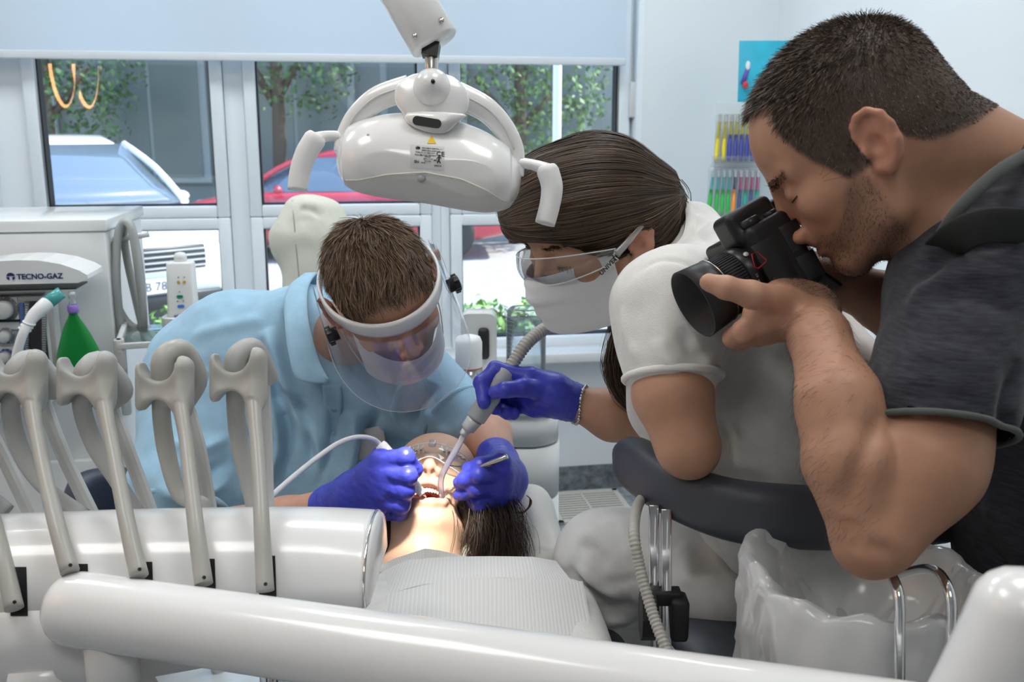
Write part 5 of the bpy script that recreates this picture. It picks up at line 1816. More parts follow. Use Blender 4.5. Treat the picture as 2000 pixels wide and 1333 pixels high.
def add_head(S, H, mouth_open=False, fem=0.0, nose=0.0, ear_out=0.0):
    """adds skull, face and ears to the field S in head frame H (cm)"""
    s = H.s
    E = lambda c, r, k=0.0, mode='u', ax=None: S.ell(H(*c), np.array(r) * s if not np.isscalar(r) else r * s, H.ax if ax is None else ax, k * s, mode)
    C = lambda a, b, ra, rb, k=0.0, mode='u': S.cone(H(*a), H(*b), ra * s, rb * s, k * s, mode)
    E((-0.6, 0, 4.0), (9.2, 7.3, 8.2))
    E((3.8, 0, 4.2), (5.0, 6.0, 5.2), 2)
    E((3.6, 0, -2.0), (5.2, 5.7, 6.0), 2)
    for y in (-1, 1):
        E((5.4, 4.2 * y, -1.4), (2.5, 1.9, 1.8), 1.6)
        dj = 1.2 if mouth_open else 0
        C((0.5, 5.4 * y, -2.6), (1.4, 5.0 * y, -6.0 - dj * 0.4), 1.5, 1.5, 1.5)
        C((1.4, 5.0 * y, -6.0 - dj * 0.4), (6.6, 1.7 * y, -8.3 - dj * 1.6), 1.5, 1.35, 1.5)
    dj = 2.2 if mouth_open else 0
    E((6.2, 0, -4.6), (2.9, 3.3, 2.6), 1.4)
    E((7.2 - 0.15 * dj, 0, -8.1 - dj), (1.5, 2.0, 1.45), 1.6 - 0.3 * dj)
    C((2.6, 0, -6.2), (6.3 - 0.3 * dj, 0, -7.8 - dj), 2.8, 1.4, 1.8)
    if mouth_open:
        C((5.6, 2.6, -6.2), (5.8, 1.6, -9.0), 1.5, 1.3, 1.5)
        C((5.6, -2.6, -6.2), (5.8, -1.6, -9.0), 1.5, 1.3, 1.5)
    br = 0.5 if fem else 0.85
    for y in (-1, 1):
        C((8.3, 0.9 * y, 2.2), (6.5, 4.7 * y, 2.3), br, br * 0.9, 1.2)
        E((9.3, 3.2 * y, 0.55), (1.6, 1.9, 1.05), 1.0, 's')
        E((7.1, 3.2 * y, 0.5), (1.35, 1.55, 1.2), 0.35)
    C((8.6 + 0.3 * nose, 0, 1.3), (10.5 + 0.25 * nose, 0, -2.2 - nose), 0.68 + 0.1 * nose, 0.85 + 0.1 * nose, 1.0)
    E((10.55 + 0.2 * nose, 0, -2.5 - nose), 0.92 + 0.08 * nose, 0.5)
    for y in (-1, 1):
        E((9.45, 1.25 * y, -2.8 - 0.8 * nose), (1.05, 0.78, 0.8), 0.5)
    C((10.2, 0, -3.0 - nose), (8.9, 0, -3.5 - 0.6 * nose), 0.5, 0.7, 0.5)
    for y in (-1, 1):
        E((9.9, 0.68 * y, -3.35 - nose), (0.55, 0.34, 0.42), 0.15, 's')
    if mouth_open:
        pass
    else:
        E((8.75, 0, -4.55), (0.85, 2.2, 0.72), 0.5)
        E((8.6, 0, -5.85), (0.85, 1.9, 0.68), 0.5)
        E((9.7, 0, -5.2), (1.0, 2.5, 0.13), 0.22, 's')
    for y in (-1, 1):         # ears
        P_ = lambda x, yy, z: (x - 0.6 * ear_out, y * (yy + 0.15 + ear_out * (0.6 + 0.12 * abs(x))), z - 0.5 * ear_out)
        E(P_(-1.3, 7.45, 0.2), (1.9, 0.45, 2.6), 0.3, ax=np.array([nrm(H.x * 0.96 - H.y * y * 0.30), nrm(H.y * 0.96 + H.x * y * 0.30), H.z]))
        hel = [P_(0.1, 7.2, 0.3), P_(0.15, 7.25, 1.4), P_(-0.15, 7.5, 2.25), P_(-0.9, 7.85, 2.8), P_(-1.8, 8.2, 2.75), P_(-2.6, 8.35, 1.9), P_(-2.8, 8.35, 0.6), P_(-2.4, 8.15, -0.8), P_(-1.6, 7.8, -2.0), P_(-0.7, 7.4, -2.6), P_(0.0, 7.15, -2.1)]
        for i in range(len(hel) - 1):
            ra = 0.38 if i < 7 else 0.52
            C(hel[i], hel[i + 1], ra, ra, 0.25)
        C(P_(-2.0, 8.0, 1.6), P_(-1.7, 7.95, -1.0), 0.36, 0.4, 0.3)
        E(P_(-0.75, 8.0, -0.2), (0.85, 0.8, 1.0), 0.25, 's')
        E(P_(0.35, 7.55, -0.35), (0.42, 0.42, 0.6), 0.3)


def project_px(v):
    d = v - CAM
    t = d @ FW
    return 1000 + F_PX * (d @ RT) / t, 666.5 - F_PX * (d @ UP) / t


def sample_surface(v, q, mask, n, seed):
    """random points on faces whose vertices are all in mask: points, normals"""
    r = np.random.default_rng(seed)
    f = q[mask[q].all(1)]
    if len(f) == 0:
        return np.zeros((0, 3)), np.zeros((0, 3))
    fn = np.cross(v[f[:, 2]] - v[f[:, 0]], v[f[:, 3]] - v[f[:, 1]])
    ar = np.linalg.norm(fn, axis=1)
    k = r.choice(len(f), n, p=ar / ar.sum())
    a, b = r.random((n, 1)), r.random((n, 1))
    p = (1 - a) * (1 - b) * v[f[k, 0]] + a * (1 - b) * v[f[k, 1]] + a * b * v[f[k, 2]] + (1 - a) * b * v[f[k, 3]]
    return p, fn[k] / (ar[k][:, None] + 1e-12)


def grow(p, nor, flow, length, lift, nseg, wid, seed, col, jitter=0.25, curl=0.0, colj=0.25, sink=0.001):
    """short hair: strands leave at `lift` between surface flow and normal; returns mesh"""
    r = np.random.default_rng(seed)
    n = len(p)
    flow = flow - (flow * nor).sum(1)[:, None] * nor
    flow /= np.linalg.norm(flow, axis=1)[:, None] + 1e-9
    d0 = flow * (1 - lift) + nor * lift + jitter * r.normal(size=(n, 3))
    d0 /= np.linalg.norm(d0, axis=1)[:, None]
    L = (length * r.uniform(0.7, 1.15, n))[:, None]
    pts = []
    for i in range(nseg + 1):
        u = i / nseg
        pts.append(p - nor * sink + d0 * L * u + (flow * curl - nor * curl * 0.6) * L * u * u)
    pts = np.stack(pts, 1)
    v, q = strands(None, pts, nseg, wid, 0.4, seed, None)
    c = np.asarray(col)[None, :] * (1 + colj * r.normal(size=(n, 1)))
    c = np.clip(c, 0.003, 1)
    cols = np.repeat(c, (nseg + 1) * 2, 0)
    return mesh_np('strands', v, q, True, cols)


def lay(paths, wid, seed, col, colj=0.25, nor=None):
    """long hair from explicit (n, m, 3) paths"""
    r = np.random.default_rng(seed)
    n, m = paths.shape[:2]
    v, q = strands(None, paths, m - 1, wid, 0.5, seed, nor)
    c = np.clip(np.asarray(col)[None, :] * (1 + colj * r.normal(size=(n, 1))), 0.003, 1)
    return mesh_np('strands', v, q, True, np.repeat(c, m * 2, 0))


def finger(S, pts, r0, r1, k):
    n = len(pts)
    for i in range(n - 1):
        ra = r0 + (r1 - r0) * i / (n - 1)
        rb = r0 + (r1 - r0) * (i + 1) / (n - 1)
        S.cone(pts[i], pts[i + 1], ra, rb, k if i == 0 else 0.0025)
    for i in range(1, n - 1):
        S.ell(pts[i], (r0 + (r1 - r0) * i / (n - 1)) * 1.06, k=0.003)


def add_hand(S, hd, grow_=0.0):
    """hd: wrist=(p,r), palm=[(a,b,ra,rb)...], fingers=[[pts],r0,r1]"""
    for a, b, ra, rb in hd['palm']:
        S.cone(a, b, ra + grow_, rb + grow_, 0.012)
    for pts, r0, r1 in hd['fingers']:
        finger(S, pts, r0 + grow_, r1 + grow_, 0.006)


def folds_px(v, q, lines, n=9):
    """soft ridges and creases that run along the cloth: each line is set down on the surface along sight lines"""
    tree = BVHTree.FromPolygons([tuple(a) for a in v], [tuple(map(int, f)) for f in q])
    out = []
    for pts, h, w in lines:
        dense, _ = crom([A(*p_) for p_ in pts], [0] * len(pts), n)
        on = []
        for x, y in dense:
            hit = tree.ray_cast(Vector(CAM), Vector(nrm(P(x, y, 1.0) - CAM)))
            if hit[0] is not None:
                on.append(np.array(hit[0]))
        if len(on) > 3:
            out.append((on, h, w))
    return folds(v, q, out)


def bounds(ps, m):
    ps = np.array(ps)
    return ps.min(0) - m, ps.max(0) + m


def skin_obj(name, v, q, base, parent, fn=None):
    c = np.tile(np.asarray(base, float), (len(v), 1))
    if fn is not None:
        c = fn(v, c)
    return put(name, mesh_np(name, v, q, True, c), M_SKIN, parent)


def mixc(c, w, col):
    return c * (1 - w[:, None]) + np.asarray(col)[None, :] * w[:, None]


def sstep(x, a, b):
    t = np.clip((x - a) / (b - a), 0, 1)
    return t * t * (3 - 2 * t)


def cloth_mat(name, col, rough=0.85, weave=900, streak=False, wv=0.25):
    m = mat(name, col, rough, bump=wv, bscale=weave, vary=0.06, vscale=40, sheen=0.2)
    if streak:
        nt = m.node_tree
        b = nt.nodes['Principled BSDF']
        tc = nt.nodes.new('ShaderNodeTexCoord')
        mp = nt.nodes.new('ShaderNodeMapping')
        mp.inputs['Scale'].default_value = (60, 60, 420)
        nz = nt.nodes.new('ShaderNodeTexNoise')
        nz.inputs['Scale'].default_value = 1.0
        nz.inputs['Detail'].default_value = 4
        nt.links.new(tc.outputs['Object'], mp.inputs['Vector'])
        nt.links.new(mp.outputs['Vector'], nz.inputs['Vector'])
        cr = nt.nodes.new('ShaderNodeValToRGB')
        cr.color_ramp.elements[0].position = 0.35
        cr.color_ramp.elements[0].color = (col[0] * 0.55, col[1] * 0.55, col[2] * 0.55, 1)
        cr.color_ramp.elements[1].position = 0.75
        cr.color_ramp.elements[1].color = (col[0] * 1.8, col[1] * 1.8, col[2] * 1.7, 1)
        nt.links.new(nz.outputs['Fac'], cr.inputs['Fac'])
        nt.links.new(cr.outputs['Color'], b.inputs['Base Color'])
    return m


# ------------------------------------------------------------------ standing photographer in the dark shirt
TP = 0.88
ph = thing('person', 'person in a dark blue t-shirt bending over to photograph with a black camera', 'person', (0.52, 0.92, 0.0))
ray = nrm(P(1692, 290, 1) - CAM)
ri = nrm(RT - np.dot(RT, ray) * ray)
ui = nrm(np.cross(ri, ray))
ui = ui if ui[2] > 0 else -ui
HP = Frame(P(1692, 290, TP) + ray * 0.072, -0.79 * ri - 0.61 * ui, -0.61 * ri + 0.79 * ui, 0.0101)
Lh = dict(palm=[(P(1590, 615, 0.975), P(1530, 600, 0.955), 0.026, 0.024), (P(1530, 595, 0.950), P(1490, 615, 0.945), 0.024, 0.020), (P(1540, 620, 0.970), P(1495, 640, 0.965), 0.024, 0.018), (P(1545, 590, 0.970), P(1515, 600, 1.000), 0.022, 0.02)],
          fingers=[([P(1520, 588, 0.932), P(1468, 576, 0.908), P(1418, 562, 0.902), P(1384, 552, 0.908)], 0.0150, 0.0088),
                   ([P(1500, 625, .945), P(1452, 648, .945), P(1432, 660, .975), P(1440, 650, 1.015)], 0.0120, 0.0090),
                   ([P(1510, 642, .960), P(1462, 655, .965), P(1446, 665, .995), P(1455, 645, 1.03)], 0.0118, 0.0088),
                   ([P(1522, 648, .980), P(1480, 658, .990), P(1466, 660, 1.015), P(1475, 640, 1.045)], 0.0108, 0.0082),
                   ([P(1535, 645, .995), P(1505, 652, 1.005), P(1492, 645, 1.035)], 0.0098, 0.0078)])
Rh = dict(palm=[(P(1655, 560, 1.055), P(1618, 548, 1.040), 0.023, 0.022), (P(1630, 548, 1.040), P(1590, 535, 1.030), 0.022, 0.018)],
          fingers=[([P(1600, 520, 1.040), P(1570, 500, 1.040), P(1545, 490, 1.045)], 0.011, 0.009), ([P(1598, 538, 1.035), P(1568, 535, 1.030), P(1545, 520, 1.040)], 0.0105, 0.009),
                   ([P(1600, 552, 1.040), P(1572, 552, 1.035), P(1550, 540, 1.040)], 0.010, 0.0085)])
lo, hi = bounds([HP(0, 0, 12), P(1370, 640, .83), P(1690, 1120, .80), P(2080, 300, .8), P(2080, 300, 1.1), P(1400, 540, 1.05), HP(11, 0, -10), HP(-10, 0, 0)], 0.05)
S = SDF(lo, hi, 0.0028)
add_head(S, HP, nose=0.85)
neckb = P(2005, 430, .995)
S.cone(HP(-2.6, 0, -1.5), neckb, 0.060, 0.068, 0.03)
S.cone(HP(-4.5, 0, -0.5), P(2010, 390, .995), 0.045, 0.062, 0.03)
S.cone(HP(1.5, 0, -5), P(1930, 500, .93), 0.042, 0.055, 0.02)
# near arm
sh_, el_, wr_ = P(1900, 600, .935), P(1700, 1040, .845), P(1588, 625, .905)
S.cone(sh_, P(1810, 860, .872), 0.046, 0.050, 0.02)
S.cone(P(1810, 860, .872), P(1795, 905, .862), 0.050, 0.052, 0.02)
S.cone(P(1795, 905, .862), P(1712, 1035, .85), 0.052, 0.040, 0.02)
S.ell(P(1692, 1072, .85), 0.0215, k=0.02)
S.cone(P(1700, 1035, .85), P(1660, 900, .850), 0.034, 0.041, 0.005)
S.cone(P(1660, 900, .850), P(1640, 790, .868), 0.041, 0.036, 0.005)
S.cone(P(1640, 790, .868), P(1600, 660, .915), 0.036, 0.027, 0.016)
S.cone(P(1600, 660, .925), P(1580, 605, .965), 0.027, 0.027, 0.016)
add_hand(S, Lh)
# far arm
S.cone(P(1655, 556, 1.03), P(1722, 588, 1.06), 0.025, 0.031, 0.01)
S.cone(P(1722, 588, 1.06), P(1830, 680, 1.10), 0.031, 0.037, 0.01)
S.cone(P(1830, 680, 1.10), P(1960, 620, 1.12), 0.040, 0.045, 0.02)
add_hand(S, Rh)
S.cone(P(1975, 580, 1.02), P(2060, 560, 1.03), 0.085, 0.085, 0.03)      # shoulders inside the shirt
v, q = S.surf(1)
v = folds_px(v, q, [([(1722, 800), (1700, 860), (1672, 925), (1640, 1000)], -0.006, 0.010), ([(1600, 660), (1590, 640), (1570, 630)], -0.0015, 0.003), ([(1655, 1010), (1670, 1050), (1668, 1085)], -0.003, 0.006), ([(1690, 1060), (1720, 1075), (1740, 1070)], -0.003, 0.007)])


def hair_p(L):
    x, y, z = L[:, 0], np.abs(L[:, 1]), L[:, 2]
    xf = np.interp(z, [-2.5, -1.5, 0, 2, 4, 6, 7.6, 8.6, 9.6, 10.2], [2.6, 2.9, 3.6, 4.6, 5.2, 5.6, 5.0, 4.6, 7.5, 12])
    zl = np.interp(x, [-12, -8, -5, -3.2, -2.4, -0.2, 0.4, 3.0], [-4.2, -4.0, -3.2, -1.6, 2.2, 2.4, -1.8, -1.8])
    w = sstep(xf - x, -0.15, 0.5) * sstep(z - zl, -0.1, 0.8)
    ear = (x > -3.9) & (x < 0.5) & (z < 3.4) & (z > -3.6) & (y > 7.45)
    return np.where(ear, 0, w)


def beard_p(L):
    x, y, z = L[:, 0], np.abs(L[:, 1]), L[:, 2]
    zt = np.interp(x, [1.2, 2.2, 3.6, 5.2, 6.5, 7.6, 8.4, 12], [-0.6, -0.6, -1.6, -3.6, -4.2, -3.9, -3.55, -3.55])
    w = sstep(zt - z, -0.1, 1.0) * sstep(x, 0.6, 1.8) * sstep(z, -11.0, -9.3)
    w *= 1 - np.exp(-(((z + 5.2) / 0.95) ** 2 + (y / 2.3) ** 2)) * (x > 7.0)
    return w * ((z > -10.6)) * (1 - 0.6 * sstep(-4.0 - z, 1.8, 4.0) * (y > 3.5) * 0)


SKP = (0.44, 0.235, 0.15)


def col_p(v, c):
    L = HP.loc(v)
    inhead = (np.linalg.norm(L - A(0, 0, 1), axis=1) < 16)
    wb = beard_p(L) * inhead
    wh = hair_p(L) * inhead * (L[:, 2] > -6)
    lips = np.exp(-(((L[:, 2] + 5.2) / 0.85) ** 2 + (L[:, 1] / 2.2) ** 2) ** 2) * (L[:, 0] > 8.0) * inhead
    nose = np.exp(-(((L[:, 0] - 10.3) / 1.6) ** 2 + (L[:, 2] + 2.3) ** 2 / 4)) * inhead
    ear = ((np.abs(L[:, 1]) > 7.3) & inhead & (L[:, 0] > -4) & (L[:, 0] < 1.5) & (np.abs(L[:, 2]) < 4))
    c = mixc(c, 0.35 * nose, (0.55, 0.20, 0.13))
    c = mixc(c, 0.35 * ear, (0.58, 0.24, 0.17))
    c = mixc(c, 0.48 * wb, (0.16, 0.10, 0.075))
    c = mixc(c, 0.95 * wh, (0.07, 0.05, 0.04))
    c = mixc(c, 0.7 * lips, (0.42, 0.16, 0.12))
    hnd = np.linalg.norm(v - P(1480, 600, .86), axis=1) < 0.085
    c = mixc(c, 0.3 * hnd, (0.62, 0.36, 0.26))
    mole = np.exp(-(np.linalg.norm(v - P(1525, 300, TP - 0.01), axis=1) / 0.004) ** 2) * 0
    nail = np.exp(-(np.linalg.norm(v - P(1377, 549, .83), axis=1) / 0.008) ** 2)
    return mixc(c, 0.5 * nail, (0.70, 0.48, 0.40))


body = skin_obj('body', v, q, SKP, ph, col_p)
L = HP.loc(v)
inh = np.linalg.norm(L - A(0, 0, 1), axis=1) < 16
hm = (hair_p(L) > 0.5) & inh & (L[:, 2] > -5)
p_, n_ = sample_surface(v, q, hm, 30000, 3)
Lp = HP.loc(p_)
wgt = hair_p(Lp)
out = Lp - A(-6.5, -1.0, 9.5)
out[:, 2] *= 0.7
flow = 1.6 * (out / (np.linalg.norm(out, axis=1)[:, None] + 1e-9)) @ HP.ax + (-HP.z)[None, :] * np.clip(0.9 - (Lp[:, 2:3] - 3) / 5, 0.0, 1)
ln_ = 0.0025 + 0.012 * sstep(Lp[:, 2], 2.5, 10.0) * (0.6 + 0.4 * sstep(Lp[:, 0], -4, 6)) + 0.0015 * wgt
o = put('hair', grow(p_, n_, flow, ln_, 0.42, 2, 0.00075, 5, (0.105, 0.077, 0.060), 0.22, 0.15, 0.35), M_HAIRB, ph)
o['kind'] = 'stuff'
bm_ = (beard_p(L) > 0.35) & inh
p_, n_ = sample_surface(v, q, bm_, 9500, 6)
o = put('beard', grow(p_, n_, np.tile(-HP.z + 0.2 * HP.x, (len(p_), 1)), np.full(len(p_), 0.0042), 0.45, 1, 0.00042, 8, (0.05, 0.035, 0.027), 0.45, 0, 0.4), M_HAIRB, ph)
o['kind'] = 'stuff'
ebm = (np.abs(L[:, 2] - 2.2 - 0.2 * np.abs(L[:, 1]) / 4) < 0.5) & (np.abs(L[:, 1]) > 0.9) & (np.abs(L[:, 1]) < 5.2) & (L[:, 0] > 5) & inh
p_, n_ = sample_surface(v, q, ebm, 1700, 9)
o = put('eyebrows', grow(p_, n_, np.sign(HP.loc(p_)[:, 1:2]) * HP.y[None, :] - 0.3 * HP.x[None, :], np.full(len(p_), 0.007), 0.15, 2, 0.00050, 10, (0.03, 0.021, 0.017), 0.2), M_HAIRB, ph)
o['kind'] = 'stuff'
# closed lid line and lashes on the near eye
mb = MB()
lid = []
for k in range(9):
    u = k / 8
    yy = 1.9 + 2.9 * u
    lid.append((HP(12, yy, 0.05 + 0.35 * math.sin(math.pi * u) * -0.6), yy))
bv = BVHTree.FromPolygons([tuple(a) for a in v[inh]], [tuple(map(int, f)) for f in (lambda m: np.cumsum(m)[q[m[q].all(1)]] - 1)(inh)])
pts = []
for a, yy in lid:
    h = bv.ray_cast(Vector(a), Vector(-HP.x))
    if h[0] is not None:
        pts.append(np.array(h[0]) + HP.x * 0.0002)
if len(pts) > 3:
    mb.tube(pts, 0.0009, 6, sub=3)
    mb.build('eye_line', mat('lash_dark', (0.03, 0.02, 0.018), 0.6), ph)
# squint lines beside the eye
mb = MB()
for a0_, a1_ in (((4.6, 4.9, 0.4), (3.0, 5.9, 1.3)), ((4.6, 4.9, 0.1), (2.8, 6.0, 0.2)), ((4.6, 4.9, -0.2), (3.0, 5.9, -0.9))):
    pt = []
    for k in range(6):
        u = k / 5
        a = HP(*(np.array(a0_) * (1 - u) + np.array(a1_) * u)) + HP.y * 0.06
        h = bv.ray_cast(Vector(a), Vector(-HP.y))
        if h[0] is not None:
            pt.append(np.array(h[0]))
    if len(pt) > 3:
        mb.tube(pt, 0.00028, 5)
if mb.v:
    mb.build('squint_line', mat('crease', (0.33, 0.175, 0.115), 0.7), ph)
# hairs along the forearm
fa = P(1650, 850, .86)
_px, _py = project_px(v)
am = (_px > 1530) & (_px < 1740) & (_py > 600) & (_py < 1060) & ((v - CAM) @ FW < .98) & (~inh)
p_, n_ = sample_surface(v, q, am, 2600, 12)
o = put('arm_hair', grow(p_, n_, np.tile(nrm(P(1600, 640, .87) - P(1660, 950, .85))[None, :] * -0.5 - ri[None, :] * 0.6, (len(p_), 1)), np.full(len(p_), 0.011), 0.35, 2, 0.00022, 13, (0.06, 0.04, 0.03), 0.35, 0.3), M_HAIRB, ph)
o['kind'] = 'stuff'

# t-shirt
M_TEE = cloth_mat('navy_heather', (0.021, 0.023, 0.036), streak=True)
lo, hi = bounds([P(1700, 800, .78), P(2120, 250, .8), P(2140, 1300, .9), P(2140, 300, 1.25), P(1700, 500, 1.2)], 0.04)
S = SDF(lo, hi, 0.0042)
S.cone(P(2010, 480, .98), P(2100, 900, 1.06), 0.125, 0.15, 0.0, sq=(nrm(A(1, 0.1, -0.1)), 1.25))
S.cone(P(2080, 850, 1.06), P(2120, 1350, 1.05), 0.118, 0.125, 0.04)
S.cone(P(1900, 540, .93), P(1835, 790, .873), 0.072, 0.067, 0.035)
S.cone(P(1985, 430, .95), P(1900, 560, .93), 0.062, 0.072, 0.03)
S.cone(P(2067, 404, .93), P(1927, 547, .925), 0.060, 0.060, 0.03)
S.cone(P(1880, 520, 1.0), P(1850, 600, 1.08), 0.06, 0.06, 0.04)
S.cone(P(1990, 470, 1.06), P(1960, 640, 1.12), 0.07, 0.065, 0.04)
# sleeve end: cut square
S.half(P(1848, 850, .87), nrm(P(1800, 905, .862) - P(1838, 800, .875) + 0.02 * ri), 0.0) if False else None
v, q = S.surf(2)
v = folds_px(v, q, [([(1795, 560), (1840, 505), (1920, 480), (1990, 490)], -0.007, 0.008), ([(1770, 620), (1810, 560), (1900, 530), (1980, 545)], 0.005, 0.009), ([(1990, 700), (1965, 800), (1970, 880)], -0.009, 0.010), ([(1820, 600), (1900, 580), (1985, 620)], -0.004, 0.009),
                     ([(1760, 700), (1850, 690), (1950, 720)], 0.003, 0.012), ([(1745, 780), (1840, 770), (1940, 800)], -0.003, 0.010), ([(1915, 980), (1960, 1030), (2000, 1100)], 0.005, 0.010), ([(1910, 1050), (1950, 1090), (1995, 1150)], -0.005, 0.009),
                     ([(1890, 400), (1930, 380), (1990, 370)], 0.003, 0.006)])
v = v + 0.0016 * fbm(v, 7, 8)[:, None] * vnormals(v, q)
# sleeve hem: drop what lies past the hem plane near the arm
hn = nrm(P(1800, 905, .862) - P(1845, 770, .875))
hn = nrm(hn + 0.25 * ri)
past = ((v - P(1845, 845, .868)) @ hn > 0) & (np.linalg.norm(v - P(1830, 860, .868), axis=1) < 0.115) & ((v - CAM) @ FW < 0.94)
q = q[~past[q].any(1)]
shirt = put('t_shirt', mesh_np('t_shirt', *submesh(v, q, np.ones(len(q), bool))), M_TEE, ph)
M_RIB = cloth_mat('grey_green_rib', (0.085, 0.095, 0.09))
# cuff band follows the cut edge
ax_ = hn
c_ = P(1845, 845, .868)
ctr = P(1838, 842, .875)
ed = np.unique(q[past[q].any(1)]) if past[q].any() else None
X1 = nrm(ri - np.dot(ri, ax_) * ax_)
Y1 = np.cross(ax_, X1)
on = ~past & (np.abs((v - c_) @ hn) < 0.008) & (np.linalg.norm(v - P(1830, 860, .868), axis=1) < 0.115) & ((v - CAM) @ FW < 0.94)
rel = v[on] - ctr
ang = np.arctan2(rel @ Y1, rel @ X1)
rad = np.hypot(rel @ X1, rel @ Y1)
hgt_ = rel @ ax_
ring = []
for k in range(40):
    a = -math.pi + 2 * math.pi * k / 40
    w = np.exp(-((np.angle(np.exp(1j * (ang - a)))) / 0.12) ** 2)
    r_ = (rad * w).sum() / (w.sum() + 1e-9) if w.sum() > 1e-3 else 0.066
    ring.append(ctr + ax_ * ((c_ - ctr) @ ax_) + (r_ + 0.001) * (math.cos(a) * X1 + math.sin(a) * Y1))
MB().tube(ring, 0.0032, 8, closed=True, flat=None).build('cuff', M_RIB, shirt)
col_ = [(2110, 350, 1.06), (2090, 300, .99), (2040, 285, .92), (1975, 312, .875), (1920, 352, .862), (1868, 405, .862), (1835, 455, .875), (1815, 492, .90)]
MB().tube([P(q_[0] + 5, q_[1] + 4, q_[2]) for q_ in col_], 0.0064, 10, sub=6, flat=(ray, 0.5)).build('collar_rib', M_RIB, shirt)
# camera strap over the shoulder
stp = thing('camera_strap', 'wide black camera strap over the shoulder of the dark t-shirt', 'strap', P(1990, 480, .87))
pts = [P(1830, 500, .90), P(1862, 470, .86), P(1905, 446, .846), P(1960, 440, .846), P(2040, 450, .858), P(2110, 480, .885), P(2165, 540, .93), P(2200, 640, 1.0)]
MB().tube(pts, 0.016, 12, sub=6, flat=(ray, 0.14)).build('webbing', mat('strap_black', (0.012, 0.014, 0.013), 0.75, bump=0.2, bscale=800), stp)

# ------------------------------------------------------------------ the camera he holds
cm = thing('photo_camera', 'black camera with a wide lens and lens hood held to the eye', 'camera', P(1480, 640, .88))
lens0, lens1 = P(1470, 528, 1.008), P(1364, 589, .993)       # mount side -> hood front
LD = nrm(lens1 - lens0)
kx = 1 / F_PX * .9
M_CAMB = mat('camera_black', (0.014, 0.014, 0.015), 0.42, bump=0.08, bscale=700)
M_CAMS = mat('camera_satin', (0.020, 0.020, 0.022), 0.3)
lenspos = lambda u: lens0 + (lens1 - lens0) * u
LEN = np.linalg.norm(lens1 - lens0)
MB().lathe(lens0, LD, [(0.030, 0.0), (0.0315, 0.004), (0.0315, LEN * 0.28), (0.030, LEN * 0.30)], 44).build('lens_barrel', M_CAMS, cm)
mb = MB()
mb.lathe(lenspos(0.30), LD, [(0.0315, 0), (0.0315, LEN * 0.34)], 44)
for k in range(64):
    a = 2 * math.pi * k / 64
    X1 = nrm(np.cross(LD, ZV))
    Y1 = np.cross(LD, X1)
    o = lenspos(0.47) + 0.0318 * (math.cos(a) * X1 + math.sin(a) * Y1)
    mb.box(o, (LEN * 0.28, 0.0014, 0.0014), (LD, -math.sin(a) * X1 + math.cos(a) * Y1, math.cos(a) * X1 + math.sin(a) * Y1))
mb.build('focus_ring', M_BLACKM, cm)
MB().lathe(lenspos(0.64), LD, [(0.0320, 0), (0.0345, LEN * 0.02), (0.0350, LEN * 0.10), (0.0375, LEN * 0.46), (0.0362, LEN * 0.46), (0.032, LEN * 0.05), (0.028, LEN * 0.04), (0.001, LEN * 0.03)], 48).build('lens_hood', M_CAMB, cm)
MB().lathe(lenspos(0.655), LD, [(0.0350, 0), (0.0350, 0.0008)], 44).build('hood_ring', M_STEEL, cm)
cb_ = lens0 - LD * 0.012
bu = nrm(UP - np.dot(UP, LD) * LD)          # camera 'up' roughly
bu = nrm(ui * 0.87 - ri * 0.5 - np.dot(ui * 0.87 - ri * 0.5, LD) * LD)
bs = nrm(np.cross(LD, bu))
sgn = 1 if np.dot(bs, ray) > 0 else -1
bs = bs * sgn                                # away from the viewer
bax = np.array([LD, bs, bu])
S = SDF(cb_ - 0.11, cb_ + 0.11, 0.0014)
S.box(cb_ - LD * 0.008 + bs * 0.015, (0.026, 0.058, 0.042), bax, 0.007)
S.box(cb_ - LD * 0.004 - bs * 0.006 + bu * 0.046, (0.028, 0.021, 0.018), bax, 0.008, 0.006)
S.box(cb_ - LD * 0.040 + bs * 0.006 + bu * 0.040, (0.012, 0.018, 0.015), bax, 0.006, 0.004)
v, q = S.surf(1)
put('body', mesh_np('body', v, q), M_CAMB, cm)
MB().box(cb_ - LD * 0.035 + bs * 0.015 - bu * 0.005, (0.004, 0.09, 0.058), bax, 0.001).build('screen', mat('camera_screen', (0.10, 0.12, 0.14), 0.12), cm)
MB().box(cb_ - LD * 0.040 + bs * 0.020 - bu * 0.030, (0.004, 0.094, 0.062), np.array([nrm(LD - 0.5 * bu), bs, nrm(bu + 0.5 * LD)]), 0.001).build('tilt_screen', M_CAMB, cm)
for dx, dz, r_, h_ in ((0.004, 0.064, 0.011, 0.009), (-0.02, 0.064, 0.008, 0.005)):
    k = MB().lathe(cb_ + LD * dx - bs * 0.028 + bu * (dz - 0.024) , bu, [(r_, 0), (r_, h_), (r_ * 0.85, h_ + 0.001)], 22).build('dial', M_CAMS, cm)
sp_ = cb_ - bs * 0.0435
mb = MB()


def on_side(px, py):
    d = P(px, py, 1.0) - CAM
    return CAM + d * (np.dot(sp_ - bs * 0.0006 - CAM, bs) / np.dot(d, bs))


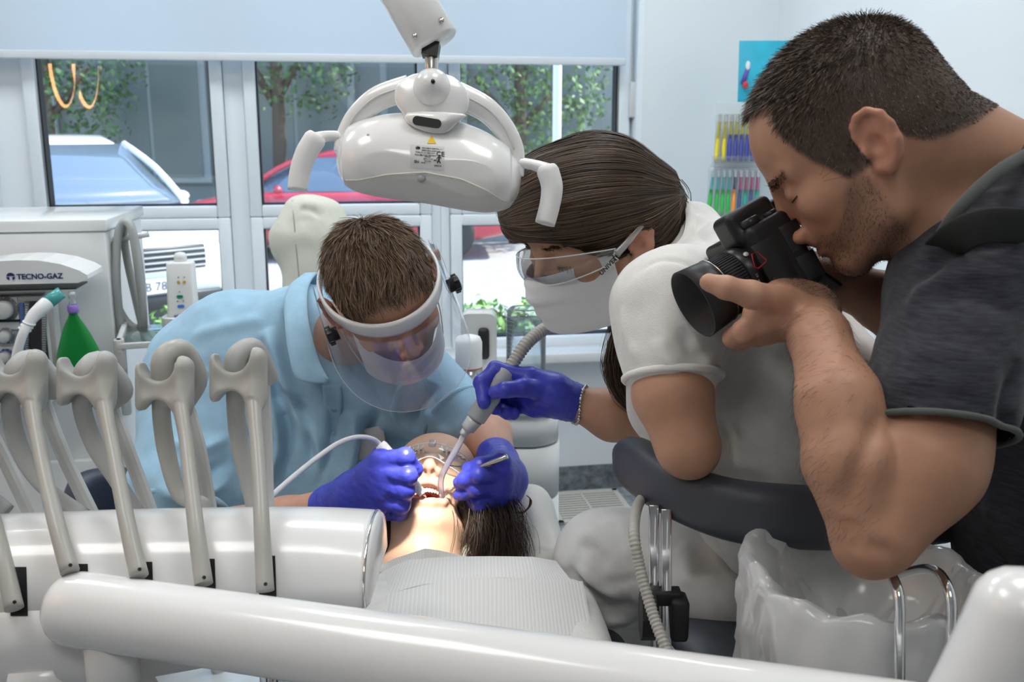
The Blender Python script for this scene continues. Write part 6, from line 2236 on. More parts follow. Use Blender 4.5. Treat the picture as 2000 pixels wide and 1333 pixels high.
mb.tube([on_side(*q_) for q_ in ((1468, 497), (1477, 492), (1497, 508), (1495, 513), (1481, 525), (1474, 522))], 0.0008, 6, closed=True)
mb.build('red_badge', mat('badge_red', (0.42, 0.02, 0.04), 0.4), cm)
mb = MB()
mb.box(sp_ + LD * 0.008 + bu * 0.000, (0.03, 0.0012, 0.048), bax, 0.0004)
mb.box(sp_ - LD * 0.024 + bu * 0.012, (0.022, 0.0012, 0.03), bax, 0.0004)
mb.box(sp_ - LD * 0.024 - bu * 0.022, (0.022, 0.0012, 0.028), bax, 0.0004)
mb.build('port_cover', M_CAMS, cm)
MB().lathe(lenspos(0.16) + (lambda a: 0.0326 * a)(nrm(-bs * 0.75 + bu * 0.55)), nrm(-bs * 0.75 + bu * 0.55), [(0.0028, 0), (0.0028, 0.0004)], 16).build('lens_dot', mat('silver_dot', (0.7, 0.7, 0.7), 0.4), cm)
o_ = lenspos(0.23)
for k, ch_ in enumerate('30 mm 1:1.4 DC DN'):
    if ch_ == ' ':
        continue
    a = R(-4 - k * 4.0)
    nd = nrm(-bs * math.cos(a) + bu * math.sin(a))
    td = nrm(np.cross(LD, nd))
    put('lettering', text_mesh(ch_, o_ + nd * 0.0328, -td if np.dot(td, bu) > 0 else td, LD * -1 if False else -LD, 0.0035, 0.00005), mat('lens_print', (0.6, 0.6, 0.6), 0.5), cm)


# ------------------------------------------------------------------ dental chair and patient
TM = 1.42
ch_ = thing('dental_chair', 'dental chair with a cream headrest and navy backrest under the patient', 'dental chair', (P(880, 1150, 1.2)[0], P(880, 1150, 1.2)[1], 0))
M_CREAMV = mat('cream_leatherette', (0.66, 0.65, 0.60), 0.45, bump=0.04, bscale=300)
c0 = P(905, 1075, 1.47)
lo, hi = bounds([c0], 0.30)
S = SDF(c0 - A(0.30, 0.22, 0.16), c0 + A(0.30, 0.24, 0.14), 0.004)
hax = np.array([A(1, 0, 0), nrm(A(0, 1, 0.35)), nrm(A(0, -0.35, 1))])
S.box(c0 + A(0, 0.0, -0.005), (0.135, 0.14, 0.034), hax, 0.030)
S.cone(P(1040, 1000, 1.53), P(1072, 1092, 1.43), 0.030, 0.030, 0.03)
v, q = S.surf(2)
v = folds(v, q, [([P(1060, 1010, 1.5), P(1065, 1060, 1.42), P(1050, 1090, 1.40)], -0.006, 0.012), ([P(1000, 1060, 1.42), P(1030, 1075, 1.42), P(1075, 1080, 1.42)], 0.004, 0.012)])
put('headrest', mesh_np('headrest', v, q), M_CREAMV, ch_)
cb0 = P(930, 1230, 1.18)
S = SDF(cb0 - A(0.34, 0.62, 0.20), cb0 + A(0.34, 0.25, 0.10), 0.006)
S.box(cb0 + A(0.0, -0.15, -0.075), (0.195, 0.42, 0.045), None, 0.045)
v, q = S.surf(1)
put('backrest', mesh_np('backrest', v, q), M_NAVY, ch_)
MB().box(A(cb0[0], cb0[1] - 0.2, 0.36), (0.20, 0.40, 0.70), None, 0.03).build('pedestal', M_WMETAL, ch_)
MB().box(A(cb0[0], cb0[1] - 0.2, 0.03), (0.26, 0.60, 0.06), None, 0.02).build('floor_plate', M_WMETAL, ch_)
MB().box(c0 + A(0, -0.02, -0.09), (0.06, 0.25, 0.06), hax, 0.01).build('headrest_arm', M_STEEL, ch_)

pt = thing('person', 'patient lying back with open mouth under the dental lamp, paper bib on the chest', 'person', P(860, 1100, 1.3))
al = R(24)
fwdv = A(0.02, -math.sin(al), math.cos(al))
upv = A(0.05, math.cos(al), math.sin(al))
mouth = P(834, 962, TM)
tmp = Frame(mouth, fwdv, upv, 0.0096)
HT = Frame(tmp(-8.3, 0, 6.0), fwdv, upv, 0.0096)
lo, hi = bounds([HT(10, 8, 0), HT(-10, -8, 12), HT(0, 0, -22), HT(10, 0, -12), P(700, 1250, 1.15), P(1200, 1250, 1.15)], 0.04)
S = SDF(lo, hi, 0.0026)
add_head(S, HT, True, 1.0)
S.cone(HT(-1.5, 0, -4), HT(-2.5, 0, -17), 0.056, 0.056, 0.03)
S.cone(HT(2.2, 0, -9), HT(0.2, 0, -17), 0.045, 0.05, 0.025)
S.cone(HT(-3, 8, -20), HT(-3, -8, -20), 0.06, 0.06, 0.04)
S.ell(P(905, 1240, 1.16) - A(0, 0.03, 0.08), (0.19, 0.20, 0.09), k=0.05)
# lips and open mouth
for k in range(10):
    a0_, a1_ = 2 * math.pi * k / 10, 2 * math.pi * (k + 1) / 10
    g_ = lambda a: HT(8.25 - 0.9 * abs(math.cos(a)) ** 2 + 0.25 * (math.sin(a) < 0) * abs(math.sin(a)), 3.0 * math.cos(a), -6.3 + 2.1 * math.sin(a))
    S.cone(g_(a0_), g_(a1_), *[0.0060 + 0.0022 * max(0, -math.sin(a_)) for a_ in (a0_, a1_)], 0.005)
S.ell(HT(7.0, 0, -6.3), np.array([4.2, 2.6, 1.75]) * HT.s, HT.ax, 0.004, 's')
v, q = S.surf(1)
SKT = (0.60, 0.39, 0.28)


def col_t(v, c):
    L = HT.loc(v)
    rr_ = np.sqrt((L[:, 1] / 3.0) ** 2 + ((L[:, 2] + 6.3) / 2.1) ** 2)
    front = L[:, 0] > 5.2
    lips = np.exp(-((rr_ - 1.0) / 0.22) ** 2) * front
    inside = (rr_ < 0.82) & (L[:, 0] < 8.2) & (L[:, 0] > 2)
    c = mixc(c, 0.55 * lips, (0.62, 0.24, 0.20))
    c = mixc(c, inside.astype(float), (0.33, 0.05, 0.05))
    return c


skin_obj('body', v, q, SKT, pt, col_t)
# teeth: upper and lower rows, each tooth a piece
M_TOOTH = mat('tooth_enamel', (0.80, 0.76, 0.66), 0.2, coat=0.4)
M_GUM = mat('gum_pink', (0.62, 0.22, 0.24), 0.3)
for up_, zc, xo in ((1, -4.7, 7.6), (-1, -7.9, 6.8)):
    gum = MB().tube([HT(xo - 1.0 * (y / 2.2) ** 2, y, zc + 0.28 * up_) for y in np.linspace(-2.2, 2.2, 13)], 0.0034, 8, sub=2).build('gum', M_GUM, pt)
    for k in range(10):
        y = (k - 4.5) * 0.44
        x = xo - 1.0 * (y / 2.2) ** 2 + 0.12
        hh_ = 0.46 if abs(k - 4.5) < 2 else 0.36
        MB().ball(HT(x, y, zc - 0.30 * up_), np.array([0.28, 0.25, hh_]) * HT.s, 10, HT.ax).build('tooth', M_TOOTH, gum)
MB().ball(HT(5.6, 0, -7.2), np.array([2.0, 1.5, 0.55]) * HT.s, 14, HT.ax).build('tongue', mat('tongue', (0.50, 0.15, 0.15), 0.3), pt)
L = HT.loc(v)
ebm = (np.abs(L[:, 2] - 2.5 - 0.2 * np.abs(L[:, 1]) / 4) < 0.32) & (np.abs(L[:, 1]) > 1.0) & (np.abs(L[:, 1]) < 4.8) & (L[:, 0] > 5)
p_, n_ = sample_surface(v, q, ebm, 700, 9)
o = put('eyebrows', grow(p_, n_, np.sign(HT.loc(p_)[:, 1:2]) * HT.y[None, :], np.full(len(p_), 0.007), 0.2, 1, 0.0006, 10, (0.08, 0.05, 0.035), 0.2), M_HAIRB, pt)
o['kind'] = 'stuff'
mb = MB()
for sy in (-1, 1):
    mb.tube([HT(8.35 - 0.25 * abs(u) , sy * 3.2 + u * 1.5, 0.25 - 0.25 * (1 - u * u)) for u in np.linspace(-1, 1, 9)], 0.0009, 6)
mb.build('lashes', mat('lash_dark', (0, 0, 0)), pt)
# hair: cap behind the head and locks over the headrest
HCT = (0.040, 0.024, 0.016)
lo, hi = bounds([HT(-10, -13, 14), HT(0, 17, -14), P(745, 1085, 1.42), P(1015, 1090, 1.45)], 0.05)
S = SDF(lo, hi, 0.004)
S.ell(HT(-1.8, 0, 4.6), np.array([8.6, 8.3, 9.2]) * HT.s, HT.ax)
S.cone(HT(-2.5, -6.5, 1), HT(-5.5, -10.0, -9), 0.032, 0.030, 0.03)
S.cone(HT(-2.0, -5.5, -4), HT(-6.0, -7.0, -16), 0.025, 0.03, 0.03)
S.cone(HT(-2.5, 6.5, 1), HT(-5.5, 9.5, -9), 0.032, 0.030, 0.03)
S.cone(HT(-2.0, 5.5, -4), HT(-6.0, 7.0, -16), 0.025, 0.028, 0.03)
S.cone(P(935, 985, 1.45), P(965, 1075, 1.42), 0.035, 0.030, 0.03)
S.cone(P(965, 985, 1.46), P(985, 1080, 1.43), 0.018, 0.018, 0.03)
S.cone(P(752, 1010, 1.45), P(745, 1080, 1.42), 0.025, 0.02, 0.03)
vh, qh = S.surf(2)
Lh_ = HT.loc(vh)
cap = put('hair', mesh_np('hair', vh, qh, True, np.tile(np.array(HCT) * 0.6, (len(vh), 1))), M_HAIRB, pt)
r_ = np.random.default_rng(4)
paths = []
for k in range(2600):
    sy = 1 if k % 2 else -1
    a = r_.uniform(-0.5, 1.0)
    st_ = HT(r_.uniform(-3, 2.2), sy * r_.uniform(6.4, 8.3), r_.uniform(-1, 7))
    md = HT(r_.uniform(-5, -1.0), sy * r_.uniform(8.0, 12.0), r_.uniform(-6, -1))
    en = HT(r_.uniform(-8, -2.0), sy * r_.uniform(6.0, 12.5), r_.uniform(-19, -9))
    wv_ = r_.normal(size=3) * 0.006
    u = np.linspace(0, 1, 9)[:, None]
    path = (1 - u) ** 2 * st_ + 2 * u * (1 - u) * md + u * u * en + wv_ * np.sin(u * 5)
    paths.append(path)
for k in range(1700):
    a, b = r_.uniform(0, 1), r_.normal(size=3) * A(0.012, 0.012, 0.010)
    st_ = P(918 + 60 * a, 975 + 10 * r_.random(), 1.455 - 0.02 * a) + b
    md = P(950 + 50 * a, 1020, 1.40) + b
    en = P(925 + 80 * a, 1085 + 20 * r_.random(), 1.395) + b * 1.2
    u = np.linspace(0, 1, 9)[:, None]
    paths.append((1 - u) ** 2 * st_ + 2 * u * (1 - u) * md + u * u * en + r_.normal(size=3) * 0.004 * np.sin(u * 6 + 3 * a))
o = put('hair_locks', lay(np.array(paths), 0.0009, 5, HCT, 0.4), M_HAIRB, pt)
o['kind'] = 'stuff'
# one loose curl
MB().tube([P(1000, 1000, 1.46), P(1020, 1002, 1.45), P(1034, 990, 1.44), P(1036, 976, 1.43), P(1028, 968, 1.43)], [0.003, 0.003, 0.0025, 0.002, 0.0008], 8, sub=6, flat=(ZV, 0.5)).build('loose_curl', mat('curl_brown', (0.10, 0.06, 0.04), 0.4), pt)

# ribbed blouse under the bib
lo, hi = bounds([P(1080, 1120, 1.25), P(1215, 1260, 1.0), P(700, 1100, 1.3), P(700, 1260, 1.0)], 0.08)
S = SDF(lo - A(0, 0.1, 0.1), hi, 0.004)
cc_ = P(915, 1200, 1.17)
S.ell(cc_ + A(0, -0.06, -0.085), (0.185, 0.26, 0.105))
S.cone(P(1105, 1150, 1.22) - A(0, 0, 0.03), P(1150, 1270, 1.05) - A(0, 0, 0.03), 0.04, 0.035, 0.04)
S.cone(P(735, 1150, 1.22) - A(0, 0, 0.03), P(690, 1270, 1.05) - A(0, 0, 0.03), 0.04, 0.035, 0.04)
v, q = S.surf(2)
put('blouse', mesh_np('blouse', v, q), cloth_mat('white_rib_knit', (0.70, 0.69, 0.66), 0.85, 300, wv=0.4), pt)
chest_bvh = BVHTree.FromPolygons([tuple(a) for a in v], [tuple(map(int, f)) for f in q])


def ribbed(name, col, sc, axis='X', depth=0.4):
    m = mat(name, col, 0.8)
    nt = m.node_tree
    b = nt.nodes['Principled BSDF']
    tc = nt.nodes.new('ShaderNodeTexCoord')
    wv = nt.nodes.new('ShaderNodeTexWave')
    wv.bands_direction = axis
    wv.inputs['Scale'].default_value = sc
    wv.inputs['Distortion'].default_value = 0.3
    nt.links.new(tc.outputs['UV'], wv.inputs['Vector'])
    cr = nt.nodes.new('ShaderNodeValToRGB')
    cr.color_ramp.elements[0].position = 0.75
    cr.color_ramp.elements[0].color = (col[0] * 0.88, col[1] * 0.88, col[2] * 0.87, 1)
    cr.color_ramp.elements[1].position = 0.95
    cr.color_ramp.elements[1].color = (*col, 1)
    nt.links.new(wv.outputs['Fac'], cr.inputs['Fac'])
    nt.links.new(cr.outputs['Color'], b.inputs['Base Color'])
    bp = nt.nodes.new('ShaderNodeBump')
    bp.inputs['Strength'].default_value = depth
    bp.inputs['Distance'].default_value = 0.0006
    nt.links.new(wv.outputs['Fac'], bp.inputs['Height'])
    nt.links.new(bp.outputs['Normal'], b.inputs['Normal'])
    return m


M_BIB = ribbed('bib_paper', (0.72, 0.72, 0.71), 19.0)


def sheet(name, top_, bot_, tt, tb, m, parent, off=0.0, nu=40, nv=14, bow=0.0, **kw):
    """paper sheet between two pixel edges; distances run tt -> tb, with UVs and a small sag"""
    tx_ = np.array([q_[0] for q_ in top_]), np.array([q_[1] for q_ in top_])
    bx_ = np.array([q_[0] for q_ in bot_]), np.array([q_[1] for q_ in bot_])
    f = lambda arr, u: np.interp(u, np.linspace(0, 1, len(arr)), arr)
    vs, uv = [], []
    for j in range(nv + 1):
        w = j / nv
        for i in range(nu + 1):
            u = i / nu
            x = f(tx_[0], u) * (1 - w) + f(bx_[0], u) * w
            y = f(tx_[1], u) * (1 - w) + f(bx_[1], u) * w
            t = tt * (1 - w) + tb * w + bow * (2 * u - 1) ** 2
            vs.append(P(x, y, t) + ZV * (off + 0.0012 * math.sin(u * 17 + w * 3) * w))
            uv.append((u, w))
    fs = [(j * (nu + 1) + i, j * (nu + 1) + i + 1, (j + 1) * (nu + 1) + i + 1, (j + 1) * (nu + 1) + i) for j in range(nv) for i in range(nu)]
    me = mesh_np(name, np.array(vs), np.array(fs))
    ul = me.uv_layers.new(name='UVMap')
    li = np.empty(len(me.loops), np.int32)
    me.loops.foreach_get('vertex_index', li)
    ul.data.foreach_set('uv', np.array(uv, np.float32)[li].ravel())
    o = put(name, me, m, parent, **kw)
    return o


bib = thing('paper_bib', 'white ribbed paper bib spread over the patient', 'bib', P(920, 1230, 1.05))
sheet('collar_paper', [(738, 1108), (770, 1092), (830, 1072), (860, 1076), (905, 1086), (925, 1092)], [(730, 1120), (780, 1110), (830, 1100), (860, 1098), (905, 1098), (930, 1100)], 1.255, 1.245, M_BIB, bib)
sheet('upper_sheet', [(738, 1107), (800, 1092), (880, 1088), (960, 1087), (1040, 1088), (1086, 1096)], [(684, 1190), (780, 1155), (880, 1132), (960, 1130), (1050, 1132), (1120, 1140)], 1.245, 1.17, M_BIB, bib, bow=0.02)
sheet('lower_sheet', [(690, 1186), (780, 1158), (880, 1133), (980, 1132), (1060, 1136), (1138, 1139)], [(640, 1330), (760, 1330), (880, 1330), (980, 1330), (1080, 1330), (1176, 1330)], 1.165, 0.98, M_BIB, bib, 0.002, bow=0.02)


# ------------------------------------------------------------------ dentist in the light blue polo
dn = thing('person', 'dentist in a light blue polo shirt, face shield and blue gloves leaning over the patient', 'person', (P(560, 900, 1.75)[0], P(560, 900, 1.75)[1], 0.0))
B3 = lambda r, f, u: r * RT + f * FW + u * UP
HD = Frame(P(752, 580, 1.50), B3(.42, -.62, -.66), B3(-.114, -.757, .638), 0.0104)
Dl = dict(palm=[(P(655, 985, 1.44), P(700, 960, 1.40), 0.027, 0.026), (P(690, 960, 1.40), P(745, 905, 1.37), 0.025, 0.019), (P(690, 965, 1.40), P(748, 935, 1.365), 0.025, 0.019),
                (P(690, 970, 1.40), P(745, 960, 1.37), 0.024, 0.019), (P(690, 985, 1.40), P(735, 990, 1.38), 0.024, 0.018)],
          fingers=[([P(742, 900, 1.365), P(792, 893, 1.35), P(808, 918, 1.37), P(798, 940, 1.39)], 0.0125, 0.0095),
                   ([P(748, 925, 1.36), P(797, 930, 1.345), P(796, 955, 1.375), P(775, 965, 1.40)], 0.0125, 0.0095),
                   ([P(746, 950, 1.365), P(792, 958, 1.35), P(786, 978, 1.375), P(765, 985, 1.40)], 0.0120, 0.0090),
                   ([P(738, 980, 1.375), P(785, 988, 1.36), P(780, 1003, 1.38), P(755, 1005, 1.40)], 0.0110, 0.0085),
                   ([P(705, 930, 1.41), P(745, 890, 1.42), P(775, 905, 1.42), P(795, 930, 1.41)], 0.0130, 0.0095)])
Dr = dict(palm=[(P(975, 905, 1.50), P(990, 935, 1.46), 0.025, 0.026), (P(990, 930, 1.46), P(975, 905, 1.42), 0.024, 0.018), (P(992, 940, 1.46), P(978, 930, 1.415), 0.024, 0.019),
                (P(990, 950, 1.46), P(975, 955, 1.42), 0.024, 0.019), (P(985, 965, 1.46), P(965, 980, 1.43), 0.023, 0.018)],
          fingers=[([P(972, 902, 1.415), P(938, 910, 1.40), P(918, 918, 1.405), P(914, 930, 1.42)], 0.0120, 0.0088),
                   ([P(975, 928, 1.41), P(935, 928, 1.385), P(908, 938, 1.395), P(897, 944, 1.405)], 0.0122, 0.0085),
                   ([P(972, 955, 1.415), P(930, 955, 1.395), P(908, 962, 1.405), P(898, 966, 1.41)], 0.0115, 0.0085),
                   ([P(960, 978, 1.425), P(935, 985, 1.41), P(925, 980, 1.42)], 0.0112, 0.009),
                   ([P(985, 920, 1.44), P(955, 930, 1.43), P(920, 938, 1.425), P(905, 940, 1.42)], 0.0120, 0.0088)])
lo, hi = bounds([HD(0, 0, 12), HD(10, 0, -11), HD(0, -9, 0), HD(0, 9, 0), P(330, 1060, 1.55), P(640, 1000, 1.38), P(1020, 1000, 1.42), P(380, 690, 1.8), P(860, 740, 1.8)], 0.05)
S = SDF(lo, hi, 0.0034)
add_head(S, HD, ear_out=0.6)
nb = P(650, 680, 1.75)
S.cone(HD(-2.2, 0, -2.5), nb, 0.058, 0.056, 0.03)
rsh, lsh = P(385, 770, 1.82), P(820, 775, 1.76)
S.cone(P(430, 790, 1.86), P(760, 800, 1.86), 0.055, 0.055, 0.03)
rel = P(345, 1060, 1.58)
S.cone(rsh, rel, 0.045, 0.043, 0.03)
S.cone(rel, P(560, 1020, 1.49), 0.044, 0.036, 0.02)
S.cone(P(560, 1020, 1.49), P(650, 987, 1.44), 0.036, 0.026, 0.02)
lel = P(945, 852, 1.64)
S.cone(lsh, lel, 0.045, 0.044, 0.03)
S.cone(lel, P(975, 900, 1.51), 0.045, 0.028, 0.02)
add_hand(S, Dl)
add_hand(S, Dr)
v, q = S.surf(1)


def hair_d(L):
    x, y, z = L[:, 0], np.abs(L[:, 1]), L[:, 2]
    xf = np.interp(z, [-2, 0, 2, 4, 6, 8, 9.5], [2.6, 3.4, 5.0, 5.8, 6.4, 7.6, 12])
    zl = np.interp(x, [-12, -8, -5, -3.2, -2.4, 0.8, 1.2, 3.0], [-4.5, -4.2, -3.0, -1.0, 3.2, 3.6, -1.2, -1.2])
    w = sstep(xf - x, -0.15, 0.5) * sstep(z - zl, -0.1, 0.8)
    ear = (x > -4.8) & (x < 0.8) & (z < 3.2) & (z > -4.2) & (y > 7.5)
    return np.where(ear, 0, w)


HCD = (0.165, 0.104, 0.062)


def col_d(v, c):
    L = HD.loc(v)
    inh = np.linalg.norm(L - A(0, 0, 1), axis=1) < 15.5
    ear = ((np.abs(L[:, 1]) > 7.3) & inh & (L[:, 0] > -4) & (L[:, 0] < 1.5) & (np.abs(L[:, 2]) < 4))
    c = mixc(c, 0.45 * ear, (0.62, 0.25, 0.19))
    return mixc(c, 0.9 * hair_d(L) * inh * (L[:, 2] > -6), (0.085, 0.055, 0.034))


skin_obj('body', v, q, (0.52, 0.285, 0.195), dn, col_d)
L = HD.loc(v)
inh = np.linalg.norm(L - A(0, 0, 1), axis=1) < 15.5
hm = (hair_d(L) > 0.5) & inh & (L[:, 2] > -5)
p_, n_ = sample_surface(v, q, hm, 26000, 21)
Lp = HD.loc(p_)
out = Lp - A(-5.5, 0.8, 8.5)
out[:, 2] *= 0.6
flow = out @ HD.ax
ln_ = 0.005 + 0.020 * sstep(Lp[:, 2], 2.5, 8.5)
wavy = 0.45 * np.stack([fbm(p_, 22, 1), fbm(p_, 22, 2), fbm(p_, 22, 3)], 1)
fl = flow / (np.linalg.norm(flow, axis=1)[:, None] + 1e-9) + wavy
o = put('hair', grow(p_, n_, fl, ln_, 0.26, 3, 0.0009, 25, HCD, 0.16, 0.34, 0.42), M_HAIRB, dn)
o['kind'] = 'stuff'

# gloves
for nm, hd, wr, wdir, anc in (('glove', Dl, P(640, 992, 1.445), nrm(P(560, 1020, 1.49) - P(650, 987, 1.44)), (P(650, 987, 1.44), P(690, 965, 1.405))), ('glove', Dr, P(968, 893, 1.52), nrm(lel - P(975, 900, 1.51)), (P(972, 898, 1.515), P(988, 930, 1.465)))):
    ps = [wr] + [b for a_, b, _, _ in hd['palm']] + [x for f in hd['fingers'] for x in f[0]]
    lo, hi = bounds(ps, 0.045)
    S = SDF(lo, hi, 0.0016)
    add_hand(S, hd, 0.0014)
    S.cone(wr, anc[0], 0.0285, 0.0275, 0.012)
    S.cone(anc[0], anc[1], 0.0275, 0.027, 0.014)
    S.cone(wr, wr + wdir * 0.002, 0.0300, 0.0300, 0.004)
    vg, qg = S.surf(1)
    d_ = np.linalg.norm(vg - wr, axis=1)
    ng = vnormals(vg, qg)
    vg = vg + ng * (0.0007 * np.sin(((vg - wr) @ wdir) * 900 + 2 * fbm(vg, 14, 6)) * np.exp(-(d_ / 0.035) ** 2) + 0.0006 * fbm(vg, 34, 9))[:, None]
    put(nm, mesh_np(nm, vg, qg), M_GLOVE, dn)

# polo shirt
M_POLO = cloth_mat('light_blue_pique', (0.33, 0.55, 0.72), 0.9, 700, wv=0.35)
lo, hi = bounds([P(250, 950, 1.6), P(300, 680, 1.9), P(930, 850, 1.6), P(900, 700, 1.9), P(600, 560, 1.8), P(550, 1100, 1.9), P(330, 1020, 1.5)], 0.06)
S = SDF(lo, hi, 0.0045)
S.cone(P(470, 700, 1.80), P(720, 720, 1.80), 0.125, 0.115, 0.0)
S.cone(P(590, 640, 1.74), P(600, 720, 1.78), 0.075, 0.12, 0.06)
S.cone(P(470, 760, 1.80), P(470, 1080, 1.80), 0.155, 0.17, 0.06)
S.cone(P(680, 780, 1.80), P(640, 1080, 1.82), 0.13, 0.16, 0.06)
S.cone(P(385, 745, 1.77), P(345, 960, 1.62), 0.085, 0.083, 0.06)
S.cone(P(810, 755, 1.72), P(880, 815, 1.67), 0.080, 0.070, 0.05)
v, q = S.surf(2)
fl_ = [([(555, 600), (600, 700), (650, 780)], -0.010, 0.009), ([(520, 640), (550, 730), (590, 800)], 0.012, 0.013), ([(505, 660), (535, 760), (560, 850), (548, 930)], -0.016, 0.012), ([(530, 780), (545, 860), (520, 950)], 0.014, 0.014),
       ([(490, 720), (508, 820), (500, 940)], -0.014, 0.012), ([(560, 760), (600, 830), (610, 920)], -0.010, 0.010), ([(575, 800), (625, 880), (630, 960)], 0.010, 0.012), ([(470, 700), (480, 790), (505, 850)], 0.010, 0.014),
       ([(655, 790), (645, 870), (620, 960)], -0.012, 0.010), ([(690, 800), (690, 880), (660, 980)], 0.010, 0.014), ([(740, 800), (715, 870), (690, 960)], -0.010, 0.012), ([(800, 840), (815, 790), (850, 750)], -0.012, 0.011), ([(770, 820), (790, 770), (830, 730)], 0.010, 0.012),
       ([(370, 660), (440, 640), (520, 620)], 0.004, 0.014), ([(330, 860), (390, 880), (450, 850)], 0.007, 0.014), ([(320, 910), (380, 935), (455, 900)], -0.008, 0.012), ([(300, 950), (370, 975), (450, 940)], 0.007, 0.012), ([(345, 780), (400, 740), (470, 730)], -0.004, 0.006),
       ([(830, 800), (850, 830), (880, 850)], 0.006, 0.009), ([(470, 870), (500, 900), (480, 980)], 0.010, 0.013)]
v = folds_px(v, q, [(a_, b_ * 1.6, c_ * 0.9) for a_, b_, c_ in fl_])
v = v + 0.0045 * fbm(v, 4.0, 8)[:, None] * vnormals(v, q)
polo = put('polo_shirt', mesh_np('polo_shirt', v, q), M_POLO, dn)
polo_bvh = BVHTree.FromPolygons([tuple(a) for a in v], [tuple(map(int, f)) for f in q])


def on_polo(px, py, off=0.002):
    d = nrm(P(px, py, 1.0) - CAM)
    h = polo_bvh.ray_cast(Vector(CAM), Vector(d))
    return np.array(h[0]) - d * off if h[0] is not None else P(px, py, 1.66)


# folded collar round the neck
path = [(700, 585, 1.80), (650, 548, 1.80), (612, 545, 1.75), (592, 575, 1.68), (586, 625, 1.63), (594, 680, 1.595), (615, 725, 1.575), (645, 745, 1.565)]
inner = [P(*q_) for q_ in ((690, 590, 1.80), (650, 545, 1.80), (622, 533, 1.76), (602, 560, 1.69), (600, 612, 1.63), (610, 662, 1.60), (625, 710, 1.58), (644, 744, 1.57))]
outer = [P(*q_) for q_ in ((640, 610, 1.80), (600, 560, 1.80), (575, 548, 1.75), (556, 580, 1.67), (556, 632, 1.61), (564, 692, 1.58), (582, 742, 1.565), (640, 750, 1.56))]
ii, _ = crom(inner, [0] * 8, 5)
oo, _ = crom(outer, [0] * 8, 5)
n = len(ii)
rings = []
for a, b in zip(ii, oo):
    mid = (a + b) / 2 - FW * 0.010 + UP * 0.006
    up2 = [a, a * 0.75 + mid * 0.3 - b * 0.05, mid, b * 0.75 + mid * 0.25, b]
    rings.append(up2 + [p_ + FW * 0.008 for p_ in reversed(up2)])
MB().loft(rings).build('collar', M_POLO, polo)
# cuffs, placket, buttons, pocket patch
cn = nrm(P(340, 985, 1.60) - P(360, 880, 1.67))
X1 = nrm(np.cross(cn, FW))
Y1 = np.cross(cn, X1)
MB().tube([P(350, 1008, 1.60) + 0.080 * (math.cos(2 * math.pi * k / 40) * X1 + math.sin(2 * math.pi * k / 40) * Y1) for k in range(40)], 0.006, 10, closed=True).build('cuff', M_POLO, polo)
cn = nrm(P(905, 838, 1.65) - P(850, 790, 1.69))
X1 = nrm(np.cross(cn, FW))
Y1 = np.cross(cn, X1)
MB().tube([P(886, 822, 1.665) + 0.068 * (math.cos(2 * math.pi * k / 36) * X1 + math.sin(2 * math.pi * k / 36) * Y1) for k in range(36)], 0.005, 10, closed=True).build('cuff', M_POLO, polo)
pl = [on_polo(x, y, 0.001) for x, y in ((648, 752), (650, 790), (650, 830), (646, 870))]
MB().tube(pl, 0.017, 10, sub=4, flat=(FW, 0.16)).build('placket', M_POLO, polo)
for x, y in ((652, 800), (650, 844)):
    MB().lathe(on_polo(x, y, 0.006), -FW, [(0.0045, 0), (0.0045, 0.0016), (0.003, 0.0016), (0.003, 0.001)], 14).build('button', mat('blue_button', (0.25, 0.42, 0.58), 0.35), polo)
tc_ = on_polo(722, 866, 0.008)
MB().box(tc_, (0.056, 0.0015, 0.052), np.array([nrm(RT + 0.18 * UP), nrm(FW), nrm(UP - 0.18 * RT)]), 0.0006).build('name_patch', mat('pale_patch', (0.55, 0.56, 0.58), 0.5), polo)

# surgical mask on his face
def face_mask(H, v, q, name, parent, x0=-6.9, top=-0.6, bot=-10.5, wid=6.6):
    """pleated sheet bulging over nose and chin"""
    rings, nu = [], 24
    for j in range(15):
        w = j / 14
        z = top + (bot - top) * w
        xf = np.interp(z, [-11, -9.5, -7.5, -5.5, -3.5, -2.0, -0.5, 0.4], [8.0, 9.8, 10.9, 11.4, 12.1, 12.0, 10.9, 10.2]) + 0.18 * math.sin(w * 22)
        row = []
        for i in range(nu + 1):
            u = 2 * i / nu - 1
            a = u * 1.28
            y = wid * math.sin(a) / math.sin(1.28)
            x = xf - (xf - 2.6) * (1 - math.cos(a)) / (1 - math.cos(1.28))
            row.append(H(x, y, z + 0.9 * abs(u) * (0.5 - w)))
        rings.append(row)
    m = MB()
    m.loft(rings, closed=False, caps=False)
    o = m.build(name, mat('mask_white', (0.74, 0.76, 0.78), 0.8, bump=0.2, bscale=500), parent)
    for sy in (-1, 1):
        for zt, zb in ((top + 0.2, 1.6), (bot + 0.6, -2.2)):
            MB().tube([H(2.6, sy * wid, zt), H(0.6, sy * (wid + 0.9), (zt + zb) / 2), H(-1.8, sy * 7.6, zb)], 0.0011, 6, sub=4).build('ear_loop', mat('elastic_white', (0.78, 0.78, 0.78), 0.7), o)
    return o


face_mask(HD, v, q, 'face_mask', dn, top=-2.0)
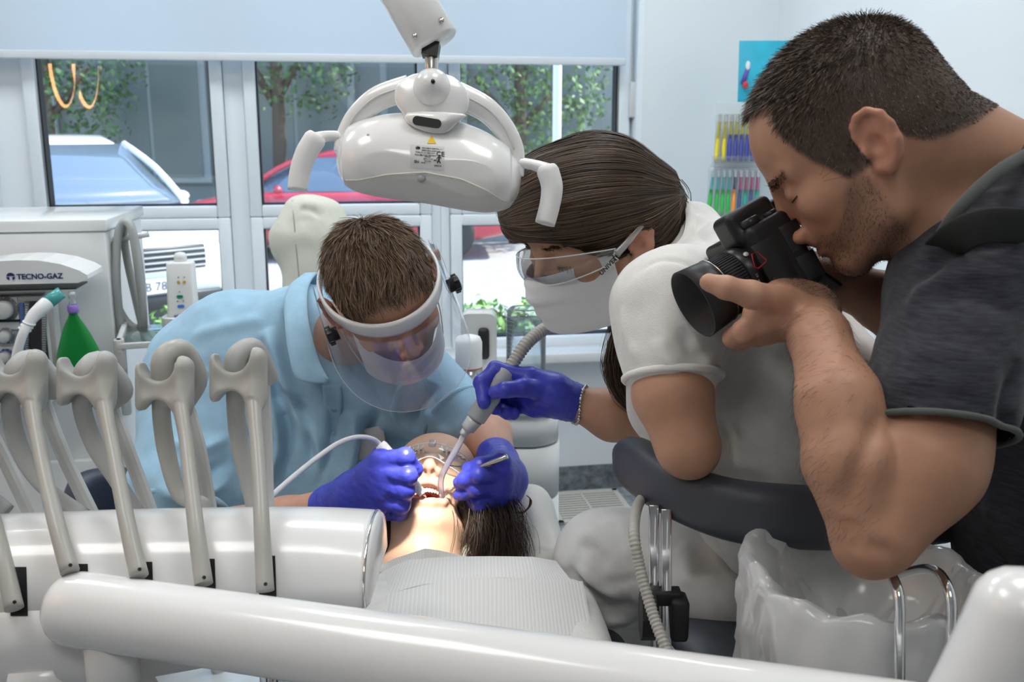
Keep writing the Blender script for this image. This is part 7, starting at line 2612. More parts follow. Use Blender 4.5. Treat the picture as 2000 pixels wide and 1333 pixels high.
# trousers and shoes: mostly out of sight behind the unit
M_TROU = cloth_mat('dark_trousers', (0.03, 0.033, 0.04))
lo, hi = bounds([P(480, 1080, 1.80), P(560, 1150, 1.45)], 0.2)
S = SDF(lo - A(0, 0, 0.6), hi, 0.010)
for sx in (-0.13, 0.13):
    h0 = P(560, 1090, 1.80) + A(sx, 0, -0.02)
    kn = h0 + A(sx * 1.2, -0.28, -0.06)
    S.cone(h0, kn, 0.085, 0.065, 0.04)
    S.cone(kn, A(kn[0], kn[1] + 0.05, 0.08), 0.06, 0.045, 0.03)
vt, qt = S.surf(1)
put('trousers', mesh_np('trousers', vt, qt), M_TROU, dn)

# his stool
s2 = thing('operator_stool', 'dark stool with a padded backrest behind the blue polo', 'stool', (P(470, 1080, 1.85)[0], P(470, 1080, 1.85)[1], 0))
bpts = [(140, 1000, 1.88), (170, 965, 1.93), (230, 955, 1.98), (330, 960, 2.03), (450, 970, 2.03)]
bb, _ = crom([P(*q_) for q_ in bpts], [0] * 5, 5)
rings = []
for i, p_ in enumerate(bb):
    k = min(1, 0.5 + 0.2 * min(i, len(bb) - 1 - i))
    tg = nrm(bb[min(i + 1, len(bb) - 1)] - bb[max(i - 1, 0)])
    nn = nrm(np.cross(tg, ZV))
    rings.append([p_ + ZV * (y - 0.02) * k + nn * x * k for x, y in rrect(0.05, 0.13, 0.022, 5)])
MB().loft(rings).build('backrest', M_NAVY, s2)
sc2 = P(520, 1100, 1.84)
S = SDF(sc2 - A(0.25, 0.25, 0.14), sc2 + A(0.25, 0.25, 0.0), 0.008)
S.ell(sc2 - A(0, 0, 0.085), (0.21, 0.2, 0.04))
vs_, qs_ = S.surf(1)
put('seat', mesh_np('seat', vs_, qs_), M_NAVY, s2)
MB().tube([P(330, 1000, 2.04), P(330, 1080, 2.04), sc2 - A(0.02, -0.1, 0.10)], 0.012, 10, sub=4).build('backrest_bar', M_CHROME, s2)
MB().tube([sc2 - A(0, 0, 0.1), A(sc2[0], sc2[1], 0.09)], 0.025, 16).build('gas_lift', M_CHROME, s2)
for k in range(5):
    a = R(72 * k + 10)
    e_ = A(sc2[0] + 0.26 * math.cos(a), sc2[1] + 0.26 * math.sin(a), 0.07)
    lg_ = MB().tube([A(sc2[0], sc2[1], 0.10), e_], [0.02, 0.014], 10).build('base_leg', M_CHROME, s2)
    MB().lathe(e_ - A(0, 0.012, 0.042), A(0, 1, 0), [(0.027, 0), (0.027, 0.024)], 16).build('castor', M_BLACKM, lg_)

# ------------------------------------------------------------------ face shield
fs = thing('face_shield', 'clear curved face shield on a white headband with black knobs', 'face shield', HD(10, 0, -12))
band, bandi = [], []
for k in range(64):
    a = 2 * math.pi * k / 64
    x = -0.4 + 10.6 * math.cos(a) - (0.3 if math.cos(a) < 0 else 0)
    y = 8.5 * math.sin(a)
    z = 3.3 + 0.5 * math.cos(a)
    band.append((x, y, z))
rings = []
for x, y, z in band:
    nn = nrm(A(x, y * 1.3, 0))
    hw = np.interp(x, [-10, -3, 2, 10], [0.9, 1.0, 1.15, 1.35])
    rings.append([HD(x + dx * nn[0], y + dx * nn[1], z + dz) for dx, dz in ((0.0, -hw), (0.28, -hw), (0.46, -hw * 0.6), (0.34, 0.0), (0.46, hw * 0.6), (0.28, hw), (0.0, hw))])
rings.append(rings[0])
MB().loft(rings, caps=False).build('headband', M_WSAT, fs)
vis = []
for j in range(19):
    w = j / 18
    row = []
    for i in range(49):
        u = 2 * i / 48 - 1
        a = u * R(108)
        zb = -11.6 + 4.4 * abs(u) ** 3
        zt = 3.6 + 1.6 * math.exp(-((abs(u) - 0.9) * 7) ** 2) - 0.0
        z = zt + (zb - zt) * w
        x = 0.6 + (11.9 + 0.9 * w) * math.cos(a)
        y = (9.6 + 1.1 * w) * math.sin(a)
        row.append(HD(x, y, z))
    vis.append(row)
M_VISOR = clear_mat('visor_clear', (0.94, 0.95, 0.97), 0.09, haze=0.16, rough=0.02, hazecol=(0.82, 0.84, 0.95))
vo = MB().loft(vis, closed=False, caps=False).build('visor', M_VISOR, fs)
edge = [r_[0] for r_ in vis] + vis[-1][1:-1] + [r_[-1] for r_ in reversed(vis)]
MB().tube(edge, 0.0005, 5).build('visor_edge', mat('visor_rim', (0.75, 0.78, 0.82), 0.2), vo)
for sy in (-1, 1):
    o_ = HD(5.0, sy * 9.0, 2.0)
    k = MB().lathe(o_, sy * HD.y, [(0.0105, -0.004), (0.0105, 0.004), (0.0135, 0.005), (0.0135, 0.012), (0.011, 0.014)], 22).build('knob', M_BLACK, fs)
    mb = MB()
    for q_ in range(6):
        a = 2 * math.pi * q_ / 6
        mb.box(o_ + sy * HD.y * 0.0085 + 0.0132 * (math.cos(a) * HD.x + math.sin(a) * HD.z), (0.004, 0.008, 0.004), (HD.x, HD.y, HD.z), 0.0006)
    mb.build('knob_grip', M_BLACK, k)

# ------------------------------------------------------------------ instruments in his hands
sc_ = thing('scaler_handpiece', 'white scaler handpiece with its cord in the gloved hand, tip in the mouth', 'handpiece', P(835, 968, 1.40))
MB().tube([P(752, 878, 1.40), P(790, 925, 1.395), P(812, 950, 1.395), P(826, 966, 1.395)], [0.0085, 0.0080, 0.0075, 0.0055], 16, sub=4).build('handle', M_WHITE, sc_)
MB().tube([P(826, 966, 1.395), P(831, 970, 1.40), P(833, 974, 1.405)], [0.0022, 0.0015, 0.0006], 8, sub=3).build('tip', M_STEEL, sc_)
MB().lathe(P(742, 868, 1.40), P(756, 884, 1.40) - P(742, 868, 1.40), [(0.0075, 0), (0.009, 0.004), (0.009, 0.018)], 16).build('connector', M_WSAT, sc_)
cord = [(744, 870, 1.40), (728, 858, 1.39), (700, 854, 1.37), (665, 864, 1.34), (625, 890, 1.29), (575, 930, 1.22), (535, 965, 1.16), (520, 980, 1.12), (512, 1000, 1.08)]
MB().tube([P(*q_) for q_ in cord], 0.0036, 10, sub=6).build('cord', M_WHITE, sc_)
tw = thing('tweezers', 'steel dental tweezers between the gloved fingers', 'tweezers', P(868, 972, 1.41))
for s_ in (-1, 1):
    MB().tube([P(990, 892, 1.375), P(975, 899, 1.378 + 0.002 * s_), P(945, 912 + 2 * s_, 1.385 + 0.003 * s_), P(915, 930 + 2 * s_, 1.395 + 0.003 * s_), P(885, 955, 1.405 + 0.001 * s_), P(868, 971, 1.41)], [0.0042, 0.0042, 0.0036, 0.0026, 0.0014, 0.0006], 8, sub=5, flat=(nrm(UP + RT * 0.5), 0.9)).build('blade', M_STEEL, tw)
MB().box(P(980, 897, 1.3755), (0.012, 0.004, 0.0055), np.array([nrm(RT + 0.5 * UP), FW, nrm(UP - 0.5 * RT)]), 0.001).build('grip_plate', M_STEEL, tw)

# ------------------------------------------------------------------ patient's protective glasses
gl = thing('safety_glasses', 'clear protective glasses on the patient', 'glasses', HT(9, 0, 0))
M_LENS = clear_mat('spectacle_clear', (0.93, 0.95, 0.96), 0.07, haze=0.06, rough=0.01)
rows = []
for j in range(9):
    w = j / 8
    row = []
    for i in range(33):
        u = 2 * i / 32 - 1
        a = u * 1.25
        zb = 2.3 - 4.4 * w + (1.3 * math.exp(-(u * 5) ** 2) * w)
        row.append(HT(10.6 * math.cos(a) + 0.3 + 0.4 * math.sin(math.pi * w) - 1.0 * abs(u) ** 2, 7.9 * math.sin(a) / math.sin(1.25), zb))
    rows.append(row)
lo_ = MB().loft(rows, closed=False, caps=False).build('lens', M_LENS, gl)
edge = rows[0] + [r_[-1] for r_ in rows[1:-1]] + rows[-1][::-1] + [r_[0] for r_ in rows[-2:0:-1]]
MB().tube(edge, 0.0009, 6, closed=True).build('rim', mat('lens_rim', (0.72, 0.76, 0.80), 0.15), lo_)
MB().box(HT(11.2, 0, 1.9), (0.008, 0.011, 0.010), HT.ax, 0.002).build('bridge', clear_mat('bridge_clear', (0.9, 0.92, 0.94), 0.2, haze=0.4), gl)
for sy in (-1, 1):
    MB().tube([HT(2.7, sy * 7.9, 1.0), HT(0.5, sy * 8.2, 0.8), HT(-3.0, sy * 8.3, 0.3)], 0.0022, 8, sub=3).build('temple_arm', M_LENS, gl)
    for k in range(4):
        MB().box(HT(9.9 - 0.25 * k, sy * (1.5 + 0.75 * k), 2.05), (0.012, 0.0028, 0.010), HT.ax, 0.001).build('vent_rib', mat('vent_white', (0.85, 0.86, 0.86), 0.3), gl)


# ------------------------------------------------------------------ assistant in the white polo, back to the viewer
asn = thing('person', 'assistant in a white polo shirt and white trousers holding the suction hose', 'person', (P(1430, 1100, 1.15)[0], P(1430, 1100, 1.15)[1] + 0.05, 0.0))
TA = 1.20
ray = nrm(P(1243, 475, 1) - CAM)
ri2 = nrm(RT - np.dot(RT, ray) * ray)
ui2 = np.cross(ri2, ray)
ui2 = ui2 if ui2[2] > 0 else -ui2
psi = R(33)
fw_ = nrm(math.cos(psi) * (-0.89 * ri2 - 0.45 * ui2) - math.sin(psi) * ray)
up_ = nrm(-0.42 * ri2 + 0.82 * ui2 - 0.38 * ray)
HA = Frame(P(1232, 477, TA), fw_, up_, 0.0099)
HA.o = HA.o - HA.y * 0.073
Ah = dict(palm=[(P(1112, 782, 1.42), P(1070, 768, 1.40), 0.024, 0.025), (P(1080, 765, 1.40), P(1035, 742, 1.395), 0.024, 0.018), (P(1080, 768, 1.40), P(1035, 758, 1.41), 0.023, 0.018), (P(1080, 775, 1.41), P(1035, 778, 1.42), 0.022, 0.017), (P(1085, 785, 1.41), P(1045, 795, 1.42), 0.02, 0.015)],
          fingers=[([P(1060, 765, 1.385), P(1020, 758, 1.365), P(988, 762, 1.355), P(967, 767, 1.36)], 0.0125, 0.0085),
                   ([P(1030, 738, 1.39), P(968, 722, 1.395), P(940, 748, 1.385), P(946, 786, 1.37)], 0.0115, 0.0085),
                   ([P(1030, 755, 1.41), P(985, 742, 1.43), P(962, 770, 1.42), P(966, 798, 1.40)], 0.0112, 0.0085),
                   ([P(1030, 775, 1.42), P(990, 778, 1.435), P(972, 795, 1.42), P(988, 806, 1.40)], 0.0108, 0.0085),
                   ([P(1040, 792, 1.42), P(1008, 795, 1.43), P(992, 806, 1.42), P(1003, 808, 1.405)], 0.0098, 0.008)])
lo, hi = bounds([HA(0, 0, 12), HA(11, 0, -11), HA(-10, 8, 0), HA(0, -8, 0), P(940, 820, 1.35), P(1330, 930, .98), P(1700, 900, 1.0), P(1600, 600, 1.3), P(1060, 700, 1.5)], 0.05)
S = SDF(lo, hi, 0.0034)
add_head(S, HA, False, 1.0)
nb = P(1375, 520, 1.280)
S.cone(HA(-2.4, 0, -2.5), nb, 0.050, 0.046, 0.03)
S.cone(P(1385, 540, 1.270), P(1540, 860, 1.200), 0.05, 0.07, 0.04)
lsh, lel = P(1312, 630, 1.105), P(1342, 868, 1.055)
S.cone(lsh, P(1314, 770, 1.065), 0.036, 0.041, 0.03)
S.cone(P(1314, 770, 1.065), lel, 0.041, 0.031, 0.02)
S.ell(P(1352, 893, 1.055), 0.018, k=0.02)
S.cone(lel, P(1325, 870, 1.26), 0.032, 0.028, 0.02)
rsh = P(1330, 640, 1.40)
S.cone(rsh, P(1320, 800, 1.42), 0.045, 0.044, 0.03)
S.cone(P(1320, 805, 1.42), P(1200, 812, 1.42), 0.044, 0.036, 0.02)
S.cone(P(1200, 812, 1.42), P(1108, 782, 1.42), 0.036, 0.024, 0.02)
add_hand(S, Ah)
v, q = S.surf(1)


def col_a(v, c):
    L = HA.loc(v)
    inh = np.linalg.norm(L - A(0, 0, 1), axis=1) < 15.5
    ear = ((np.abs(L[:, 1]) > 7.3) & inh & (L[:, 0] > -4) & (L[:, 0] < 1.5) & (np.abs(L[:, 2]) < 4))
    c = mixc(c, 0.4 * ear, (0.60, 0.25, 0.18))
    return c


skin_obj('body', v, q, (0.47, 0.26, 0.17), asn, col_a)
L = HA.loc(v)
inh = np.linalg.norm(L - A(0, 0, 1), axis=1) < 15.5
ebm = (np.abs(L[:, 2] - 2.5 - 0.2 * np.abs(L[:, 1]) / 4) < 0.35) & (np.abs(L[:, 1]) > 1.0) & (np.abs(L[:, 1]) < 5.0) & (L[:, 0] > 5) & inh
p_, n_ = sample_surface(v, q, ebm, 800, 9)
o = put('eyebrows', grow(p_, n_, np.sign(HA.loc(p_)[:, 1:2]) * HA.y[None, :], np.full(len(p_), 0.008), 0.2, 1, 0.0007, 10, (0.04, 0.025, 0.018), 0.2), M_HAIRB, asn)
o['kind'] = 'stuff'
p_ = np.array([HA(8.35 - 0.5 * ((u - 3.2) / 1.6) ** 2, u, 0.05) for u in np.linspace(2.0, 4.9, 26)])
o = put('lashes', grow(p_, np.tile(HA.x, (26, 1)), np.tile(HA.x * 0.8 - HA.z * 0.5 + HA.y * 0.3, (26, 1)), np.full(26, 0.010), 0.3, 2, 0.0006, 11, (0.02, 0.015, 0.012), 0.15), M_HAIRB, asn)

# hair pulled back to a tie
HCA = (0.075, 0.046, 0.027)
tie = P(1300, 385, 1.26)
tl = HA.loc(tie[None])[0]
lo, hi = bounds([HA(-13, 0, 14), HA(9, 9, -6), HA(9, -9, -6), tie], 0.04)
S = SDF(lo, hi, 0.0028)
S.ell(HA(-0.9, 0, 4.7), np.array([10.4, 8.6, 9.3]) * HA.s, HA.ax)
S.ell(HA(3.0, 0, 6.0), np.array([7.4, 7.9, 6.8]) * HA.s, HA.ax, 0.02)
S.cone(HA(-7.5, 0, 2.0), tie, 0.050, 0.024, 0.05)
S.cone(HA(-3, 5.0, 0.5), HA(-8.0, 3.5, -1.5), 0.034, 0.030, 0.03)
S.cone(HA(-3, -5.0, 0.5), HA(-8.0, -3.5, -1.5), 0.034, 0.030, 0.03)
S.ell(P(1066, 402, 1.235), 0.060, k=0.03)
# leave the face and ears free
S.ell(HA(9.5, 0, -2.5), np.array([6.0, 9.5, 6.6]) * HA.s, HA.ax, 0.012, 's')
S.ell(HA(0.0, 9.0, -1.5), np.array([3.2, 2.4, 3.6]) * HA.s, HA.ax, 0.008, 's')
S.ell(HA(0.0, -9.0, -1.5), np.array([3.2, 2.4, 3.6]) * HA.s, HA.ax, 0.008, 's')
vh, qh = S.surf(2)
# combed grooves
Lh_ = HA.loc(vh)
cap = put('hair', mesh_np('hair', vh, qh, True, np.tile(np.array(HCA) * 0.75, (len(vh), 1))), M_HAIRB, asn)
hb_ = BVHTree.FromPolygons([tuple(a) for a in vh], [tuple(map(int, f)) for f in qh])
p_, n_ = sample_surface(vh, qh, np.ones(len(vh), bool), 9000, 31)
paths, nors = [], []
r_ = np.random.default_rng(6)
M_ = 9
cur = p_.copy()
pl = [cur]
for st_i in range(M_ - 1):
    d = tie[None] - cur
    dist = np.linalg.norm(d, axis=1)[:, None]
    lcur = HA.loc(cur)
    nr = lcur - A(-1, 0, 4)
    nr = nr @ HA.ax
    nr /= np.linalg.norm(nr, axis=1)[:, None]
    d = d / (dist + 1e-9)
    d = d - (d * nr).sum(1)[:, None] * nr * 0.85
    d /= np.linalg.norm(d, axis=1)[:, None] + 1e-9
    cur = cur + d * np.minimum(0.012, dist * 0.3)
    nxt = []
    for c_i in cur:
        h = hb_.find_nearest(Vector(c_i))
        nxt.append(np.array(h[0]) + np.array(h[1]) * 0.0006)
    cur = np.array(nxt)
    pl.append(cur)
paths = np.stack(pl, 1)
paths += (r_.normal(size=(len(paths), 1, 3)) * 0.0006)
o = put('hair_strands', lay(paths, 0.0011, 33, HCA, 0.45, n_), M_HAIRB, asn)
o['kind'] = 'stuff'
MB().lathe(tie - nrm(tie - HA(-7.5, 0, 2)) * 0.004, nrm(tie - HA(-7.5, 0, 2)), [(0.020, 0), (0.024, 0.004), (0.024, 0.010), (0.018, 0.014)], 22).build('hair_tie', M_BLACKM, asn)
# tail falling in front of the far shoulder
tp = [tie, P(1318, 425, 1.33), P(1290, 520, 1.40), P(1235, 620, 1.40), P(1208, 700, 1.385), P(1212, 760, 1.375), P(1240, 800, 1.37)]
tpp, _ = crom(tp, [0] * len(tp), 5)
tpp = np.array(tpp)
n_s = 1500
off_ = r_.normal(size=(n_s, 1, 3)) * 0.0075
prof = np.interp(np.linspace(0, 1, len(tpp)), [0, 0.2, 0.7, 1], [1.2, 1.3, 1.1, 0.4])[None, :, None]
o = put('ponytail', lay(tpp[None] + off_ * prof, 0.0012, 35, HCA, 0.45), M_HAIRB, asn)
o['kind'] = 'stuff'

# glove
wr, wdir = P(1114, 785, 1.42), nrm(P(1200, 812, 1.42) - P(1108, 782, 1.42))
ps = [wr] + [b for a_, b, _, _ in Ah['palm']] + [x for f in Ah['fingers'] for x in f[0]]
lo, hi = bounds(ps, 0.045)
S = SDF(lo, hi, 0.0016)
add_hand(S, Ah, 0.0014)
S.cone(wr, P(1080, 772, 1.405), 0.0265, 0.0265, 0.014)
S.cone(wr, wr + wdir * 0.002, 0.0285, 0.0285, 0.004)
vg, qg = S.surf(1)
ng = vnormals(vg, qg)
vg = vg + ng * (0.0008 * np.sin(((vg - wr) @ wdir) * 800 + 2 * fbm(vg, 14, 6)) * np.exp(-(np.linalg.norm(vg - wr, axis=1) / 0.03) ** 2) + 0.0006 * fbm(vg, 34, 9))[:, None]
put('glove', mesh_np('glove', vg, qg), M_GLOVE, asn)
# bracelet
wc, wa = P(1132, 790, 1.42), wdir
X1 = nrm(np.cross(wa, ZV))
Y1 = np.cross(wa, X1)
brc = MB()
for k in range(36):
    a = 2 * math.pi * k / 36
    brc.ball(wc + 0.0292 * (math.cos(a) * X1 + math.sin(a) * Y1) + wa * 0.004 * math.sin(2 * a), 0.0022 if k % 3 else 0.0033, 8)
brc.build('bracelet', M_STEEL, asn)

# polo shirt
M_WPOLO = cloth_mat('white_pique', (0.74, 0.74, 0.72), 0.9, 700, wv=0.35)
lo, hi = bounds([P(1190, 640, 1.050), P(1190, 700, 1.450), P(1730, 850, 1.050), P(1500, 420, 1.300), P(1650, 1080, 1.250), P(1380, 1080, 1.050)], 0.05)
S = SDF(lo, hi, 0.0042)
S.cone(P(1425, 595, 1.240), P(1530, 770, 1.200), 0.095, 0.114, 0.0)
S.cone(P(1525, 770, 1.200), P(1540, 990, 1.190), 0.118, 0.115, 0.04)
S.cone(P(1352, 458, 1.300), P(1405, 580, 1.240), 0.044, 0.085, 0.03)
S.cone(P(1308, 605, 1.105), P(1312, 705, 1.080), 0.060, 0.055, 0.04)
S.cone(P(1410, 575, 1.180), P(1310, 600, 1.105), 0.070, 0.060, 0.04)
S.cone(P(1345, 650, 1.360), P(1325, 740, 1.400), 0.068, 0.065, 0.05)
S.cone(P(1325, 645, 1.270), P(1345, 780, 1.270), 0.074, 0.08, 0.05)
v, q = S.surf(2)
v = folds_px(v, q, [([(1345, 425), (1390, 440), (1440, 480)], 0.006, 0.008), ([(1345, 450), (1390, 480), (1420, 530)], -0.006, 0.008), ([(1240, 540), (1290, 510), (1350, 520), (1390, 560)], -0.0025, 0.004), ([(1215, 600), (1225, 660), (1250, 710)], 0.004, 0.008),
                     ([(1330, 640), (1360, 690), (1410, 700)], -0.006, 0.009), ([(1350, 610), (1390, 650), (1420, 660)], 0.006, 0.010), ([(1370, 720), (1400, 690), (1430, 640)], 0.006, 0.009), ([(1395, 760), (1425, 850), (1450, 930)], 0.003, 0.004),
                     ([(1390, 900), (1415, 860), (1450, 840)], -0.006, 0.010), ([(1395, 920), (1440, 905), (1500, 915)], 0.005, 0.010), ([(1420, 760), (1480, 740), (1540, 750)], -0.003, 0.012), ([(1285, 660), (1300, 700), (1330, 720)], 0.004, 0.008)])
v = v + 0.0035 * fbm(v, 5, 8)[:, None] * vnormals(v, q)
wp = put('polo_shirt', mesh_np('polo_shirt', v, q), M_WPOLO, asn)
cn = nrm(P(1316, 760, 1.070) - P(1312, 690, 1.080))
X1 = nrm(np.cross(cn, FW))
Y1 = np.cross(cn, X1)
MB().tube([P(1314, 738, 1.075) + 0.0535 * (math.cos(2 * math.pi * k / 36) * X1 + math.sin(2 * math.pi * k / 36) * Y1) for k in range(36)], 0.0042, 10, closed=True).build('cuff', M_WPOLO, wp)
path = [(1318, 372, 1.34), (1332, 385, 1.29), (1340, 420, 1.24), (1335, 455, 1.205), (1315, 480, 1.19), (1280, 500, 1.185)]
inner = [P(x, y, t) for x, y, t in path]
outer = [P(x + dx, y + dy, t) for (x, y, t), (dx, dy) in zip(path, [(14, 20), (22, 20), (28, 22), (28, 26), (18, 34), (8, 36)])]
ii, _ = crom(inner, [0] * 6, 5)
oo, _ = crom(outer, [0] * 6, 5)
rings = []
for a, b in zip(ii, oo):
    mid = (a + b) / 2 - FW * 0.006 + UP * 0.006
    up2 = [a, mid, b]
    rings.append(up2 + [p_ + FW * 0.006 for p_ in reversed(up2)])
MB().loft(rings).build('collar', M_WPOLO, wp)
face_mask(HA, None, None, 'face_mask', asn, bot=-8.8)

# trousers
M_WTR = cloth_mat('white_twill', (0.66, 0.66, 0.65), 0.85, 800, wv=0.15)
lo, hi = bounds([P(1090, 1080, 1.350), P(1720, 1000, 1.150), P(1500, 1280, 1.050), P(1100, 1200, 1.300)], 0.10)
S = SDF(lo - A(0, 0, 0.75), hi, 0.0065)
S.ell(P(1495, 1105, 1.25), (0.16, 0.12, 0.082))
hipL, hipR = P(1430, 1092, 1.235), P(1430, 1080, 1.37)
kL, kR = P(1180, 1092, 1.29), P(1190, 1080, 1.44)
S.cone(hipL, kL, 0.076, 0.061, 0.05)
S.cone(hipR, kR, 0.082, 0.062, 0.05)
S.cone(kL, A(kL[0] + 0.05, kL[1] + 0.02, 0.10), 0.060, 0.04, 0.03)
S.cone(kR, A(kR[0] + 0.05, kR[1] + 0.02, 0.10), 0.058, 0.04, 0.03)
v, q = S.surf(2)
v = folds_px(v, q, [([(1320, 1120), (1400, 1118), (1470, 1100)], -0.004, 0.004), ([(1395, 1040), (1415, 1105), (1480, 1180)], 0.007, 0.009), ([(1410, 1050), (1440, 1110), (1500, 1150)], -0.006, 0.007), ([(1130, 1100), (1170, 1145), (1225, 1165)], 0.009, 0.010),
                     ([(1110, 1110), (1155, 1160), (1210, 1185)], -0.009, 0.008), ([(1150, 1195), (1195, 1190), (1245, 1180)], -0.008, 0.008), ([(1160, 1215), (1200, 1212), (1240, 1205)], 0.008, 0.009), ([(1150, 1145), (1200, 1140), (1255, 1125)], -0.004, 0.004),
                     ([(1130, 1060), (1160, 1075), (1190, 1110)], -0.006, 0.008), ([(1200, 1010), (1225, 1050), (1235, 1100)], 0.005, 0.010), ([(1330, 1060), (1345, 1100), (1340, 1150)], 0.005, 0.009)])
put('trousers', mesh_np('trousers', v, q), M_WTR, asn)

# ------------------------------------------------------------------ her goggles
gg = thing('safety_goggles', 'clear wraparound safety goggles on the assistant', 'goggles', HA(10, 0, -2))
rows = []
for j in range(11):
    w = j / 10
    row = []
    for i in range(41):
        u = 2 * i / 40 - 1
        a = u * 1.3
        zb = 0.3 + (1.9 - 3.9 * w) * (1 - 0.62 * u * u) + (1.2 * math.exp(-(u * 5) ** 2) * w) - 0.5 * u * u
        row.append(HA(10.4 * math.cos(a) + 0.9 + 0.5 * math.sin(math.pi * w) - 1.0 * u * u, 7.9 * math.sin(a) / math.sin(1.3), zb))
    rows.append(row)
lo_ = MB().loft(rows, closed=False, caps=False).build('lens', M_LENS, gg)
edge = rows[0] + [r_2[-1] for r_2 in rows[1:-1]] + rows[-1][::-1] + [r_2[0] for r_2 in rows[-2:0:-1]]
MB().tube(edge, 0.0009, 6, closed=True).build('rim', mat('lens_rim', (0, 0, 0)), lo_)
for sy in (-1, 1):
    arm_ = MB().tube([HA(2.9, sy * 7.9, -0.2), HA(1.0, sy * 8.3, 0.7), HA(-1.5, sy * 8.6, 1.9), HA(-4.0, sy * 8.3, 2.9)], [0.0055, 0.0048, 0.0034, 0.003], 10, sub=4, flat=(HA.y, 0.4)).build('temple_arm', clear_mat('goggle_arm', (0.90, 0.92, 0.94), 0.15, haze=0.28), gg)
    if sy > 0:
        put('lettering', text_mesh('UNIVET', HA(5.6, 7.6, -1.9), HA(0.6, 8.5, 0.3) - HA(5.6, 7.6, -1.9), HA.z * 0.88 + HA.x * 0.45, 0.0085, 0.0002, bold=0.0002), mat('print_black', (0, 0, 0)), arm_)

# ------------------------------------------------------------------ suction handpiece
su = thing('suction_handpiece', 'grey suction handpiece with ribbed hose and clear tip in the mouth', 'suction', P(866, 976, 1.40))
h0, h1 = P(926, 822, 1.385), P(992, 726, 1.395)
hv = nrm(h1 - h0)
hl = np.linalg.norm(h1 - h0)
MB().lathe(h0, hv, [(0.0105, 0), (0.0145, 0.004), (0.0150, hl * 0.5), (0.0128, hl * 0.62), (0.0160, hl * 0.75), (0.0165, hl * 0.98), (0.0140, hl)], 24).build('handle', mat('suction_grey', (0.36, 0.39, 0.40), 0.45), su)
n0 = P(904, 850, 1.388)
nl = np.linalg.norm(h0 - n0)
MB().lathe(n0, h0 - n0, [(0.0062, 0), (0.0068, nl * 0.35), (0.0068, nl * 0.38), (0.0105, nl * 0.42), (0.0115, nl * 0.9), (0.0118, nl * 1.05)], 22).build('adaptor', mat('suction_grey', (0, 0, 0)), su)
MB().tube([P(908, 846, 1.388), P(890, 880, 1.39), P(870, 915, 1.395), P(861, 940, 1.40), P(863, 975, 1.41)], [0.0048, 0.0046, 0.0044, 0.0044, 0.0042], 14, caps=False, sub=6).build('tip', clear_mat('tip_clear', (0.86, 0.86, 0.92), 0.18, haze=0.30, hazecol=(0.85, 0.85, 0.95)), su)
hose_p = [P(986, 735, 1.394), P(1005, 705, 1.40), P(1030, 670, 1.41), P(1060, 645, 1.43), P(1100, 624, 1.46), P(1150, 615, 1.50), P(1220, 640, 1.55), P(1270, 740, 1.55), P(1290, 880, 1.50), P(1280, 960, 1.40)]
spiral(hose_p, 0.0100, 'hose', su, 0.0055, M_SPIRAL)


# ------------------------------------------------------------------ legs, shoes and chair seat below the frame
def shoe_pair(parent, feet, m, toe):
    for f in feet:
        f = np.asarray(f, float)
        S_ = SDF(f - A(0.18, 0.18, 0.0), f + A(0.18, 0.18, 0.14), 0.006)
        S_.cone(A(f[0], f[1], 0.055), A(f[0], f[1], 0.04) + nrm(toe) * 0.15, 0.045, 0.036, 0)
        S_.half(A(f[0], f[1], 0.004), (0, 0, -1))
        v_, q_ = S_.surf(1)
        put('shoe', mesh_np('shoe', v_, q_), m, parent)


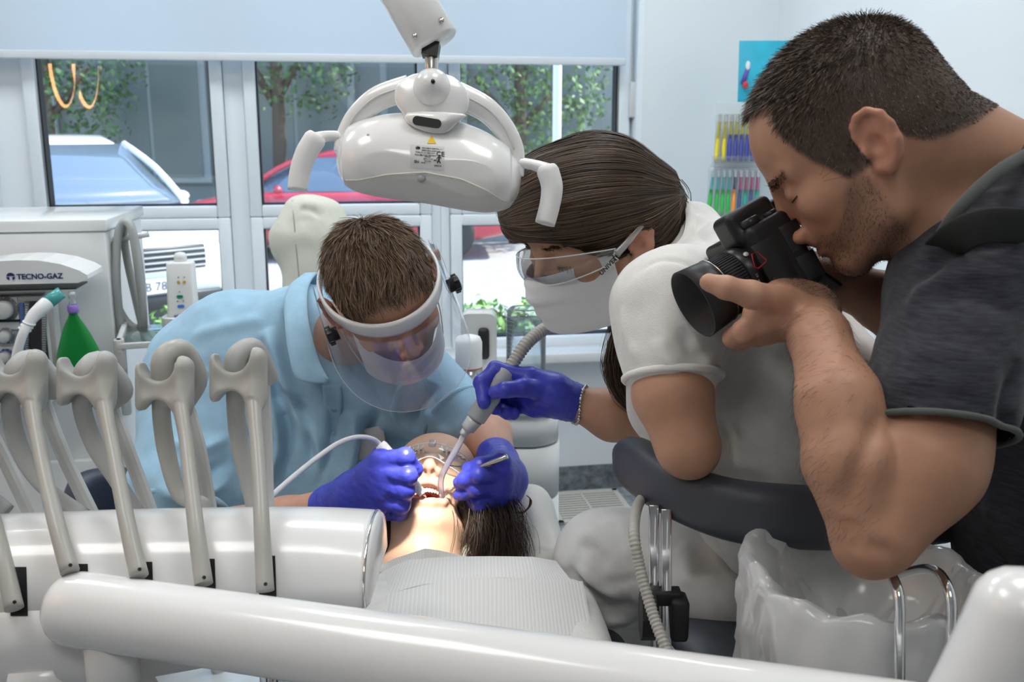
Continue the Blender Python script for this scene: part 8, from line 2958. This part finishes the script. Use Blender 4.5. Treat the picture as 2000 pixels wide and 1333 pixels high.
M_JEANS = cloth_mat('dark_jeans', (0.03, 0.04, 0.07))
hip = P(2190, 1400, .93)
S = SDF(A(hip[0] - 0.3, hip[1] - 0.25, 0.05), A(hip[0] + 0.3, hip[1] + 0.3, hip[2] + 0.18), 0.009)
feet = [A(hip[0] + 0.02, hip[1] - 0.17, 0.10), A(hip[0] + 0.05, hip[1] - 0.01, 0.10)]
for k, f in enumerate(feet):
    h = A(hip[0] + 0.03, hip[1] - 0.12 + 0.12 * k, hip[2] - 0.02)
    kn = (h + f) / 2 - A(0.03, 0, 0)
    S.cone(h, kn, 0.095, 0.065, 0.03)
    S.cone(kn, f, 0.065, 0.05, 0.02)
S.ell(hip - A(-0.02, 0.04, 0), (0.13, 0.15, 0.12), k=0.05)
v, q = S.surf(1)
put('trousers', mesh_np('trousers', v, q), M_JEANS, ph)
M_SHOE = mat('dark_shoe', (0.03, 0.03, 0.035), 0.5)
shoe_pair(ph, feet, M_SHOE, (-1, 0.2, 0))
shoe_pair(asn, [A(kL[0] + 0.05, kL[1] + 0.02, 0), A(kR[0] + 0.05, kR[1] + 0.02, 0)], mat('white_shoe', (0.7, 0.7, 0.7), 0.5), (-1, 0.2, 0))
M_PTR = cloth_mat('pale_grey_trousers', (0.55, 0.55, 0.54))
S = SDF(A(-0.42, -0.75, 0.5), A(0.34, 0.85, 0.95), 0.009)
for sx in (-1, 1):
    h = A(-0.04 + sx * 0.09, 0.62, 0.76)
    kn = A(-0.04 + sx * 0.11, 0.12, 0.74)
    S.cone(h, kn, 0.10, 0.07, 0.04)
    S.cone(kn, A(-0.04 + sx * 0.10, -0.36, 0.66), 0.068, 0.048, 0.03)
S.cone(A(-0.04, 0.85, 0.78), A(-0.04, 0.62, 0.76), 0.12, 0.12, 0.05)
v, q = S.surf(1)
put('trousers', mesh_np('trousers', v, q), M_PTR, pt)
for sx in (-1, 1):
    f = A(-0.04 + sx * 0.10, -0.38, 0.66)
    MB().tube([f, f + A(sx * 0.01, -0.05, 0.05), f + A(sx * 0.02, -0.06, 0.15)], [0.045, 0.043, 0.032], 14, sub=3).build('shoe', M_SHOE, pt)
MB().box(A(-0.04, 0.30, 0.63), (0.44, 0.55, 0.09), None, 0.03).build('seat', M_NAVY, ch_)
MB().box(A(-0.04, -0.22, 0.57), (0.40, 0.55, 0.08), (A(1, 0, 0), nrm(A(0, 1, 0.12)), nrm(A(0, -0.12, 1))), 0.03).build('leg_rest', M_NAVY, ch_)
